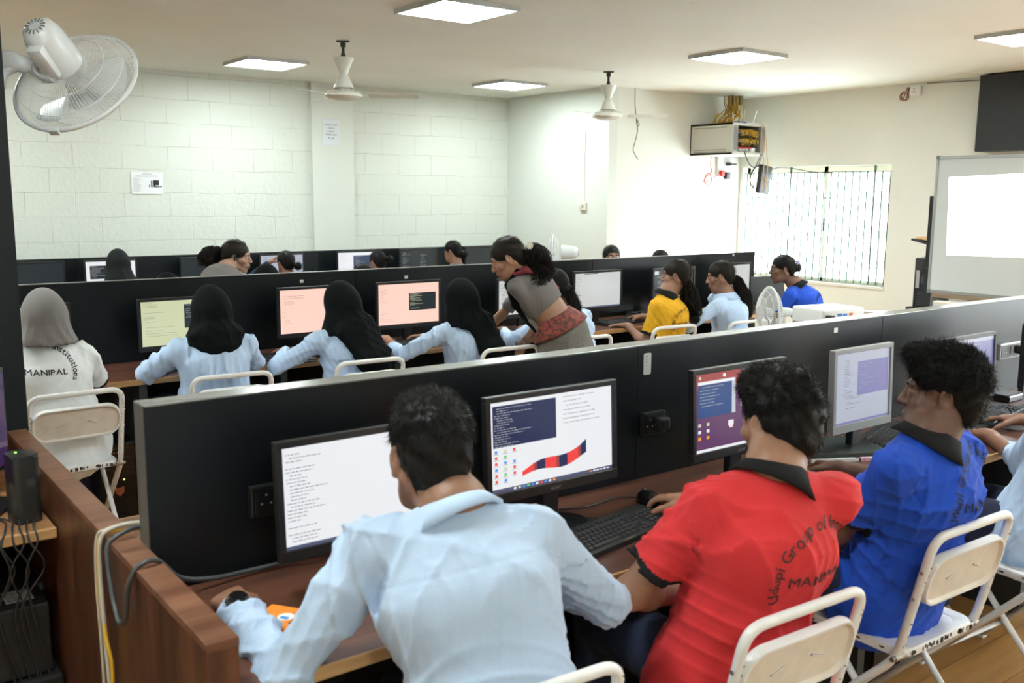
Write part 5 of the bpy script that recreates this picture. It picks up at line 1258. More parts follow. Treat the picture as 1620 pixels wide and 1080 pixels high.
def bundle(path, rad, n, seed=1, wave=.008, wr=.0016, spread=1.0, wl=9, segs=None, ragged=.25, lat=None):
    """long hair following a path"""
    g = np.random.default_rng(seed); Pth = np.array([tuple(v) for v in smooth_path(path, 6)]); m = len(Pth); tan = np.gradient(Pth, axis=0); tan /= np.linalg.norm(tan, axis=1)[:, None]
    ref = nrm(lat) if lat is not None else V(.3, .2, 1); s1 = np.cross(tan, ref); s1 /= np.linalg.norm(s1, axis=1)[:, None]; s2 = np.cross(tan, s1)
    R_ = np.interp(np.linspace(0, 1, m), np.linspace(0, 1, len(rad)), rad)
    th = g.uniform(0, 2*PI, n); rr = np.sqrt(g.uniform(.25, 1, n)); ph = g.uniform(0, 6, n); end = m-1-(g.uniform(0, ragged, n)**1.5*(m-1)).astype(int)
    VV, QQ, off = [], [], 0
    for i in range(n):
        e = max(end[i], 3); u = np.arange(e+1)/(m-1); a = th[i]+.5*np.sin(u*wl*.7+ph[i])
        c = Pth[:e+1]+(s1[:e+1]*np.cos(a)[:, None]+s2[:e+1]*np.sin(a)[:, None])*(R_[:e+1]*rr[i]*spread)[:, None]+s1[:e+1]*(np.sin(u*wl*1.3+ph[i]*1.0)*wave)[:, None]+s2[:e+1]*(np.cos(u*wl+ph[i]*.7)*wave)[:, None]
        w = wr*(1-.6*np.linspace(0, 1, e+1)**2)
        ring = np.stack([c+(s1[:e+1]*math.cos(2*PI*k/3)+s2[:e+1]*math.sin(2*PI*k/3))*w[:, None] for k in range(3)], 1).reshape(-1, 3)
        q = np.array([[s_*3+k, s_*3+(k+1) % 3, (s_+1)*3+(k+1) % 3, (s_+1)*3+k] for s_ in range(e) for k in range(3)])+off
        VV.append(ring); QQ.append(q); off += len(ring)
    return np.concatenate(VV), np.concatenate(QQ)
def merge(parts):
    off = 0; A, B = [], []
    for v, q in parts: A.append(v); B.append(q+off); off += len(v)
    return np.concatenate(A), np.concatenate(B)

def skinmat(name, c): return mat('skin_'+name, c, rough=.48, noise=.18, nscale=9, bump=.12, bscale=130)
SKIN = {'tan': skinmat('tan', (.36, .185, .115)), 'mid': skinmat('mid', (.30, .15, .092)), 'dark': skinmat('dark', (.135, .065, .042)), 'fair': skinmat('fair', (.42, .24, .165)), 'deep': skinmat('deep', (.20, .10, .065))}
LIPS = {'tan': mat('lips_a', (.26, .09, .07), rough=.4), 'dark': mat('lips_b', (.12, .05, .045), rough=.4)}
STUB = mat('stubble', (.055, .032, .024), rough=.6); NAIL = mat('nail', (.45, .27, .20), rough=.3)
HAIR = mat('hair_black', (.0065, .006, .006), rough=.5, spec=.2); HAIRB = mat('hair_dark_brown', (.014, .010, .008), rough=.5, spec=.22)
EYEW = mat('eye_white', (.70, .68, .64), rough=.15); EYEI = mat('iris', (.02, .012, .01), rough=.08)
def cloth(name, c, **k):
    kk = dict(rough=.85, bump=.25, bscale=420, noise=.05, nscale=5, sheen=.05); kk.update(k); return mat('cloth_'+name, c, **kk)
CL = {'skyblue': cloth('skyblue', (.53, .69, .93)), 'red': cloth('red', (.70, .030, .036)), 'blue': cloth('blue', (.006, .075, .58)), 'white': cloth('white', (.85, .88, .90)), 'yellow': cloth('yellow', (.80, .42, .008)),
      'grey': cloth('grey', (.17, .16, .155)), 'sari': cloth('sari', (.19, .185, .165), noise=.25, nscale=90), 'navy': cloth('navy', (.010, .016, .05)), 'hblack': cloth('hblack', (.0055, .0075, .008), rough=.85, sheen=0, bump=.1, spec=.1), 'hgrey': cloth('hgrey', (.20, .185, .18), rough=.8),
      'hchar': cloth('hchar', (.014, .016, .019), rough=.75, sheen=0, spec=.15), 'black': cloth('black', (.012, .012, .013)), 'trim': cloth('trim', (.014, .015, .016), spec=.2, sheen=0), 'band': cloth('band', (.34, .07, .05), noise=.8, nscale=55, col2=(.05, .03, .03)), 'wine': cloth('wine', (.22, .03, .045))}
def stripe_shirt():
    m = CL['skyblue'].copy(); m.name = 'cloth_fine_stripe'; nt = m.node_tree; b = nt.nodes['Principled BSDF']
    tc = nt.nodes.new('ShaderNodeTexCoord'); w = nt.nodes.new('ShaderNodeTexWave'); w.inputs['Scale'].default_value = 105; w.bands_direction = 'X'; w.inputs['Distortion'].default_value = .6
    nt.links.new(tc.outputs['Object'], w.inputs[0]); mx = nt.nodes.new('ShaderNodeMixRGB'); mx.inputs[1].default_value = (.49, .62, .81, 1); mx.inputs[2].default_value = (.44, .57, .77, 1); nt.links.new(w.outputs['Fac'], mx.inputs[0]); nt.links.new(mx.outputs[0], b.inputs['Base Color']); return m
CL['stripe'] = stripe_shirt()

def ik(A, W, l1, l2, pole):
    A, W = np.asarray(A, float), np.asarray(W, float); d = W-A; L = np.linalg.norm(d)
    if L > (l1+l2)*.995: W = A+d/L*(l1+l2)*.995; L = (l1+l2)*.995; d = W-A
    u = d/L; x = (l1*l1-l2*l2+L*L)/(2*L); hgt = math.sqrt(max(l1*l1-x*x, 0)); p = np.asarray(pole, float); p = nrm(p-u*(p @ u))
    return A+u*x+p*hgt, W
def rotv(v, axis, a): return np.array(Matrix.Rotation(a, 3, Vector(axis)) @ Vector(v))
def headframe(yaw, pitch, roll):
    """columns right, forward, up; yaw = world heading of the face in degrees"""
    f = V(math.cos(R(yaw))*math.cos(R(pitch)), math.sin(R(yaw))*math.cos(R(pitch)), math.sin(R(pitch))); r = nrm(np.cross(f, V(0, 0, 1))); u = np.cross(r, f)
    if roll: r = rotv(r, f, R(roll)); u = rotv(u, f, R(roll))
    return np.stack([r, f, u], 1)
def add_head(F, c, M, s=1.0, detail=True):
    g = lambda x, y, z: c+M @ (V(x, y, z)*s)
    F.ell(g(0, -.012, .030), V(.074, .092, .082)*s, M, .02); F.ell(g(0, .030, -.030), V(.059, .060, .078)*s, M, .025)
    F.ell(g(0, .036, -.076), V(.043, .046, .038)*s, M, .03); F.cone(g(-.006, .070, -.103), g(.006, .070, -.103), .016*s, .016*s, .02)
    F.cone(g(-.055, -.02, -.045), g(-.038, .045, -.088), .020*s, .016*s, .03); F.cone(g(.055, -.02, -.045), g(.038, .045, -.088), .020*s, .016*s, .03)
    if detail:
        F.cone(g(-.034, .073, .030), g(.034, .073, .030), .012*s, .012*s, .014)
        for sx in (-1, 1):
            F.ell(g(sx*.031, .092, .008), V(.017, .014, .011)*s, M, .010, -1)
            F.ell(g(sx*.046, .055, -.020), V(.022, .022, .018)*s, M, .02)
            F.ell(g(sx*.031, .0745, .0065), V(.0155, .0135, .0125)*s, M, .004)
            F.ell(g(sx*.031, .090, .0055), V(.0120, .006, .0034)*s, M, .0015, -1)
        F.cone(g(0, .083, .020), g(0, .104, -.020), .0085*s, .0120*s, .012); F.ell(g(0, .1035, -.0235), V(.0135, .0125, .011)*s, M, .006)
        for sx in (-1, 1): F.ell(g(sx*.0125, .0955, -.0265), V(.0085, .0105, .0075)*s, M, .005)
        for sx in (-1, 1): F.ell(g(sx*.007, .1015, -.034), V(.0035, .005, .0035)*s, M, .003, -1)
        F.ell(g(0, .082, -.058), V(.028, .016, .024)*s, M, .012)
        F.ell(g(0, .0955, -.0545), V(.0215, .0095, .0060)*s, M, .004); F.ell(g(0, .0945, -.0665), V(.0185, .0095, .0070)*s, M, .004)
        F.ell(g(0, .1045, -.0602), V(.022, .006, .0018)*s, M, .002, -1)
    for sx in (-1, 1):
        c0 = g(sx*.077, -.010, -.006); A = M.copy(); A = np.stack([rotv(M[:, 0], M[:, 2], R(-22*sx)), rotv(M[:, 1], M[:, 2], R(-22*sx)), M[:, 2]], 1)
        F.ell(c0, V(.0075, .020, .032)*s, A, .005)
        if detail:
            F.ell(c0+A @ (V(sx*.0075, .003, .006)*s), V(.006, .0115, .0175)*s, A, .003, -1)
            F.ell(c0+A @ (V(sx*.001, .004, -.028)*s), V(.0055, .008, .009)*s, A, .005)
def add_hand(F, W, d, n, right, s=1.0, curl=(12, 20, 15), spread=3, thumb=(.75, .62, .30), tcurl=12):
    """W wrist, d towards the fingers, n out of the palm; returns finger tips"""
    d = nrm(d); n = nrm(n-d*(n @ d)); sd = np.cross(n, d)*(1 if right else -1); sd = -sd   # towards the thumb
    tips = []
    kn = [(.082, .029), (.086, .0095), (.081, -.0095), (.073, -.027)]
    Ls = [(.043, .025, .020), (.047, .029, .021), (.043, .027, .020), (.034, .020, .018)]
    for i, ((f, l), Lf) in enumerate(zip(kn, Ls)):
        K = W+(d*f+sd*l-n*.002)*s; F.cone(W+(d*.012+sd*l*.42)*s, K, .0155*s, .0108*s, .014, sq=None)
        dr = nrm(d*math.cos(R(spread*(1.5-i)))+sd*math.sin(R(spread*(1.5-i)))); p = K; rr = (.0094, .0088, .0078, .0066) if i < 3 else (.0084, .0078, .0070, .0060)
        ax = np.cross(dr, n); cc = curl[i] if isinstance(curl[0], (tuple, list)) else curl
        for j in range(3):
            dr = rotv(dr, ax, R(cc[j])); q = p+dr*Lf[j]*s; F.cone(p, q, rr[j]*s, rr[j+1]*s, .0025); p = q
        tips.append(p)
    F.ell(W+(d*.045+sd*.020+n*.006)*s, V(.020, .032, .014)*s, np.stack([sd, d, n], 1), .012)
    F.cone(W-d*.03*s, W+d*.02*s, .024*s, .021*s, .02, sq=(n, .72))
    b = W+(d*.022+sd*.024+n*.004)*s; dr = nrm(sd*thumb[0]+d*thumb[1]+n*thumb[2]); ax = np.cross(dr, nrm(n*.5-sd*.8))
    k1 = b+dr*.040*s; F.cone(b, k1, .0145*s, .0115*s, .012); dr = rotv(dr, ax, R(tcurl)); k2 = k1+dr*.031*s; F.cone(k1, k2, .0110*s, .0098*s, .004)
    dr = rotv(dr, ax, R(tcurl*1.3)); k3 = k2+dr*.024*s; F.cone(k2, k3, .0098*s, .0078*s, .003)
    return tips+[k3]

def person(name, label, P, S, face=90, hc=None, hy=None, hp=-12, hr=0, hands=None, poles=None, sex='m', skin='mid', top='skyblue', sleeve='short', sleeve_len=.62, hair='short', h=.009, legs=True,
           sit=True, head_detail=True, shw=None, build=1.0, trim=None, text_=None, collar=None, group=None, handcfg=None, hfine=.0045, twist=None, legtop='navy', stance=None, tail=None, seed=1, fold=.0045, hs=1.0, cuffdrop=0, skirt=False, strandn=1.0, shz=0.0, hlen=.018, hlift=.06, hcurl=.30, crop=False, yoke=False, sh_h=None):
    """P pelvis point, S shoulder centre, all in world metres; face = heading of the hips/back in degrees"""
    P, S = np.asarray(P, float), np.asarray(S, float); male = sex == 'm'
    Fw = V(math.cos(R(face)), math.sin(R(face)), 0); Rt = V(Fw[1], -Fw[0], 0); tw = face if twist is None else twist
    Fs = V(math.cos(R(tw)), math.sin(R(tw)), 0); Rs = V(Fs[1], -Fs[0], 0)
    up = nrm(S-P); shw = shw or (.172 if male else .148); b = build
    root = thing(name, label, 'person', (P[0], P[1], 0), 0, group); O = (P[0], P[1], 0)
    hy = tw if hy is None else hy
    hc = S+V(0, 0, .20)+Fs*.05 if hc is None else np.asarray(hc, float)
    HM = headframe(hy, hp, hr)
    B = Field(); hd = hs*(1.0 if male else .95)
    add_head(B, hc, HM, hd, head_detail)
    nb = S+V(0, 0, .022)+Fs*.005
    B.cone(hc+HM @ V(0, -.020, -.060), nb+V(0, 0, .02), (.050 if male else .043), (.056 if male else .048), .03); B.cone(nb+V(0, 0, .02), nb-up*.08, .06, .07, .05)
    mid = (P+S)/2-Fw*.02
    tors = [(P, .150*b, .105*b), (lerp(P, mid, .7)+Fw*.01, (.130 if male else .118)*b, .095*b), (lerp(mid, S, .45)-Fs*.0, (.150 if male else .130)*b, .105*b), (S-up*.06, (.140 if male else .118)*b, .080*b)]
    B.loft(tors, Rs, .04)
    # arms
    l1, l2 = (.295, .255) if male else (.275, .235); hands = hands or {}; poles = poles or {}; arms = {}
    for sd, sg in (('L', -1), ('R', 1)):
        sh = S+Rs*sg*shw+V(0, 0, -.035+shz*sg)
        W = np.asarray(hands.get(sd, S+Fs*.33+Rs*sg*.16+V(0, 0, -.27)), float)
        pole = np.asarray(poles.get(sd, Rs*sg*.7+V(0, 0, -1)-Fs*.3), float); E, W = ik(sh, W, l1, l2, pole); arms[sd] = (sh, E, W)
        lb = b*(.80 if (sleeve == 'long' and top) else 1)
        B.cone(sh, E, (.046 if male else .038)*lb, (.038 if male else .031)*lb, .04)
        mdl = lerp(E, W, .3); B.cone(E, mdl, (.040 if male else .033)*lb, (.041 if male else .034)*lb, .02); B.cone(mdl, W, (.040 if male else .033)*lb, (.026 if male else .022)*(b+lb)/2, .02)
    fine = []; mk = []
    for sd in ('L', 'R'):
        sh, E, W = arms[sd]; cfg = dict((handcfg or {}).get(sd, {})); d = cfg.pop('d', nrm(W-E)); n = cfg.pop('n', V(0, 0, -1)); s_ = 1.0 if male else .88
        add_hand(B, W, np.asarray(d, float), np.asarray(n, float), sd == 'R', s_, **cfg)
        if sd in hands:
            c = W+nrm(d)*.075*s_; fine.append((c-.115, c+.115, hfine))
    if head_detail: fine.append((hc-.135, hc+.135, min(h, .0048) if head_detail is True else head_detail))
    # legs
    T = Field()
    hj = {}
    for sg in (-1, 1):
        hp_ = P+Rt*sg*.085
        if stance: knee, ank = np.asarray(stance[sg][0], float), np.asarray(stance[sg][1], float)
        elif sit:
            knee = hp_+Fw*.42+Rt*sg*.05+V(0, 0, .015); knee[2] = .52; ank = knee+Fw*.02+V(0, 0, 0); ank[2] = .09
        else:
            knee = hp_.copy(); knee[2] = .47; knee += Fw*.04; ank = hp_.copy(); ank[2] = .09
        hj[sg] = (hp_, knee, ank)
        lq = .7 if skirt else 1; B.cone(hp_, knee, .075*b*lq, .055*b*lq, .04); B.cone(knee, ank, .052*b*lq, .036, .03)
        ft = ank+Fw*.13; ft[2] = .035; hl = ank-Fw*.03; hl[2] = .035; B.cone(ank, hl, .034, .032, .02); B.cone(hl, ft, .032, .026, .03); B.cone(ank, ft, .034, .022, .03)
        if not skirt:
            T.cone(hp_+Fw*.03, knee, .088*b, .074*b, .04); T.cone(knee, ank+V(0, 0, .02), .072*b, .062*b, .04)
    Vt, Q = extract(B, h, fine if fine else ())
    # material regions on the skin
    cen = Vt[Q].mean(1); mi = np.zeros(len(Q), int)
    if head_detail:
        q = ((cen-hc) @ HM)/hd
        lip = ((q[:, 0]/.024)**2+((q[:, 2]+.0605)/.0125)**2 < 1) & (q[:, 1] > .088); mi[lip] = 1
        if male and skin == 'dark':
            st = ((((q[:, 0]/.040)**2+((q[:, 2]+.100)/.026)**2 < 1) & (q[:, 1] > .03)) | ((q[:, 2] > -.051) & (q[:, 2] < -.041) & (q[:, 1] > .085) & (np.abs(q[:, 0]) < .024))) & ~lip; mi[st] = 2
    build_mesh('body', Vt, Q, [SKIN[skin], LIPS['dark' if skin in ('dark', 'deep') else 'tan'], STUB], mi, root, O)
    if head_detail:
        for sx in (-1, 1):
            e = hc+HM @ (V(sx*.031, .0755, .0062)*hd); bm = BM(); bmesh.ops.create_uvsphere(bm, u_segments=20, v_segments=14, radius=.0122*hd)
            fw = HM[:, 1]
            for f in bm.faces: f.material_index = 1 if f.calc_center_median().normalized().dot(Vector(fw)) > .90 else 0
            bmesh.ops.translate(bm, vec=Vector(e-np.array(O)), verts=bm.verts); obj('eye', bm, [EYEW, EYEI], root, smooth=True)
            bw = Field(); pts = [hc+HM @ (V(sx*x, y, z)*hd) for x, y, z in ((.014, .0885, .024), (.030, .0865, .030), (.047, .0745, .027))]
            bw.chain(pts, [.0030, .0036, .0018], .004); v2, q2 = extract(bw, .0018); build_mesh('eyebrow', v2, q2, HAIR, None, root, O)
    # ---------------- clothes
    lg = []
    C = Field()
    pel = [(P-up*.06+Fw*.01, .196*b, .150*b), (P+Fw*.005, .182*b, .136*b), (lerp(P, mid, .6)+Fw*.005, (.158 if male else .140)*b, .118*b), (lerp(mid, S, .45)-Fs*.005, (.170 if male else .146)*b, .124*b), (S-up*.075, (.156 if male else .132)*b, .100*b)]
    if top:
        if crop: pel = [(lerp(mid, P, .25), .122*b, .108*b), (lerp(mid, S, .10), .130*b, .112*b), (lerp(mid, S, .55), .142*b, .122*b), (S-up*.07, .130*b, .100*b)]
        C.loft(pel, Rs, .05)
        if crop: q_ = lerp(mid, P, .22); C.add(lambda Pn, q_=q_: (Pn-q_) @ up, P-.4, q_+.25, .004, -1)
        for sg, sd in ((-1, 'L'), (1, 'R')):
            sh, E, W = arms[sd]
            C.cone(nb+Rs*sg*.03-V(0, 0, .026), sh-V(0, 0, .0), .044, .054*b if male else .045*b, .045)
            if sleeve == 'short':
                e = lerp(sh, E, sleeve_len); C.cone(sh, e, (.057 if male else .049)*b, (.063 if male else .052)*b, .035, flat=True); lg.append((e, nrm(E-sh)))
            else:
                w = lerp(E, W, 1-cuffdrop); C.cone(sh, E, (.057 if male else .049)*b, (.051 if male else .043)*b, .04); C.cone(E, w, (.051 if male else .043)*b, (.038 if male else .033)*b, .02, flat=True); lg.append((w, nrm(W-E)))
        C.cone(nb-up*.028, nb-up*.12, (.074 if male else .060), .11, .05)
        fa, fb = folds(fold, seed), folds(fold*.5, seed+50, 95); C.disp.append(lambda Pn: (fa(Pn)+fb(Pn))*np.clip((np.linalg.norm(Pn-nb, axis=-1)-.085)/.06, 0, 1))
        def seams(Pn):
            o_ = 0
            for sg, sd in ((-1, 'L'), (1, 'R')):
                sh, E, W = arms[sd]; ad_ = nrm(nrm(E-sh)+Rs*sg*1.2); t_ = (Pn-sh) @ ad_; o_ = o_+.0028*np.exp(-(t_/.0035)**2)*(np.linalg.norm(Pn-sh, axis=1) < .12)
            if yoke: t_ = (Pn-(S-up*.085)) @ up; o_ = o_+.0025*np.exp(-(t_/.0035)**2)*(np.linalg.norm(Pn-S, axis=1) < .2)
            return o_
        C.disp.append(seams)
        # open the neck
        C.cone(nb+V(0, 0, .055), hc, (.050 if male else .044), .062, .008, -1)
        Vc, Qc = extract(C, sh_h or max(h*.85, .005)); cc = Vc[Qc].mean(1); mc = np.zeros(len(Qc), int)
        if trim:
            for e, d in lg:
                t = (cc-e) @ d; mc[(t > -.020) & (t < .02) & (np.linalg.norm(cc-e-np.outer(t, d), axis=1) < .074*b)] = 1
        shirt = build_mesh('shirt', Vc, Qc, [CL[top] if isinstance(top, str) else top, CL[trim] if trim else CL['trim']], mc, root, O)
        if collar:
            bm = BM(); ax = nrm(nrm(hc+HM @ V(0, -.02, -.06)-nb)+up*.6); X = nrm(Rs-ax*(Rs @ ax)); Y = np.cross(ax, X); n = 34; rows = []
            for i in range(n+1):
                a = R(90+24)+R(360-48)*i/n; fl = 1 if 3 < i < n-3 else .6
                row = []
                for rr_, z in ((.060, -.03), (.0615, .022), (.067, .026), (.080, .004), (.102, -.028-.008*(1-fl)*2), (.090, -.030)):
                    row.append(bm.verts.new(nb+ax*(z+.010)+(X*math.cos(a)+Y*math.sin(a)*1.06)*rr_-np.array(O)))
                rows.append(row)
            for r0, r1 in zip(rows, rows[1:]):
                for j in range(5): bm.faces.new((r0[j], r1[j], r1[j+1], r0[j+1]))
            obj('collar', bm, CL[collar], root, smooth=True)
            if yoke:
                bm = BM(); tube(bm, [tuple(nb+ax*.0345+(X*math.cos(a)+Y*math.sin(a)*1.06)*.0625-np.array(O)) for a in np.linspace(R(125), R(415), 30)], .0026, 6); obj('collar_lining', bm, CL['navy'], root, smooth=True)
        if text_:
            tm, o3, sc_, wds = text_; me = shirt.data; co = [tuple(np.array(v.co)+O) for v in me.vertices]; tree = BVHTree.FromPolygons(co, [tuple(p.vertices) for p in me.polygons])
            o3 = np.asarray(o3, float); tb = BM(); U = nrm(up-Rs*(up @ Rs)); dirn = Vector(np.cross(U, Rs)); dirn = dirn if dirn.dot(Vector(Fs)) > 0 else -dirn
            def cast(u, v):
                st = Vector(o3+Rs*u+U*v)-dirn*.4; hit = tree.ray_cast(st, dirn, .8); p = hit[0] if hit[0] is not None else st+dirn*.4
                return p-dirn*.0028-Vector(O)
            def on(u, v):
                st = Vector(o3+Rs*u+U*v)-dirn*.4; hit = tree.ray_cast(st, dirn, .62); return hit[0] is not None and abs(hit[1].dot(dirn)) > .2
            def arc(s, rad, a0, a1, size, bold):
                wt = text_width(s, size, bold, .12); x = 0
                for ch in s:
                    if ch == ' ': x += .32*size; continue
                    vs, fs, (g0, g1) = fine_glyph(ch, bold); w = (g1-g0)*size; a_ = R(a0+(a1-a0)*((x+w/2)/wt))
                    dq = w*.75; c_, s_ = math.cos(a_), math.sin(a_)
                    if not all(on(rad*c_+k*dq*s_, rad*s_-k*dq*c_) and on((rad+size*.8)*c_+k*dq*s_, (rad+size*.8)*s_-k*dq*c_) for k in (-1, 0, 1)): x += w+.12*size; continue
                    a = R(a0+(a1-a0)*((x+w/2)/wt)); cx_, cy_ = rad*math.cos(a), rad*math.sin(a); t = a-PI/2
                    VV = [tb.verts.new(cast(cx_+((vx-g0)*size-w/2)*math.cos(t)-vy*size*math.sin(t), cy_+((vx-g0)*size-w/2)*math.sin(t)+vy*size*math.cos(t))) for vx, vy, _ in vs]
                    for f in fs:
                        try: tb.faces.new([VV[i] for i in f])
                        except ValueError: pass
                    x += w+.12*size
            arc(wds[0], .108*sc_, 200, -20, .037*sc_, .02); text(tb, wds[1], lambda x, y: cast(x, y-.005*sc_), .036*sc_, 0, .02, sx=1.1, fine=True, ok=on)
            bmesh.ops.triangulate(tb, faces=tb.faces)
            obj('back_print', tb, tm, root)
    if legs and not skirt:
        T.loft([(P+V(0, 0, .02)+Fw*.01, .145*b, .100*b), (P-V(0, 0, .02)+Fw*.02, .155*b, .105*b)], Rt, .04); T.disp.append(folds(.004, seed+9)); v3, q3 = extract(T, max(h, .009)); build_mesh('trousers', v3, q3, CL[legtop], None, root, O)
    # ---------------- hair and head cloth
    g3 = lambda x, y, z: hc+HM @ (V(x, y, z)*hd); HO = O
    if hair in ('short', 'bun', 'pony', 'braid', 'pulled'):
        Hf = Field()
        if hair == 'short':
            Hf.ell(g3(0, -.018, .046), V(.083, .100, .090)*hd, HM, .02); Hf.ell(g3(0, .030, .098), V(.060, .070, .038)*hd, HM, .03); Hf.ell(g3(0, -.055, -.015), V(.068, .052, .075)*hd, HM, .03)
            Hf.ell(g3(0, .118, -.018), V(.10, .075, .082)*hd, HM, .012, -1)
            for sx in (-1, 1): Hf.ell(g3(sx*.085, .012, -.030), V(.030, .042, .045)*hd, HM, .008, -1)
        else:
            Hf.ell(g3(0, -.015, .036), V(.081, .099, .086)*hd, HM, .02); Hf.ell(g3(0, -.060, -.01), V(.066, .048, .072)*hd, HM, .03)
            Hf.ell(g3(0, .135, -.022), V(.10, .082, .094)*hd, HM, .01, -1)
            for sx in (-1, 1): Hf.ell(g3(sx*.088, .010, -.032), V(.028, .040, .042)*hd, HM, .008, -1)
        pieces = []
        if hair == 'bun':
            bc = tail if tail is not None else g3(0, -.120, -.02)
            Hf.ell(bc, V(.040, .038, .038), HM, .015)
        if hair in ('pony', 'braid'):
            pts = [np.asarray(p, float) for p in tail[0]]; rs = tail[1]
            if hair == 'pony':
                Hf.chain(pts, [r_*.55 for r_ in rs], .02)
            else:
                sp = [np.array(tuple(v)) for v in smooth_path(pts, 7)]
                for i, p in enumerate(sp):
                    u_ = i/(len(sp)-1); rr_ = np.interp(u_, np.linspace(0, 1, len(rs)), rs); sdv = nrm(np.cross(nrm(sp[min(i+1, len(sp)-1)]-sp[max(i-1, 0)]), Fs)); Hf.ell(p+sdv*rr_*.42*(1 if i % 2 else -1), V(rr_*.62, rr_*.62, rr_*.85), None, .004)
        hh = min(h, .0065)
        if hair == 'short':
            K1 = [nrm(RNG.normal(size=3))*RNG.uniform(90, 150) for _ in range(5)]
            Hf.disp.append(lambda Pn: -sum(.0017*np.sin(Pn @ k_+2*np.sin(Pn @ K1[(i+2) % 5][::-1]*.4)) for i, k_ in enumerate(K1)))
        vh, qh = extract(Hf, hh); nh = vnormals(vh, qh)
        dn = -HM[:, 2]; bk = -HM[:, 1]
        if hair == 'short':
            nlc = int(8500*strandn*(.0095/max(h, .0065)))
            def flow(p, n_):
                q = (p-hc) @ HM; top_ = np.clip((q[:, 2]-.06)/.04, 0, 1)[:, None]; return top_*(HM[:, 1]*.8+HM[:, 0]*.3)[None]+(1-top_)*(dn+bk*.3)[None]+RNG.normal(size=p.shape)*.45
            ql = (vh-hc) @ HM; sel = (ql[:, 2] > .035) | (RNG.uniform(size=len(ql)) < .16)
            pieces.append(strands('x', vh[sel], nh[sel], flow, nlc, hlen*hd, .0012, None, None, None, hcurl, hlift, seed))
        else:
            def flow(p, n_): return np.repeat((bk*1.0+dn*.55)[None], len(p), 0)+RNG.normal(size=p.shape)*.06
            pieces.append(strands('x', vh, nh, flow, int(1500*strandn), .05, .0011, None, None, None, .06, .06, seed))
            if hair == 'bun': pieces.append(strands('x', vh, nh, flow, int(500*strandn), .03, .0010, None, None, None, .5, .25, seed+3))
            if hair == 'pony': pieces.append(bundle(tail[0], tail[1], int(260*strandn), seed, .016, .0024, 1.0, 15))
            if hair == 'braid': pieces.append(bundle(tail[0], tail[1], int(60*strandn), seed, .006, .0014, 1.1, 16))
        vv, qq = merge([(vh, qh)]+pieces); build_mesh('hair', vv, qq, HAIR if hair != 'pony' else HAIRB, None, root, O)
    elif hair and hair.startswith('hijab'):
        style = hair.split(':')[1]; Hf = Field(); m_ = {'g': 'hgrey', 'c': 'hchar'}.get(style[0], 'hblack')
        Hf.ell(g3(0, -.022, .018), V(.094, .108, .122)*hd, HM, .03); bk_ = -Fs
        nk = lerp(hc, S, .62)
        Hf.loft([(hc+HM @ V(0, -.03, -.02), .088, .097), (nk+bk_*.02, .082, .088), (S+V(0, 0, .020)+bk_*.012, .118, .108), (S-V(0, 0, .020)+bk_*.012, .146*max(1, b*.97), .130)], Rs, .05)
        hemz = S[2]+(.040 if style[0] == 'g' else .000); Hf.add(lambda Pn: Pn[..., 2]-hemz, hc-.4, np.array([hc[0]+.4, hc[1]+.4, hemz]), .012, -1)
        if 'v' in style: Hf.loft([(S+V(0, 0, .04)+bk_*.080, .14, .055), (S-V(0, 0, .025)+bk_*.100, .085, .040), (S-V(0, 0, .065)+bk_*.112, .02, .02)], Rs, .04)
        if 't' in style:
            tp = [np.asarray(p, float) for p in tail[0]]; Hf.loft([(p, r_, .035) for p, r_ in zip(tp, tail[1])], Rs, .05)
        c0 = hc.copy(); axv = HM[:, 2]
        def hf(Pn):
            q = (Pn-c0) @ HM; a = np.arctan2(q[:, 0], -q[:, 1]-.02); lowz = np.clip((-q[:, 2]+.02)/.12, 0, 1)
            w = np.sin(a*5+q[:, 2]*10+1.2*np.sin(q[:, 2]*14+a*2)+seed); w2 = np.sin(a*13-q[:, 2]*31+seed*2+np.sin(a*3)*2)
            cr_ = np.sin(q[:, 2]*48+3*np.sin(a*1.6+seed)+q[:, 0]*16)
            return -(lowz*(.0060*(1-np.abs(w))**1.5+.0025*(1-np.abs(w2)))+np.clip((-q[:, 2]-.06)/.06, 0, 1)*.0035*(1-np.abs(cr_)))+.003*lowz
        Hf.disp.append(hf)
        Hf.ell(g3(0, .120, -.030), V(.056, .060, .078)*hd, HM, .012, -1)
        vh, qh = extract(Hf, min(h, .0065)); build_mesh('headscarf', vh, qh, CL[m_], None, root, O)
    return root, arms, HM, hc
# ================================================================ THE PEOPLE
WORDS = ('Udupi Group of Institutions', 'MANIPAL')
TB = mat('print_black', (.02, .02, .022), rough=.7); TD = mat('print_maroon_black', (.075, .022, .022), rough=.7); TN = mat('print_navy', (.004, .012, .06), rough=.7); TY = mat('print_olive', (.10, .06, .01), rough=.7)
# A: light-blue shirt, nearest
A_, armsA, HMA, hcA = person('person', 'man in pale blue striped shirt with short black hair, leaning on the near desk', (1.04, 1.36, .56), (1.040, 1.555, 1.010), 66, (1.045, 1.655, 1.137), 74, -14, 2,
    hands={'L': (.712, 1.925, .790), 'R': (1.36, 1.74, .775)}, poles={'L': (-.55, -.5, -.9), 'R': (.9, -.6, -.75)}, sex='m', skin='mid', top=CL['stripe'], sleeve='long', hair='short', h=.0075, collar='skyblue', build=1.03,
    handcfg={'L': dict(d=(.12, 1, -.10), n=(.25, -.1, -1), curl=(58, 75, 50), spread=2, thumb=(.55, .8, .35)), 'R': dict(d=(-.2, 1, -.15), n=(-.1, 0, -1))}, seed=3, fold=.010, yoke=True, sh_h=.0052, cuffdrop=.10, hs=1.01, strandn=1.6, shw=.166)
bm = BM()  # dark lining line inside the collar
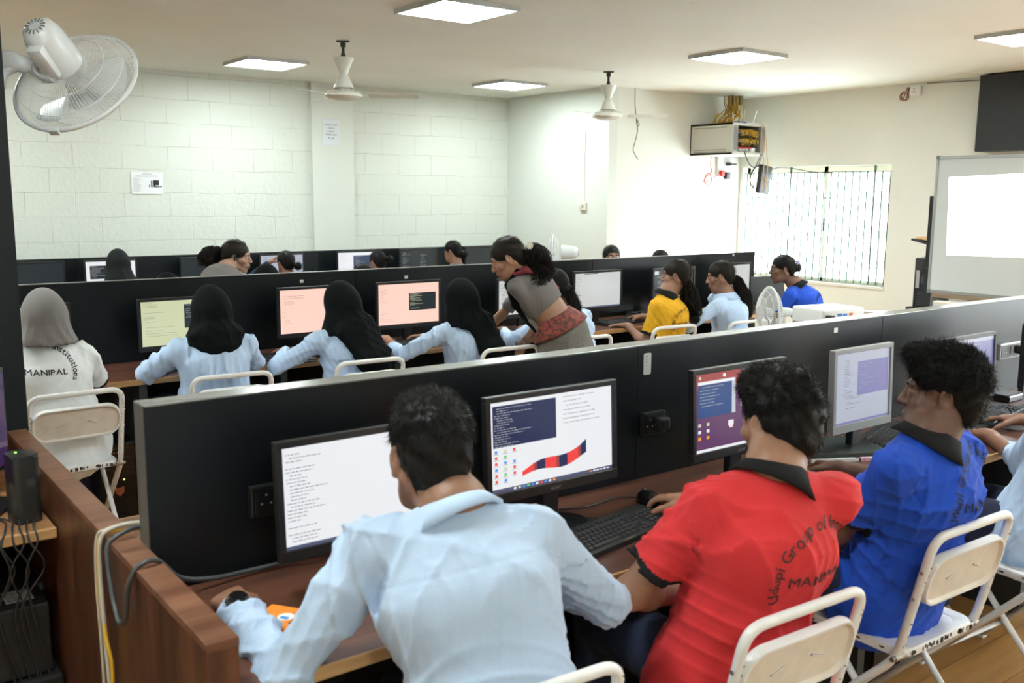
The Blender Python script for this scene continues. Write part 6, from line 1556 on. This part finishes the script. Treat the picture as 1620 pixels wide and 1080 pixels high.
# watch
sh, E_, W_ = armsA['L']; u = nrm(W_-E_)
r = thing('wristwatch', 'black wristwatch on the left wrist of the man in the pale blue striped shirt', 'watch', tuple(W_-u*.012))
bm.free(); bm = BM(); X = nrm(np.cross(u, V(0, 0, 1))); Y = np.cross(X, u)
tube(bm, [tuple((X*math.cos(2*PI*i/28)*.0305+Y*math.sin(2*PI*i/28)*.0265)) for i in range(28)], .0055, 8, closed=True)
bmesh.ops.scale(bm, vec=(1, 1, 1), verts=bm.verts)
tube(bm, [tuple(u*.009+(X*math.cos(2*PI*i/28)*.0300+Y*math.sin(2*PI*i/28)*.0260)) for i in range(28)], .0055, 8, closed=True)
tube(bm, [tuple(-u*.009+(X*math.cos(2*PI*i/28)*.0305+Y*math.sin(2*PI*i/28)*.0265)) for i in range(28)], .0055, 8, closed=True)
obj('strap', bm, mat('watch_rubber', (.012, .012, .013), rough=.4), r, smooth=True)
bm = BM(); a0 = Y*(.027 if Y[2] > 0 else -.027); lathe(bm, [(0, 0), (.020, 0), (.021, .006), (.018, .009), (0, .009)], 24, tuple(a0), tuple(a0)); obj('dial', bm, GLOSSB, r, angle=40)

# B: red polo
B_, armsB, HMB, hcB = person('person', 'man in red polo with black collar, seen from behind, right hand on the mouse', (1.72, 1.40, .555), (1.775, 1.325, 1.015), 72, (1.853, 1.378, 1.150), 78, -12, 0,
    hands={'L': (1.765, 1.60, .665), 'R': (2.026, 1.83, .795)}, poles={'L': (-1, .1, -.2), 'R': (.6, -.3, -.8)}, sex='m', skin='tan', top='red', sleeve='short', sleeve_len=.70, trim='trim', collar='trim', hair='short', h=.0075, twist=66,
    handcfg={'R': dict(d=(.03, 1, -.08), n=(0, 0, -1), curl=((12, 24, 16), (10, 22, 14), (12, 26, 18), (14, 30, 20)), spread=7, thumb=(.75, .65, .15)), 'L': dict(d=(.75, .55, .05), n=(.2, -.2, -1), curl=(20, 28, 18), spread=5)},
    text_=(TD, (1.805, 1.235, .835), 1.02, WORDS), seed=8, fold=.009, sh_h=.0052, hs=1.01, strandn=1.6, shw=.162, hlen=.021, hlift=.09)
# bracelet
sh, E_, W_ = armsB['R']; u = nrm(W_-E_); r = thing('bracelet', 'silver chain bracelet on the mouse wrist of the red polo man', 'bracelet', tuple(W_-u*.03)); bm = BM(); X = nrm(np.cross(u, V(0, 0, 1))); Y = np.cross(X, u)
for i in range(22):
    a = 2*PI*i/22; c = X*math.cos(a)*.030+Y*math.sin(a)*.026; t_ = -X*math.sin(a)*.006+Y*math.cos(a)*.006; w_ = u*.0042 if i % 2 else nrm(c)*.002
    tube(bm, [tuple(c-t_-w_), tuple(c+t_-w_), tuple(c+t_+w_), tuple(c-t_+w_)], .0014, 5, closed=True)
obj('links', bm, mat('silver', (.75, .75, .75), rough=.2, metal=1), r)

# C: blue polo
C_, armsC, HMC, hcC = person('person', 'man in royal blue polo with wavy black hair and light beard, face in profile', (2.52, 1.45, .555), (2.465, 1.33, 1.000), 92, (2.520, 1.335, 1.146), 116, -3, 0,
    hands={'L': (2.50, 1.66, .60), 'R': (2.745, 1.79, .787)}, poles={'L': (-1, .2, -.5), 'R': (.5, -.2, -.9)}, sex='m', skin='dark', top='blue', sleeve='short', sleeve_len=.72, trim='trim', collar='trim', hair='short', h=.0075, twist=88,
    handcfg={'R': dict(d=(.35, 1, -.15), n=(-.3, -.1, -1), curl=(32, 40, 25), spread=3), 'L': dict(d=(.1, 1, -.1), n=(0, 0, -1))},
    text_=(TN, (2.545, 1.20, .85), 1.05, WORDS), seed=15, fold=.0065, sh_h=.0052, hs=1.02, strandn=2.0, shw=.155, hlen=.024, hlift=.10, hcurl=.34)
sh, E_, W_ = armsC['R']; u = nrm(W_-E_); r = thing('wrist_thread', 'red sacred thread tied round the right wrist of the blue polo man', 'wristband', tuple(W_-u*.025)); bm = BM(); X = nrm(np.cross(u, V(0, 0, 1))); Y = np.cross(X, u)
for j in range(4):
    tube(bm, [tuple(u*(.004*j-.006+.002*math.sin(i))+(X*math.cos(2*PI*i/20)*.0285+Y*math.sin(2*PI*i/20)*.0255)) for i in range(20)], .0026, 6, closed=True)
k_ = -X*.028 if (-X)[1] < 0 else X*.028
for j in range(5): tube(bm, [tuple(k_), tuple(k_*1.5+V(.004*j-.008, -.006, -.008-.003*j)), tuple(k_*1.9+V(.007*j-.012, -.01, -.02-.002*j))], .0014, 5)
obj('thread', bm, mat('thread_red', (.65, .02, .02), rough=.7), r, smooth=True)

# D: partly cut by the photo edge
person('person', 'person in light blue shirt cut by the right photo edge, sleeve rolled to the elbow', (3.42, 1.42, .555), (3.50, 1.36, .985), 88, (3.60, 1.40, 1.155), 80, -10, 0,
    hands={'L': (3.62, 1.735, .785), 'R': (3.93, 1.74, .80)}, poles={'L': (-.2, -.5, -1), 'R': (.6, -.4, -.6)}, sex='m', skin='mid', top='skyblue', sleeve='long', cuffdrop=.62, hair='short', h=.009, collar='skyblue', seed=22, fold=.009, strandn=.6,
    handcfg={'R': dict(d=(.1, 1, -.1), n=(0, 0, -1), curl=(12, 24, 16), spread=5), 'L': dict(d=(.3, 1, -.15), n=(0, 0, -1))})

# ---------------------------------------------------------------- middle row
person('person', 'woman in grey headscarf and white polo with printed back, seated left by the pillar', (.95, 4.68, .555), (.905, 4.67, .965), 86, (.90, 4.70, 1.118), 92, -12, 0,
    hands={'L': (.86, 5.02, .80), 'R': (1.02, 5.02, .80)}, poles={'L': (-1, -.3, -.6), 'R': (1, -.4, -.7)}, sex='f', skin='tan', top='white', sleeve='short', sleeve_len=.80, trim='trim', hair='hijab:g', h=.009, text_=(TB, (.87, 4.55, .885), .98, WORDS), seed=31, fold=.007, head_detail=True, build=1.06)
person('person', 'woman in black headscarf and light blue top facing the pale yellow screen', (1.675, 4.70, .555), (1.660, 4.67, .945), 88, (1.665, 4.70, 1.093), 92, -16, 0,
    hands={'L': (1.57, 5.05, .785), 'R': (1.80, 5.05, .785)}, poles={'L': (-1, -.2, -.35), 'R': (1, -.2, -.35)}, sex='f', skin='tan', top='skyblue', sleeve='long', hair='hijab:bv', h=.009, seed=33, fold=.009, head_detail=False, build=1.16, shw=.168)
person('person', 'woman in black headscarf and light blue top leaning far left, at the plain peach screen', (2.45, 4.68, .555), (2.43, 4.74, .92), 96, (2.425, 4.77, 1.072), 104, -20, -4,
    hands={'L': (2.215, 5.04, .795), 'R': (2.52, 5.05, .785)}, poles={'L': (-.9, -.2, -.5), 'R': (1, -.2, -.5)}, sex='f', skin='tan', top='skyblue', sleeve='long', hair='hijab:bt', h=.009, seed=37, fold=.008, head_detail=False, build=1.06,
    tail=([(2.44, 4.63, .97), (2.51, 4.545, .80), (2.55, 4.51, .62)], [.135, .105, .06]), handcfg={'L': dict(d=(-.1, 1, -.1), n=(0, 0, -1), curl=(12, 20, 14))}, shw=.16)
person('person', 'woman in black headscarf trailing down her back, light blue top, beside the grey sari', (3.22, 4.64, .555), (3.18, 4.66, .915), 98, (3.165, 4.68, 1.060), 104, -18, 3,
    hands={'L': (2.86, 5.00, .80), 'R': (3.2, 5.05, .785)}, poles={'L': (-.8, -.4, -.6), 'R': (1, -.2, -.5)}, sex='f', skin='tan', top='skyblue', sleeve='long', cuffdrop=.35, hair='hijab:bt', h=.009, seed=41, fold=.008, head_detail=False, build=1.04,
    tail=([(3.22, 4.55, .95), (3.26, 4.48, .80), (3.26, 4.455, .60)], [.11, .085, .060]), shw=.16)
person('person', 'girl in light blue shirt with thick black braid, behind the grey sari', (4.03, 4.60, .555), (3.985, 4.66, .93), 92, (3.93, 4.72, 1.10), 100, -18, 0,
    hands={'L': (3.76, 5.03, .79), 'R': (4.05, 5.03, .785)}, poles={'L': (-.9, -.2, -.5), 'R': (1, -.2, -.5)}, sex='f', skin='mid', top='skyblue', sleeve='long', hair='braid', h=.009, collar='skyblue', seed=43, fold=.008, head_detail=False,
    tail=([(3.955, 4.62, 1.09), (3.98, 4.58, 1.01), (3.985, 4.555, .93), (3.985, 4.53, .86)], [.034, .036, .032, .022]), shw=.155)
person('person', 'girl in yellow polo with long wavy ponytail and hand spread on the keyboard', (4.86, 4.62, .555), (4.92, 4.66, .965), 104, (4.985, 4.65, 1.133), 124, -8, 0,
    hands={'L': (4.735, 4.87, .770), 'R': (5.05, 5.03, .795)}, poles={'L': (-.2, -.6, -1), 'R': (.8, -.3, -.7)}, sex='f', skin='mid', top='yellow', sleeve='short', sleeve_len=.75, trim='trim', collar='trim', hair='pony', h=.008, text_=(TY, (4.93, 4.53, .80), .90, WORDS), seed=47, fold=.008,
    tail=([(4.99, 4.63, 1.13), (5.03, 4.60, 1.08), (5.06, 4.58, .98), (5.08, 4.56, .88), (5.06, 4.54, .80)], [.030, .045, .060, .055, .028]), handcfg={'L': dict(d=(-.35, 1, -.05), n=(0, 0, -1), curl=(6, 10, 8), spread=10), 'R': dict(d=(-.3, 1, -.1), n=(0, 0, -1), curl=(12, 20, 14))}, shw=.15)
r = thing('hair_tie', 'green scrunchie on the ponytail of the yellow polo girl', 'hair tie', (4.998, 4.622, 1.115)); bm = BM()
tube(bm, [(.022*math.cos(2*PI*i/18)*(1+.1*math.sin(i*5)), .026*math.sin(2*PI*i/18), .008*math.sin(i*3)) for i in range(18)], .012, 8, closed=True); obj('band', bm, mat('scrunchie', (.03, .30, .18), rough=.7), r, smooth=True)
r = thing('hair_clip', 'small pink clip in the yellow polo girl\'s hair', 'hair clip', (4.955, 4.615, 1.185)); bm = BM()
for i in range(5): bmesh.ops.create_uvsphere(bm, u_segments=8, v_segments=6, radius=.008, matrix=Matrix.Translation((.012*math.cos(i*1.257), 0, .012*math.sin(i*1.257))))
obj('petals', bm, mat('clip_pink', (.65, .20, .45), rough=.4), r, smooth=True)
person('person', 'girl in light blue shirt with brown ponytail and hoop earring, chin on her right hand', (5.52, 4.58, .555), (5.50, 4.62, .93), 104, (5.47, 4.66, 1.103), 128, -14, 0,
    hands={'L': (5.22, 4.86, .785), 'R': (5.60, 4.76, 1.02)}, poles={'L': (-.9, -.2, -.5), 'R': (.7, .6, -.9)}, sex='f', skin='mid', top='skyblue', sleeve='long', cuffdrop=.5, hair='pony', h=.0085, collar='skyblue', seed=51, fold=.008,
    tail=([(5.55, 4.60, 1.09), (5.59, 4.57, 1.03), (5.62, 4.55, .94), (5.635, 4.54, .86), (5.63, 4.53, .80)], [.030, .044, .046, .036, .018]), handcfg={'R': dict(d=(-.3, -.1, 1), n=(-.8, -.3, .2), curl=(40, 50, 30))}, shw=.145)
bm = BM(); tube(bm, [(.016*math.cos(2*PI*i/20), 0, .018*math.sin(2*PI*i/20)) for i in range(20)], .0016, 6, closed=True)
o = tag(obj('earring', bm, METAL, smooth=True), 'thin hoop earring of the girl with the brown ponytail', 'earring'); o.location = (5.405, 4.635, 1.070); o.rotation_euler = (0, 0, R(100))
person('person', 'girl in bright blue polo with a low bun, typing on the open laptop', (6.66, 4.62, .555), (6.55, 4.775, .935), 108, (6.465, 4.86, 1.105), 140, -6, 0,
    hands={'L': (6.44, 4.96, .80), 'R': (6.68, 5.0, .81)}, poles={'L': (-.6, -.4, -.8), 'R': (.8, -.3, -.7)}, sex='f', skin='deep', top='blue', sleeve='short', trim=None, collar='trim', hair='bun', h=.009, tail=(6.570, 4.80, 1.115), text_=(TN, (6.63, 4.60, .80), .9, WORDS), seed=55, fold=.008, shw=.155, build=1.06,
    handcfg={'L': dict(d=(-.2, 1, -.1), n=(0, 0, -1), curl=(18, 30, 20), spread=6)})
r = thing('hair_clip', 'lilac claw clip holding the low bun of the bright blue polo girl', 'hair clip', (6.565, 4.815, 1.150)); bm = BM()
for i in range(6): tube(bm, smooth_path([(-.02+.008*i, -.02, .02), (-.02+.008*i, -.035, .005), (-.02+.008*i, -.036, -.02)], 4), .0022, 6)
box(bm, (-.025, -.026, .014), (.025, -.018, .024), 0, .003); obj('claw', bm, mat('clip_lilac', (.42, .36, .60), rough=.35), r)

# ---------------------------------------------------------------- the teacher in the grey sari, leaning over the desk
Tr, armsT, HMT, hcT = person('person', 'woman in grey sari with a flower in her curly black hair, leaning over the desk', (3.62, 4.28, .93), (3.445, 4.43, 1.195), 128, (3.345, 4.45, 1.318), 142, -30, 0,
    hands={'L': (3.52, 4.50, .80), 'R': (3.33, 4.80, .79)}, poles={'L': (.7, -.8, -.1), 'R': (.2, .4, -.9)}, sex='f', skin='tan', top='grey', sleeve='short', sleeve_len=.80, hair='pony', h=.007, sit=False, skirt=True, legs=False, twist=125, seed=61, fold=.005, shw=.150, build=.88, hs=1.05, strandn=1.9, crop=True,
    tail=([(3.455, 4.375, 1.36), (3.50, 4.33, 1.30), (3.49, 4.325, 1.22), (3.45, 4.345, 1.14), (3.42, 4.37, 1.06)], [.052, .072, .066, .048, .024]), handcfg={'L': dict(d=(-.1, .5, -.8), n=(.8, .2, 0), curl=(20, 30, 20)), 'R': dict(d=(-.2, 1, -.3), n=(0, 0, -1))})
OT = Tr.location
def sub(name, F, h, m, root, dispseed=None):
    v, q = extract(F, h); return build_mesh(name, v, q, m, None, root, tuple(root.location))
K = Field(); XR = nrm(V(math.cos(R(38)), math.sin(R(38)), 0))     # lateral axis of the hips
hipc = V(3.63, 4.27, .90)
K.loft([(hipc+V(-.035, .028, .045), .110, .092), (hipc+V(0, 0, -.03), .158, .142), (V(3.66, 4.27, .70), .176, .170), (V(3.66, 4.28, .35), .17, .17), (V(3.66, 4.28, .06), .185, .185)], XR, .05)
_fs = folds(.010, 5, 20, (1, 1, .15)); K.disp.append(lambda Pn: _fs(Pn)*np.clip((.90-Pn[:, 2])/.12, 0, 1))
sub('sari_skirt', K, .008, CL['sari'], Tr)
bm = BM(); ca, cb = hipc+V(-.050, .040, .085), hipc+V(-.014, .011, -.005); un = nrm(ca-cb); Xb = nrm(XR-un*(XR @ un)); Yb = np.cross(un, Xb); rows = []
for i in range(56):
    a = 2*PI*i/56; row = []
    for j in range(7):
        t_ = j/6; c_ = lerp(cb, ca, t_)-un*.0; rx_, ry_ = .182+(.118-.182)*t_**1.2, .168+(.104-.168)*t_**1.2; bulge = .009+.002*math.sin(a*9+j)
        row.append(bm.verts.new(c_+(Xb*math.cos(a)*(rx_+bulge)+Yb*math.sin(a)*(ry_+bulge))-np.array(OT)))
    for rr_ in (-.010,): row.append(bm.verts.new(ca+(Xb*math.cos(a)*(.118+rr_)+Yb*math.sin(a)*(.104+rr_))-un*.004-np.array(OT)))
    row.insert(0, bm.verts.new(cb+(Xb*math.cos(a)*.170+Yb*math.sin(a)*.150)+un*.004-np.array(OT)))
    rows.append(row)
for i in range(56):
    r0, r1 = rows[i], rows[(i+1) % 56]
    for j in range(len(r0)-1): bm.faces.new((r0[j], r1[j], r1[j+1], r0[j+1]))
obj('waist_band', bm, CL['band'], Tr, smooth=True)
# pallu: black cloth from the near shoulder down across the front and a grey fold behind
shL = armsT['L'][0]; shR = armsT['R'][0]; ST = V(3.445, 4.43, 1.195); FT = V(math.cos(R(125)), math.sin(R(125)), 0); RT = V(FT[1], -FT[0], 0)
UT = nrm(ST-V(3.62, 4.28, .93)); FR = nrm(np.cross(UT, RT)); FR = FR if FR @ FT > 0 else -FR
K = Field()
K.loft([(ST-RT*.075+UT*.045-FR*.03, .040, .020), (ST-RT*.080+UT*.015+FR*.065, .042, .020), (ST-RT*.070-UT*.10+FR*.115, .045, .020), (ST-RT*.055-UT*.22+FR*.120, .055, .020), (ST-RT*.03-UT*.32+FR*.120, .07, .020)], RT, .02); K.disp.append(folds(.004, 3, 45, (1, 1, .3)))
sub('pallu_fold', K, .006, CL['hblack'], Tr)
K = Field(); K.loft([(ST-RT*.075+UT*.042-FR*.01, .044, .022), (ST-RT*.070+UT*.015-FR*.075, .030, .014), (ST-RT*.020-UT*.09-FR*.115, .022, .010), (ST+RT*.03-UT*.17-FR*.118, .018, .008)], RT, .02); K.disp.append(folds(.003, 4, 45, (1, 1, .3)))
sub('pallu_border', K, .006, CL['wine'], Tr)
K = Field(); K.loft([(ST+RT*.00-UT*.10+FR*.10, .085, .020), (ST-UT*.22+FR*.105, .10, .022), (ST-UT*.32+FR*.10, .12, .03)], RT, .03); K.disp.append(folds(.005, 8, 45, (1, 1, .3)))
sub('sari_front', K, .007, CL['sari'], Tr)
r = thing('hair_flower', 'small white flower in the hair of the woman in the grey sari', 'flower', (3.435, 4.352, 1.395)); bm = BM()
for i in range(9): box(bm, (-.004, 0, -.0015), (.004, .022, .0015), 0, .001, 1, Matrix.Rotation(R(128), 4, 'Z') @ Matrix.Rotation(i*.7, 4, 'Y') @ Matrix.Rotation(R(80), 4, 'X'))
obj('petals', bm, mat('petal', (.80, .78, .66), rough=.6), r)
sh, E_, W_ = armsT['L']; u = nrm(W_-E_); bm = BM(); X = nrm(np.cross(u, V(0, 1, 0))); Y = np.cross(X, u)
tube(bm, [tuple((X*math.cos(2*PI*i/24)*.026+Y*math.sin(2*PI*i/24)*.026)) for i in range(24)], .0025, 6, closed=True)
o = tag(obj('bangle', bm, mat('silver', (.75, .75, .75), rough=.2, metal=1), smooth=True), 'thin silver bangle on the near wrist of the woman in the grey sari', 'bangle'); o.location = tuple(W_-u*.02)

# ---------------------------------------------------------------- beyond the middle partition
N_, armsN, HMN, hcN = person('person', 'woman with headset microphone and frizzy ponytail bending over the far side, grey top', (2.50, 6.95, .90), (2.62, 7.03, 1.075), 40, (2.735, 7.08, 1.205), -32, -10, 6,
    hands={'L': (2.85, 7.35, .80), 'R': (2.95, 7.0, .80)}, sex='f', skin='fair', top='grey', sleeve='short', hair='pony', h=.009, sit=False, legs=True, seed=71, shw=.155, hs=1.08, twist=30, hfine=.006, strandn=1.6,
    tail=([(2.65, 7.17, 1.215), (2.60, 7.19, 1.215), (2.55, 7.19, 1.195), (2.50, 7.18, 1.155)], [.035, .060, .065, .035]))
r = thing('headset', 'thin black headset microphone worn by the woman with the frizzy ponytail', 'headset', tuple(hcN)); bm = BM(); g_ = lambda x, y, z: tuple(HMN @ V(x, y, z))
tube(bm, smooth_path([g_(.082, -.03, .01), g_(.086, 0, .03), g_(.086, .015, .0), g_(.084, .04, -.04), g_(.06, .085, -.062), g_(.03, .11, -.066)], 5), .0022, 6); tube(bm, [g_(.083, .0, .03), g_(.086, .0, -.02)], .008, 8)
tube(bm, smooth_path([g_(.084, .0, -.02), g_(.08, .02, -.09), g_(.06, .03, -.16)], 5), .0015, 6); tube(bm, smooth_path([g_(-.082, -.03, .03), g_(-.04, -.02, .118), g_(.04, -.02, .118), g_(.084, 0, .02)], 6), .0018, 6)
obj('boom', bm, BPLAS, r, smooth=True)
r = thing('lanyard', 'purple lanyard round the neck of the woman with the headset', 'lanyard', (2.62, 7.03, 1.075)); bm = BM()
tube(bm, smooth_path([(.02, .0, .055), (.065, -.02, .045), (.085, -.04, .0), (.10, -.05, -.08)], 5), .006, 6); obj('ribbon', bm, mat('lanyard', (.10, .08, .22)), r, smooth=True)
def far(lab, top_, hair, x, y, z, hy, skin='mid', cl='skyblue', face=None, detail=False, tail=None, hands=None, roll=0, hp=-8, lean=.04, seed=1, shw=None):
    """seated person given by the top of the head"""
    f = face if face is not None else hy; F_ = V(math.cos(R(f)), math.sin(R(f)), 0); hc = V(x, y, z-.115); S_ = hc-F_*.05+V(0, 0, -.165); P_ = S_-F_*lean; P_[2] = .54
    hd = hands or {'L': tuple(S_+F_*.30+V(F_[1], -F_[0], 0)*-.12+V(0, 0, -.17)), 'R': tuple(S_+F_*.30+V(F_[1], -F_[0], 0)*.12+V(0, 0, -.17))}
    return person('person', lab, P_, S_, f, hc, hy, hp, roll, hands=hd, sex='f', skin=skin, top=cl, sleeve='long', hair=hair, h=.012, head_detail=detail, tail=tail, seed=seed, fold=.006, strandn=.8, hfine=.009, shw=shw)
far('woman in charcoal headscarf facing the bright white screen on the farthest desk', None, 'hijab:c', 2.26, 8.60, 1.185, 90, 'mid', 'hblack', seed=5)
far('student with a black bun, hand at her face, at the pale blue screen', None, 'bun', 3.80, 8.60, 1.14, 96, 'mid', 'navy', tail=(3.87, 8.475, 1.000), hands={'L': (3.685, 8.72, 1.02), 'R': (3.95, 8.85, .80)}, seed=6)
far('student with a high dark bun at the white and navy screen', None, 'bun', 4.80, 8.60, 1.115, 100, 'mid', 'skyblue', tail=(4.88, 8.49, 1.035), seed=7)
far('student with a low bun, bare neck, half turned left between two dark screens', None, 'bun', 5.72, 8.60, 1.195, 122, 'mid', 'grey', tail=(5.81, 8.52, 1.055), seed=8)
far('student beyond the partition, black headscarf top showing below the bun', None, 'hijab:b', 2.70, 6.42, 1.170, -90, 'mid', 'skyblue', seed=9)
far('student beyond the partition, black headscarf top left of the woman with headset', None, 'hijab:b', 2.02, 6.48, 1.135, -90, 'mid', 'skyblue', seed=10)
far('student beyond the partition, dark hair top just below the high bun', None, 'pulled', 3.50, 6.48, 1.155, -90, 'mid', 'skyblue', seed=11)
far('girl facing across the partition, forehead and eyes beside the flowered hair', None, 'pulled', 5.17, 6.48, 1.278, -100, 'mid', 'skyblue', detail=.007, seed=12, hp=-4)
far('girl peeking over the middle partition, eyes and brows only', None, 'pulled', 6.10, 6.50, 1.235, -118, 'mid', 'skyblue', detail=.007, seed=13, hp=0)
far('person whose dark hair top shows above the partition, rightmost of the far sitters', None, 'pulled', 6.76, 6.50, 1.170, -100, 'mid', 'skyblue', seed=14)

# ================================================================ groups of repeats
for o in scene.objects:
    if o.parent is not None or 'category' not in o.keys() or 'group' in o.keys(): continue
    c, y = o['category'], o.location.y
    row = 'near' if y < 3.3 else ('middle' if y < 6.3 else 'far')
    if c == 'monitor': o['group'] = 'monitors on the '+row+' desk'
    elif c == 'keyboard': o['group'] = 'keyboards on the '+row+' desk'
    elif c == 'mouse': o['group'] = 'computer mice on the desks'
    elif c == 'computer': o['group'] = 'computer towers'
    elif c == 'person' and 'sari' not in o['label'][:20] and 'headset' not in o['label']: o['group'] = {'near': 'students at the near desk', 'middle': 'students at the middle desk', 'far': 'students beyond the middle partition'}[row]
    elif c == 'sticker': o['group'] = 'stickers on the partitions'
    elif c == 'socket' and o.name.startswith('power_socket'): o['group'] = 'sockets on the near partition'
    elif c == 'partition': o['group'] = 'black desk partitions'
    elif o.name.startswith('network_cable'): o['group'] = 'cables over the wood side panel'
